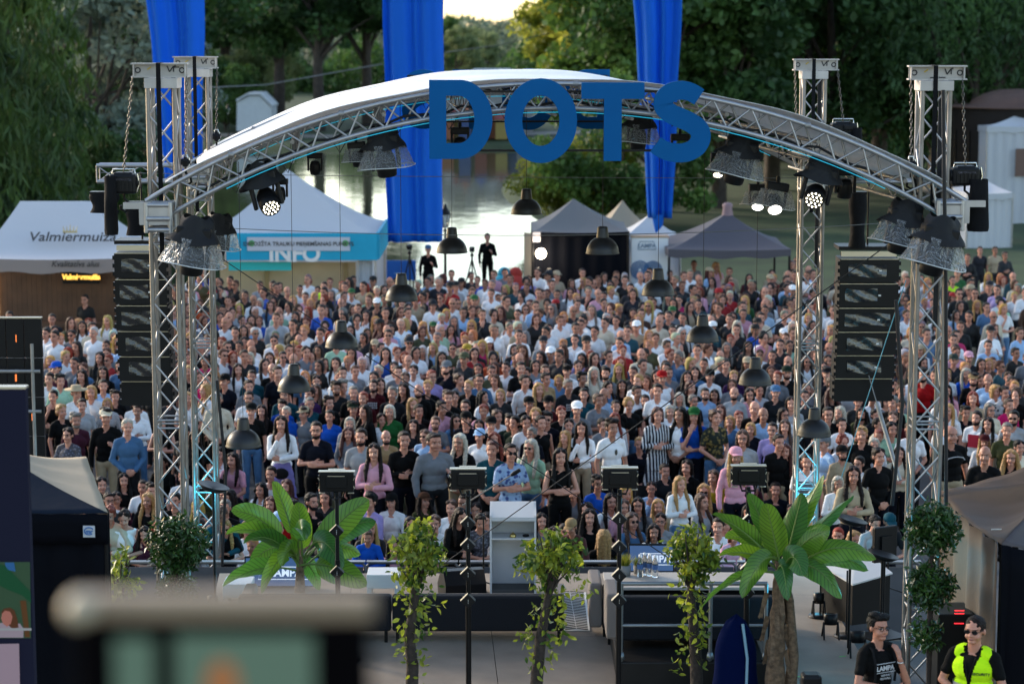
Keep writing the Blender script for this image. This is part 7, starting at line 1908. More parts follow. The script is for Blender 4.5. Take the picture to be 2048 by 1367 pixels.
for k in range(1500):
    Y = gp.uniform(31.7, 36.2); x = gp.uniform(-Y*.2, Y*.17)
    if any(abs(x*b/Y-a) < .26 and Y < b and b < Y+1.5 for a, b in sp): continue
    if clear(x, Y, .52, sp) and clear(x, Y, .6, front_pts) and clear(x, Y, .6, used):
        used.append((x, Y)); add_low(x, Y, 0, rad(gp.gauss(0, 25)), gp.uniform(.93, 1.04), 'sit', gp.choice(['short', 'long', 'bob', 'tied', 'long']), rgb(HAIRC[gp.choice('knnntyyr')]), rgb(TOPC[gp.choice(['black', 'navy', 'white', 'grey', 'olive', 'denim', 'cream', 'pink', 'ltblue', 'black'])]), gp.choice('TL'), rgb(TOPC[gp.choice(['navy', 'black', 'denim'])]), near='sit'); cnt += 1
print('MASS', cnt)
V = np.concatenate(VV); T_ = np.concatenate(TT); Cc = np.concatenate(CC)
me = np_mesh('crowd', V, T_, True); ca = me.color_attributes.new('tint', 'FLOAT_COLOR', 'POINT'); ca.data.foreach_set('color', Cc.ravel())
m = bpy.data.materials.new('crowd_clothes_and_skin'); m.use_nodes = True; t = m.node_tree; b = t.nodes['Principled BSDF']; b.inputs['Roughness'].default_value = .75; a = t.nodes.new('ShaderNodeAttribute'); a.attribute_name = 'tint'; t.links.new(a.outputs['Color'], b.inputs['Base Color'])
tag(newobj('crowd', me, [m]), 'dense standing crowd filling the plaza behind the front rows', 'crowd', kind='stuff')
# the two camera crew at the shore
def tripod(x, yt, yb, Y, label):
    a = P(x, yt, Y); r = empty('camera_tripod', (a.x, Y, 0), 0, label, 'tripod', 'tripods at the shore'); H2 = a.z
    for k in range(3): a_ = k*2.094+.6; m = MB(True); m.tube((0, 0, H2*.8), (.45*math.cos(a_), .45*math.sin(a_), 0), .022); m.build('leg', BLKM, r)
    m = MB(True); m.tube((0, 0, H2*.75), (0, 0, H2*.9), .03); m.sphere((0, 0, H2*.86), .06); m.build('tripod_head', BLKM, r); m = MB(); m.box((0, 0, H2*.95), (.16, .30, .15), bev=.01); m.tube((0, -.15, H2*.95), (0, -.3, H2*.95), .05); m.build('camera_body', BLK, r)
tripod(819, 487, 560, 67, 'camera tripod under the middle banner left of the seated crew'); tripod(944, 492, 565, 67, 'camera tripod between the lantern and the standing cameraman')
for x, yh, yf, lb, cp in [(975, 474, 575, 'camera operator all in black standing against the bright lake', ''), (857, 498, 585, 'camera operator in black with a blue cap in front of the lake', 'cap:denim')]:
    D = P(x, yf, 66.); h = P(x, yh, 66.).z; s = 1.02; r = empty('camera_platform', (D.x, 66., 0), 0, 'low black platform under %s' % ('the standing camera operator' if x > 900 else 'the blue capped camera operator'), 'platform'); zb = max(.1, h-HZ*s); m = MB(); m.box((0, 0, zb-.04), (1.2, 1.2, .08)); m.build('platform_top', BLKM, r)
    for a_ in (-1, 1):
        for b_ in (-1, 1): m = MB(); m.box((a_*.55, b_*.55, (zb-.085)/2), (.05, .05, zb-.085)); m.build('leg', BLKM, r)
    o = make_person((D.x, 66., zb), rad(10), s, 'hold', 'short', 'k', 'black', 'L', 'trousers', 'black', 0, cp); tag(o, lb, 'person')
# ------------------------------------------------------------------ crowd barriers
def barrier():
    r = empty('crowd_barrier'); L = 1.28; H2 = 1.1
    m = MB(True); m.path([(-L/2, 0, .02), (-L/2, 0, H2-.05), (-L/2+.05, 0, H2), (L/2-.05, 0, H2), (L/2, 0, H2-.05), (L/2, 0, .02)], .022, n=8); m.build('frame', principled('barrier_steel', (.16, .16, .17), .5, .6), r)
    m = MB(); m.box((0, .0, .56), (L-.06, .012, .96)); m.build('panel', principled('barrier_panel', (.085, .085, .095), .6, var=.15), r)
    m = MB(); m.box((0, .0, H2+.02), (L, .10, .015)); m.build('top_cap', principled('barrier_cap', (.28, .28, .29), .4, .6), r)
    m = MB(); m.box((0, .3, .01), (L-.06, .7, .02)); m.build('foot_plate', BLKM, r); return r
b0 = barrier(); km = {b0.name: kids(b0)}
for i in range(9):
    o = b0 if i == 0 else copy_tree(b0, km); X = -5.3+i*1.30; o.location = (X, 30.15, 0)
    tag(o, 'grey crowd barrier panel, number %s along the stage front from the left' % ['one', 'two', 'three', 'four', 'five', 'six', 'seven', 'eight', 'nine'][i], 'barrier', 'crowd barriers along the stage front')
# ------------------------------------------------------------------ banana plants
def bananamat():
    m = bpy.data.materials.new('banana_leaf'); m.use_nodes = True; t = m.node_tree; b = t.nodes['Principled BSDF']; out = t.nodes['Material Output']
    uv = t.nodes.new('ShaderNodeAttribute'); uv.attribute_name = 'blade'; sp = t.nodes.new('ShaderNodeSeparateXYZ'); t.links.new(uv.outputs['Vector'], sp.inputs[0])
    w_ = t.nodes.new('ShaderNodeMath'); w_.operation = 'MULTIPLY_ADD'; w_.inputs[1].default_value = 13; t.links.new(sp.outputs[0], w_.inputs[0])
    ab = t.nodes.new('ShaderNodeMath'); ab.operation = 'ABSOLUTE'; t.links.new(sp.outputs[1], ab.inputs[0]); m2 = t.nodes.new('ShaderNodeMath'); m2.operation = 'MULTIPLY'; m2.inputs[1].default_value = -2.2; t.links.new(ab.outputs[0], m2.inputs[0]); t.links.new(m2.outputs[0], w_.inputs[2])
    fr = t.nodes.new('ShaderNodeMath'); fr.operation = 'FRACT'; t.links.new(w_.outputs[0], fr.inputs[0])
    cr = t.nodes.new('ShaderNodeValToRGB'); cr.color_ramp.elements[0].position = .0; cr.color_ramp.elements[1].position = .3; cr.color_ramp.elements[0].color = (.02, .06, .01, 1); cr.color_ramp.elements[1].color = (.08, .21, .028, 1); t.links.new(fr.outputs[0], cr.inputs[0])
    mid = t.nodes.new('ShaderNodeMath'); mid.operation = 'LESS_THAN'; mid.inputs[1].default_value = .05; t.links.new(ab.outputs[0], mid.inputs[0])
    mx0 = t.nodes.new('ShaderNodeMixRGB'); t.links.new(mid.outputs[0], mx0.inputs[0]); t.links.new(cr.outputs[0], mx0.inputs[1]); mx0.inputs[2].default_value = (.03, .07, .015, 1)
    oi = t.nodes.new('ShaderNodeObjectInfo'); mxr = t.nodes.new('ShaderNodeMixRGB'); mxr.blend_type = 'MULTIPLY'; mr = t.nodes.new('ShaderNodeValToRGB'); mr.color_ramp.elements[0].color = (.6, .8, 1, 1); mr.color_ramp.elements[1].color = (1.9, 1.35, .7, 1); t.links.new(oi.outputs['Random'], mr.inputs[0]); mxr.inputs[0].default_value = 1; t.links.new(mx0.outputs[0], mxr.inputs[1]); t.links.new(mr.outputs[0], mxr.inputs[2])
    t.links.new(mxr.outputs[0], b.inputs['Base Color']); b.inputs['Roughness'].default_value = .32; b.inputs['Specular IOR Level'].default_value = .6
    tr = t.nodes.new('ShaderNodeBsdfTranslucent'); t.links.new(mxr.outputs[0], tr.inputs[0]); mx = t.nodes.new('ShaderNodeMixShader'); mx.inputs[0].default_value = .42
    t.links.new(b.outputs[0], mx.inputs[1]); t.links.new(tr.outputs[0], mx.inputs[2]); t.links.new(mx.outputs[0], out.inputs[0]); return m
BAN = bananamat(); STEM = principled('green_stem', (.10, .17, .03), .5, var=.2)
def leaf(org, crown, tip, width, bend, twist, parent, dy=0., g=None):
    a, b = Vector(crown)-org, Vector(tip)-org; mid = (a+b)/2+Vector((0, 0, bend*1.5)); n = 22; st = .26
    cur = lambda t: a*(1-t)**2+mid*2*t*(1-t)+b*t*t
    V, F, B, k = [], [], [], 9
    for i in range(n+1):
        t = st+(1-st)*i/n; p = cur(t); d = (cur(min(1, t+.01))-cur(max(0, t-.01))).normalized(); s = (t-st)/(1-st); w_ = width*1.55*(max(0, math.sin(math.pi*min(1, s**.92)))**.44)*(1-.25*s)+.002
        view = (Vector((0, 0, HCAM))-(org+p)).normalized(); sd_ = d.cross(view).normalized(); up_ = sd_.cross(d); tw_ = twist*(.6+.8*s); sd_ = (sd_*math.cos(tw_)+up_*math.sin(tw_)).normalized(); nn = sd_.cross(d).normalized()
        for j in range(k):
            v = (j/(k-1)-.5)*2; q = p+sd_*w_*v+nn*(-.30*w_*abs(v)**1.5)+nn*.007*math.sin(s*17+v*3+bend*40)*abs(v); V.append(q); B.append((s, v, 0))
    for i in range(n):
        for j in range(k-1): q = i*k+j; F.append((q, q+1, q+k+1, q+k))
    me = np_mesh('leaf', V, F, True); at = me.attributes.new('blade', 'FLOAT_VECTOR', 'POINT'); at.data.foreach_set('vector', np.array(B, 'f').ravel())
    o = newobj('leaf', me, [BAN], parent)
    m = MB(True); m.path([cur(t) for t in [i/14 for i in range(15)]], [.016-.014*i/14 for i in range(15)], n=6); m.build('leaf_stalk', STEM, o)
FIB = principled('fibrous_trunk', (.13, .085, .05), .9, var=.5, vscale=20, bump=1, bscale=30)
def banana(crown, base, Y, tips, label, potx=None, ragged=False):
    cr = P(*crown, Y); b = P(*base, Y); b.z = ZS if not potx else ZS; r = empty('banana_plant', (b.x, Y, ZS), 0, label, 'plant', 'banana plants on stage'); og = Vector((b.x, Y, ZS))
    m = MB(True); top = cr-og; n = 14; rr = [(.12 if ragged else .085)-(.07 if ragged else .045)*i/n+(.012*math.sin(i*2.3) if ragged else 0) for i in range(n+1)]; m.path([Vector((top.x*(i/n)**1.3, 0, .1+(top.z-.1)*i/n)) for i in range(n+1)], rr, n=12); m.build('trunk', FIB, r)
    if ragged:
        m = MB(True); m.path([(.16, .05, .1), (.20, .04, top.z*.4), (.15, .03, top.z*.75), (.05, .0, top.z*.98)], [.075, .06, .045, .03], n=10); m.build('trunk', FIB, r)
        for k_ in range(9): m = MB(True); a_ = k_*2.2; z_ = top.z*(.45+.05*k_); m.grid(lambda u, v: Vector(((.10+.07*v)*math.cos(a_)+(u-.5)*.05, (.10+.05*v)*math.sin(a_)-.02, z_-.28*v+.02*math.sin(u*9+v*7))), 3, 6); m.build('dry_sheath', FIB, r)
    m = MB(True); m.lathe([(.001, 0), (.13, 0), (.17, .26), (.15, .26), (.001, .22)], n=20); m.build('pot', BLK, r)
    for i_, (x, y, dy, w_, bend, tw) in enumerate(tips): leaf(og, cr+Vector((.04*math.sin(i_*2.1), -.02*math.cos(i_*1.7), -.05-.20*((i_*7) % 5)/5)), P(x, y, Y+dy), w_, bend, tw, r)
banana((600, 1110), (600, 1205), 26.6, [(545, 962, .1, .085, .12, .5), (597, 1003, -.1, .10, .0, .25), (738, 998, 0, .125, .12, .15), (752, 1042, .35, .12, .18, .5), (722, 1108, .2, .11, .22, .6), (462, 1022, .1, .11, .22, .4), (452, 1068, -.2, .09, .28, .8), (487, 1086, -.3, .1, .3, .9), (608, 1080, -.75, .09, .35, .9), (562, 1132, -.45, .09, .3, .5), (684, 1138, -.5, .125, .38, .4), (733, 1172, -.3, .13, .16, .35), (445, 1172, -.2, .11, .18, .9), (523, 1186, -.5, .08, .34, .6), (640, 1180, .2, .08, .25, .4), (502, 1128, .3, .09, .25, .3)], 'broad leaved banana plant left of the first floodlight pole')
banana((1560, 1120), (1548, 1420), 22.7, [(1648, 948, 0, .075, .05, .8), (1605, 985, -.1, .09, .0, .4), (1707, 990, .2, .075, .1, .9), (1497, 985, 0, .085, .05, .5), (1532, 1005, -.2, .10, .0, .2), (1425, 1028, .1, .09, .1, .9), (1437, 1112, -.1, .075, .15, .9), (1752, 1118, -.2, .10, .3, .6), (1737, 1140, .2, .08, .22, .4), (1683, 1197, -.35, .09, .3, .5), (1484, 1195, -.3, .085, .3, .3), (1396, 1222, -.2, .055, .2, 1.1), (1606, 1152, -.5, .095, .3, .1), (1660, 1060, -.3, .1, .12, .4), (1575, 1200, -.35, .075, .3, .2), (1450, 1075, .25, .08, .15, .6), (1590, 1010, .25, .09, .03, .3)], 'tall banana plant with a fibrous trunk in front of the rear right mast', ragged=True)
# ------------------------------------------------------------------ vine wrapped trunks and leaf balls
FICUS = leafmat('ficus_leaves', (.035, .10, .015), (.42, .46, .04), .45, 5., .4); LAUREL = leafmat('laurel_leaves', (.012, .04, .008), (.045, .11, .02), .2, 6., .35)
def leaf_cloud(pts, size, seed, asp=.5):
    g = np.random.default_rng(seed); n = len(pts); pts = np.asarray(pts); d = g.normal(size=(n, 3)); d[:, 2] -= .5; d /= np.linalg.norm(d, axis=1)[:, None]; e = g.normal(size=(n, 3)); e -= (e*d).sum(1)[:, None]*d; e /= np.linalg.norm(e, axis=1)[:, None]; nn = np.cross(d, e)
    s = size*g.uniform(.7, 1.25, n)[:, None]; a = asp
    P6 = [pts, pts+d*s*.3+e*s*a*.45+nn*s*.06, pts+d*s*.65+e*s*a*.38+nn*s*.03, pts+d*s-nn*s*.1, pts+d*s*.65-e*s*a*.38+nn*s*.03, pts+d*s*.3-e*s*a*.45+nn*s*.06, pts+d*s*.5-nn*s*.02]
    V = np.stack(P6, 1).reshape(-1, 3); F = []
    for i in range(n):
        b = i*7; F += [(b, b+1, b+6, b+5), (b+1, b+2, b+3, b+6), (b+6, b+3, b+4, b+5)]
    return np_mesh('leaves', V, np.array(F), False)
def vine_tree(path, crown, extra, Y, label, seed, h0=None):
    base = P(path[0][0], path[0][1], Y); og = Vector((base.x, Y, ZS)); r = empty('vine_tree', og, 0, label, 'tree', 'vine wrapped trunks on stage'); g = np.random.default_rng(seed)
    pts = [P(x, y, Y)-og for x, y in path]; pts[0].z = 0
    m = MB(True); n = len(pts); m.path(pts, [.075-.045*i/n for i in range(n)], n=10); q = pts[-1]
    cx, cy, rx, ry, cnt = crown; c = P(cx, cy, Y)-og; k = Y/FPX
    for i in range(16): a = i*2.4; e = c+Vector((math.cos(a)*rx*k*.7*g.uniform(.5, 1), math.sin(a)*.18, g.uniform(-.6, .9)*ry*k)); m.path([q-Vector((0, 0, .1)), (q+e)/2+Vector((0, 0, -.02)), e], [.022, .012, .005], n=5)
    m.build('trunk', principled('rough_dark_bark', (.035, .025, .02), .9, var=.4, vscale=15, bump=1, bscale=35), r)
    L = []
    for i in range(40):
        d = g.normal(size=3); d /= np.linalg.norm(d); cc = np.array([c.x+d[0]*rx*k*g.uniform(.3, 1), c.y+d[1]*.24, c.z+d[2]*ry*k*g.uniform(.3, 1)]); L.append(cc+g.normal(size=(cnt//40, 3))*.045)
    for (x, y, n_) in extra: q = P(x, y, Y)-og; L.append(np.array([q.x, q.y-.03, q.z])+g.normal(size=(n_, 3))*np.array([.045, .05, .06]))
    for i in range(1, len(pts)): a, b = np.array(pts[i-1]), np.array(pts[i]); n4 = int(16+34*(i/len(pts))**1.5); t_ = g.uniform(0, 1, (n4, 1)); L.append(a*(1-t_)+b*t_+g.normal(size=(n4, 3))*np.array([.085, .07, .05]))
    o = newobj('foliage', leaf_cloud(np.concatenate(L), .088, seed), [FICUS], r)
vine_tree([(822, 1400), (825, 1330), (818, 1270), (828, 1210), (832, 1160)], (838, 1105, 66, 66, 800), [(845, 1210, 14), (812, 1245, 14), (850, 1255, 12), (798, 1290, 10), (846, 1320, 12), (868, 1190, 8), (800, 1180, 12)], 22.9, 'thin vine wrapped trunk left of the second floodlight pole', 1)
vine_tree([(1068, 1400), (1075, 1340), (1082, 1270), (1092, 1220), (1100, 1170)], (1105, 1115, 66, 66, 840), [(1165, 1180, 14), (1075, 1218, 12), (1120, 1235, 12), (1050, 1268, 18), (1135, 1265, 14), (1060, 1310, 10), (1098, 1280, 10), (1128, 1200, 12), (1160, 1155, 8)], 22.9, 'vine wrapped trunk in front of the lectern', 2)
vine_tree([(1395, 1400), (1392, 1320), (1388, 1260), (1382, 1200), (1382, 1160)], (1385, 1110, 64, 62, 840), [(1370, 1265, 12), (1400, 1250, 12), (1410, 1280, 12), (1360, 1300, 10), (1395, 1305, 8), (1352, 1328, 8), (1375, 1215, 12), (1400, 1200, 10)], 23.3, 'vine wrapped trunk in front of the railing', 3)
vine_tree([(236, 1400), (234, 1300), (236, 1250), (238, 1200)], (242, 1150, 30, 48, 260), [(265, 1175, 14), (245, 1105, 10), (228, 1215, 14)], 24.0, 'vine wrapped trunk half hidden beside the black tent', 4)
def topiary(balls, pathp, Y, label, seed, pot=None):
    base = P(pathp[0][0], pathp[0][1], Y); og = Vector((base.x, Y, ZS)); r = empty('topiary_tree', og, 0, label, 'tree', 'leaf ball trees on stage'); k = Y/FPX; g = np.random.default_rng(seed)
    m = MB(True); pts = [P(x, y, Y)-og for x, y in pathp]; pts[0].z = 0; m.path(pts, .024, n=8); m.path([p+Vector((.03*math.sin(i*2), .03*math.cos(i*2), 0)) for i, p in enumerate(pts)], .016, n=6); m.build('trunk', principled('rough_dark_bark', (.035, .025, .02), .9), r)
    for (x, y, rr, n_) in balls:
        c = P(x, y, Y)-og; d = g.normal(size=(n_, 3)); d /= np.linalg.norm(d, axis=1)[:, None]; q = np.array(c)+d*rr*k*g.uniform(.45, 1.02, (n_, 1))*(1+.12*np.sin(d[:, :1]*7+d[:, 1:2]*5)); newobj('leaf_ball', leaf_cloud(q, .072, seed+int(x), .4), [LAUREL], r)
    p_ = pot or 0; m = MB(True); m.lathe([(.001, 0), (.13, 0), (.165, .27), (.15, .27), (.001, .24)], n=22); m.build('pot', BLK, r)
topiary([(354, 1088, 62, 2300), (352, 1180, 40, 900)], [(352, 1400), (350, 1240), (352, 1130)], 23.6, 'two ball leaf tree in front of the front left mast', 5)
topiary([(1866, 1056, 56, 2000), (1862, 1170, 50, 1500), (1852, 1268, 36, 420)], [(1857, 1400), (1858, 1250), (1862, 1150), (1866, 1060)], 22.3, 'three ball leaf tree standing at the front right mast', 6)
# ------------------------------------------------------------------ front tents, screens
# left black tent with one roof slope coloured as if sunlit
Yt = 21.0
r = empty('black_gazebo', P(130, 1100, Yt)*1, 0, 'black sided gazebo with a beige lit roof slope at the left edge', 'tent'); og = Vector(r.location); og.z = 0; r.location = og
q = lambda x, y, Y: P(x, y, Y)-og
def sheet4(fn, nu, nv, name, mat, parent): m = MB(True); m.grid(fn, nu, nv); o = m.build(name, mat, parent); o.modifiers.new('t', 'SOLIDIFY').thickness = .006; return o
A, B, C_, D_ = q(-40, 850, 23.5), q(172, 912, 23.6), q(216, 1026, 21.0), q(-40, 860, 21.0)
pk = q(-60, 860, 22.3)
sheet4(lambda u, v: lerp(lerp(pk, pk, u), lerp(B, C_, u), v)+Vector((0, 0, -.10*math.sin(math.pi*v)*1.2+.01*math.sin(u*20))), 14, 14, 'roof_slope', cloth_mat('sunlit_beige_canopy', (.42, .35, .25), .2), r)  # sunlight on this slope is put into the beige
F0 = q(-60, 1030, 21.0)
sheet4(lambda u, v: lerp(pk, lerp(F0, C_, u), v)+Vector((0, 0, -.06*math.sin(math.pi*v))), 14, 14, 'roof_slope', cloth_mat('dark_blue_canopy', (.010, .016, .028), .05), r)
zt = C_.z; sheet4(lambda u, v: Vector((lerp(F0, C_, u).x, C_.y-.02, zt-v*.30+.006*math.sin(u*30))), 20, 3, 'valance', TENTK, r)
sheet4(lambda u, v: Vector((lerp(F0, C_, u).x, C_.y+.03+.02*math.sin(u*26), zt-.02-v*(zt-ZS*0-.02))), 60, 6, 'side_wall', TENTK, r)
sheet4(lambda u, v: Vector((lerp(C_, B, u).x-.01+.02*math.sin(u*26), lerp(C_, B, u).y+.05, lerp(C_, B, u).z-.02-v*(lerp(C_, B, u).z-.02))), 40, 6, 'side_wall', TENTK, r)
m = MB(True); m.tube((C_.x-.03, C_.y+.03, 0), (C_.x-.03, C_.y+.03, zt-.02), .022); m.build('leg', BLKM, r)
c = q(178, 1062, 20.95); m = MB(); m.box(c, (.115, .004, .115)); lg = m.build('logo_patch', principled('pale_patch', (.5, .52, .55), .6), r)
m = MB(True); m.path([c+Vector((.045*math.cos(t), -.006, .036*math.sin(t)+.004)) for t in (.5+5*k/14 for k in range(15))], .006, n=5); m.build('round_stroke', principled('patch_blue', (.02, .14, .4), .6), lg)
text_obj('mr', .06, MATS['patch_blue'], lg, c+Vector((0, -.006, 0)), (rad(90), 0, 0), bold=.002, shear=.2)
# big screen at the left edge
Ys = 18.5; a, b = P(-160, 778, Ys), P(50, 778, Ys); bot = P(0, 1500, Ys); r = empty('video_wall', ((a.x+b.x)/2, Ys, 0), 0, 'tall video wall at the left edge showing a banana leaf and a person', 'screen'); og = Vector(r.location)
q = lambda x, y, d=0: P(x, y, Ys-d)-og
m = MB(); m.box((0, .06, (a.z+bot.z)/2), (b.x-a.x, .1, a.z-bot.z)); m.build('cabinet', principled('dark_navy_screen', (.004, .005, .011), .8, spec=.1, emis=(.003, .0035, .009), es=.6), r)
m = MB(); m.box((0, .06, a.z+.01), (b.x-a.x+.01, .12, .02)); m.build('top_edge', EDGE, r)
m = MB(); m.add([q(-20, 1123, .02), q(-20, 1275, .02), q(62, 1275, .02), q(60, 1123, .02)], [(0, 1, 2, 3)]); sc_ = m.build('picture', principled('picture_dark', (.01, .02, .012), .4, emis=(.006, .015, .008), es=1), r)
def flat(name, pts, col, es, parent, d=.03):
    m = MB(); m.add([q(x, y, d) for x, y in pts], [tuple(range(len(pts)))]); return m.build(name, principled('picture_'+name, tuple(c*.08 for c in col), .4, emis=col, es=es*.11), parent)
flat('leaf_shape', [(-10, 1126), (10, 1130), (61, 1182), (62, 1205), (45, 1190), (15, 1178), (-10, 1165)], (.01, .12, .05), 1.2, sc_)
flat('blue_shape', [(10, 1124), (28, 1124), (31, 1142), (12, 1138)], (.02, .2, .6), 1, sc_)
flat('shirt', [(-8, 1250), (2, 1244), (40, 1246), (47, 1256), (47, 1274), (-8, 1274)], (.6, .5, .62), 1, sc_, .032)
flat('hair', [(2, 1224), (8, 1216), (20, 1214), (29, 1220), (35, 1238), (37, 1254), (24, 1256), (8, 1240)], (.18, .07, .03), 1, sc_, .036)
flat('face', [(4, 1226), (10, 1220), (20, 1222), (25, 1232), (22, 1246), (14, 1252), (6, 1246), (2, 1236)], (.75, .28, .22), 1, sc_, .040)
flat('stalk', [(40, 1200), (52, 1200), (60, 1273), (50, 1273)], (.2, .09, .03), 1, sc_, .034)
flat('rail_bar', [(-8, 1255), (63, 1255), (63, 1260), (-8, 1260)], (.6, .65, .7), 1, sc_, .044)
flat('pink_page', [(-20, 1287), (38, 1286), (41, 1420), (-20, 1420)], (.62, .47, .60), 1, r)
# LED wall seen from behind with scaffolding
a, b = P(-60, 636, 30), P(92, 905, 30); r = empty('screen_back', ((a.x+b.x)/2, 30, b.z-2.5), 0, 'dark back of a second video wall with scaffolding at the left edge', 'screen'); W_, H2 = b.x-a.x, a.z-b.z+2.5
m = MB()
for i in range(4):
    for j in range(8): m.box((-W_/2+(i+.5)*W_/4, 0, (j+.5)*H2/8), (W_/4-.01, .08, H2/8-.01), bev=.004)
m.build('module_backs', BLK, r)
m = MB(); m.box((0, 0, H2+.01), (W_, .1, .015)); m.build('top_edge', EDGE, r)
AM = principled('amber_indicator', (.8, .2, .05), .5, emis=(1, .22, .04), es=.35)
gq = random.Random(8)
for k in range(14):
    i, j = gq.randint(1, 3), gq.randint(3, 7); m = MB(); m.box((-W_/2+(i+.3+.3*gq.random())*W_/4, -.05, (j+.5)*H2/8), (.012, .01, .10)); m.build('indicator_light', AM, r)
m = MB(True); xx = P(64, 700, 29.6).x-r.location.x; m.tube((xx, -.4, -1), (xx, -.4, H2-.3), .024); m.build('scaffold_tube', ALU_D, r)
for z in (P(64, 742, 29.6).z-r.location.z, P(64, 822, 29.6).z-r.location.z): m = MB(True); m.tube((-W_/2, -.4, z), (xx+.1, -.4, z), .024); m.build('scaffold_tube', ALU_D, r)
# right brown and black tent
r = empty('brown_gazebo', (P(1990, 1100, 21.5).x, 21.5, 0), 0, 'brown and black gazebo with a sagging roof at the right edge', 'tent'); og = Vector(r.location); q = lambda x, y, Y: P(x, y, Y)-og
BR = cloth_mat('brown_canopy', (.105, .068, .045), .1); GB = cloth_mat('grey_brown_canopy', (.075, .058, .055), .1)
p1, p2, p3, p4 = q(1878, 984, 24.4), q(2190, 880, 24.4), q(2190, 1100, 21.6), q(2002, 1088, 21.6); pk = q(2120, 960, 23.2)
def tri(a_, b_, name, mat): return sheet4(lambda u, v: lerp(lerp(a_, b_, u), pk, v)+Vector((0, 0, -.16*math.sin(math.pi*v)*math.sin(math.pi*u)-.05*math.sin(math.pi*u)*(1-v)+.008*math.sin(u*25+v*9))), 18, 14, name, mat, r)
tri(p1, p2, 'roof_slope', BR); tri(p4, p1, 'roof_slope', BR); tri(p3, p4, 'roof_slope', GB); tri(p2, p3, 'roof_slope', BR)
def wall(a_, b_, name, mat, z1=0, am=.02, top=0): return sheet4(lambda u, v: Vector((lerp(a_, b_, u).x, lerp(a_, b_, u).y, 0))+Vector((am*math.sin(u*30+v*2), am*math.sin(u*22), lerp(a_, b_, u).z-top-v*(lerp(a_, b_, u).z-top-z1)-.05*math.sin(math.pi*u)*(1-v))), 50, 12, name, mat, r)
wall(p4+Vector((0, -.02, 0)), p3+Vector((0, -.02, 0)), 'front_wall', TENTK)
w1 = q(1930, 1050, 23.0)
wall(p1, p4, 'side_wall', BR, am=.035)
for p in (p1, p4): m = MB(True); m.tube((p.x+.02, p.y+.04, 0), (p.x+.02, p.y+.04, p.z-.03), .022); m.build('leg', BLKM, r)
m = MB(); c = q(1988, 1067, 21.9); m.box(c+Vector((0, -.1, .07)), (.10, .03, .004), Matrix.Rotation(-.5, 3, 'X')); m.build('label_patch', WHITEP, r)
# equipment rack under the right tent
a, b = P(1885, 1225, 22.6), P(1932, 1367, 22.6); r = empty('equipment_rack', ((a.x+b.x)/2, 22.6, ZS), 0, 'black equipment rack with red lights beside the leaf ball tree', 'rack'); H2 = a.z-ZS
m = MB(); m.box((0, .2, H2/2), (b.x-a.x+.1, .5, H2), bev=.01); m.build('rack_case', BLK, r); RED = principled('red_indicator', (.6, .02, .02), .5, emis=(1, .02, .03), es=1.5)
for yy in (1232, 1238, 1258): z = P(1908, yy, 22.3).z-ZS; m = MB(); m.box((.03, -.06, z), (.10, .006, .006)); m.build('indicator_strip', RED, r)
# ------------------------------------------------------------------ the two people by the right mast
POSES['think'] = dict(e=((.26, -.03, 1.12), (-.20, -.20, 1.13)), w=((-.04, -.24, 1.07), (-.085, -.24, 1.38)), hd=((-1, .0, .02), (.22, .25, 1)), pn=((0, 1, 0), (.5, .8, 0)))
POSES['think']['e'] = ((.20, -.22, 1.12), (-.26, -.03, 1.12)); POSES['think']['w'] = ((.10, -.22, 1.37), (.04, -.26, 1.07)); POSES['think']['hd'] = ((-.15, .3, 1), (1, .0, .02)); POSES['think']['pn'] = ((-.3, .9, 0), (0, 1, 0))
POSES['guard'] = dict(e=((.27, -.02, 1.13), (-.27, -.02, 1.13)), w=((.03, -.22, 1.02), (-.03, -.19, 1.04)), hd=((-1, .02, -.1), (1, .08, -.05)), pn=((0, 1, 0), (0, 1, 0)))
D = P(1757, 1250, 20.6); s = (D.z-ZS)/HZ
g1 = make_person((D.x, 20.6, ZS), rad(28), s, 'think', 'tuft', 'k', 'black', 'T', 'trousers', 'black', 1, 'glasses'); tag(g1, 'person with tousled dark hair and glasses, hand at mouth, black LAMPA T-shirt, beside the mast', 'person')
WP = principled('white_shirt_print', (.55, .56, .58), .7)
text_obj('LAMPA', .068, WP, g1, (-.005, -.1335, 1.265), (rad(90), 0, 0), bold=.002)
m = MB(True); m.path([(-.125, -.133, 1.225), (-.11, -.133, 1.315), (.115, -.133, 1.315), (.13, -.133, 1.225)], .0042, n=4, closed=True); m.build('shirt_print', WP, g1)
text_obj('SARUNU', .028, WP, g1, (.0, -.132, 1.195), (rad(90), 0, 0)); text_obj('FESTIVĀLS', .028, WP, g1, (.0, -.128, 1.16), (rad(90), 0, 0))
m = MB(True); m.path([(.105+.03*math.cos(t), -.222+.03*math.sin(t), 1.335) for t in (2*math.pi*k/14 for k in range(14))], .007, n=5, closed=True); m.build('wrist_watch', CHROME, g1)
for sx in (-1, 1): m = MB(True); m.path([(sx*.12, -.118, 1.12), (sx*.125, -.135, 1.3), (sx*.12, -.07, 1.45), (sx*.11, .05, 1.48), (sx*.11, .13, 1.40)], .014, n=5); m.build('backpack_strap', BLKF, g1)
D = P(1950, 1256, 20.3); s = (D.z-ZS)/HZ
g2 = make_person((D.x, 20.3, ZS), rad(-32), s, 'guard', 'buzz', 'n', 'black', 'T', 'trousers', 'black', 1, 'sunglasses', wide=1.0); g2.scale = (s*1.12, s*1.08, s); tag(g2, 'person in a yellow security vest with cropped hair and sunglasses, arms folded', 'person')
HV = cmat('hivis'); HV.node_tree.nodes['Principled BSDF'].inputs['Emission Strength'].default_value = 0
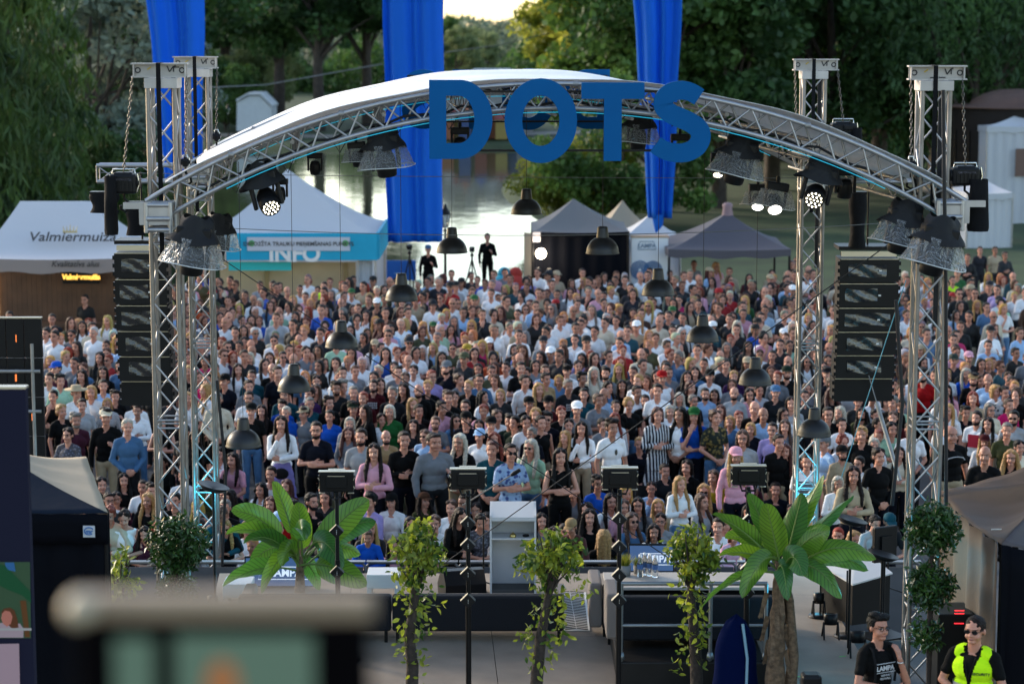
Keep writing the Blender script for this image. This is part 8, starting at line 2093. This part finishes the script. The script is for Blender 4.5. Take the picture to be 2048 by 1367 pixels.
J = PM['guard']['J']; mb = MB(); ell(mb, (0, .01, 1.0), (.178, .128, .10)); mb.sphere((0, 0, 1.12), (.172, .128, .14), 18, 12); mb.sphere((0, 0, 1.28), (.190, .142, .155), 18, 12)
for s_ in (-1, 1): capm(mb, (s_*.085, .015, 1.445), (s_*.125, .01, 1.42), .066)
vm = grow(mb, .009, 2, .003, 8, 2)
bmv = bmesh.new(); bmv.from_mesh(vm); dl = [f for f in bmv.faces if f.calc_center_median().y < -.02 and abs(f.calc_center_median().x) < max(.006, .075*(f.calc_center_median().z-1.10)/.35) or (f.calc_center_median().z > 1.42 and abs(f.calc_center_median().x) < .07)]
bmesh.ops.delete(bmv, geom=dl, context='FACES'); bmv.to_mesh(vm); bmv.free(); vm.materials.append(HV); vo = newobj('safety_vest', vm, [], g2)
REF = principled('reflective_tape', (.45, .46, .45), .35, .3)
m = MB(True); m.grid(lambda u, v: Vector((.1765*math.cos(u*6.283), .1305*math.sin(u*6.283), 1.10+.05*v)), 40, 1); m.build('reflective_band', REF, vo)
text_obj('SECURITY', .034, principled('vest_print', (.03, .05, .01), .7), vo, (.105, -.123, 1.27), (rad(90), 0, rad(22)), bold=.0008)
m = MB(True); m.path([(-.05, -.10, 1.42), (-.01, -.142, 1.25), (.0, -.15, 1.15), (.01, -.142, 1.25), (.05, -.10, 1.42)], .006, n=4); m.build('lanyard', BLKF, g2)
m = MB(); m.box((.0, -.155, 1.09), (.085, .006, .13)); bd = m.build('badge', principled('brown_badge', (.12, .04, .03), .5), g2); m = MB(); m.box((.0, -.1595, 1.10), (.07, .003, .05)); m.build('badge_card', principled('badge_white', (.6, .6, .6), .5), bd)
text_obj('SECURITY', .014, MARK_K, bd, (.0, -.162, 1.10), (rad(90), 0, 0))
# ------------------------------------------------------------------ camera monitor close to the lens
Ym = 2.6; og = P(425, 1300, Ym); r = empty('field_monitor', og, 0, 'out of focus camera monitor close in front at the lower left', 'monitor'); q = lambda x, y, d=0.: P(x, y, Ym-d)-og
def qb(x0, x1, y0, y1, th, d=0.): a, b = q(x0, y0, d), q(x1, y1, d); return ((a+b)/2+Vector((0, th/2, 0)), (b.x-a.x, th, a.z-b.z))
m = MB(); c, d_ = qb(150, 742, 1238, 1600, .03); m.box(c, d_, bev=.004); m.build('housing', principled('monitor_black', (.002, .0015, .002), .9, spec=.05), r)
m = MB(); c, d_ = qb(130, 745, 1196, 1244, .05); m.box(c, d_, bev=.006); m.build('top_plate', principled('lit_warm_grey_metal', (.29, .205, .13), .6), r)  # light on the monitor top is put into this warm colour
m = MB(True); m.sphere(q(160, 1218, .01), (.021, .03, .020)); m.build('rounded_knob', principled('cream_knob', (.42, .34, .23), .5), r)
MG = principled('monitor_picture_green', (.01, .012, .01), .8, emis=(.029, .052, .04), es=1.0)
m = MB(); c, d_ = qb(228, 312, 1278, 1580, .004, .006); m.box(c, d_); m.build('display', MG, r)
m = MB(); c, d_ = qb(350, 630, 1272, 1580, .004, .006); m.box(c, d_); dd = m.build('display', MG, r)
m = MB(True); m.sphere(q(445, 1372, .012), (.021, .003, .034)); m.build('picture_figure', principled('monitor_orange', (.02, .01, .005), .8, emis=(.10, .045, .018), es=1.0), dd)
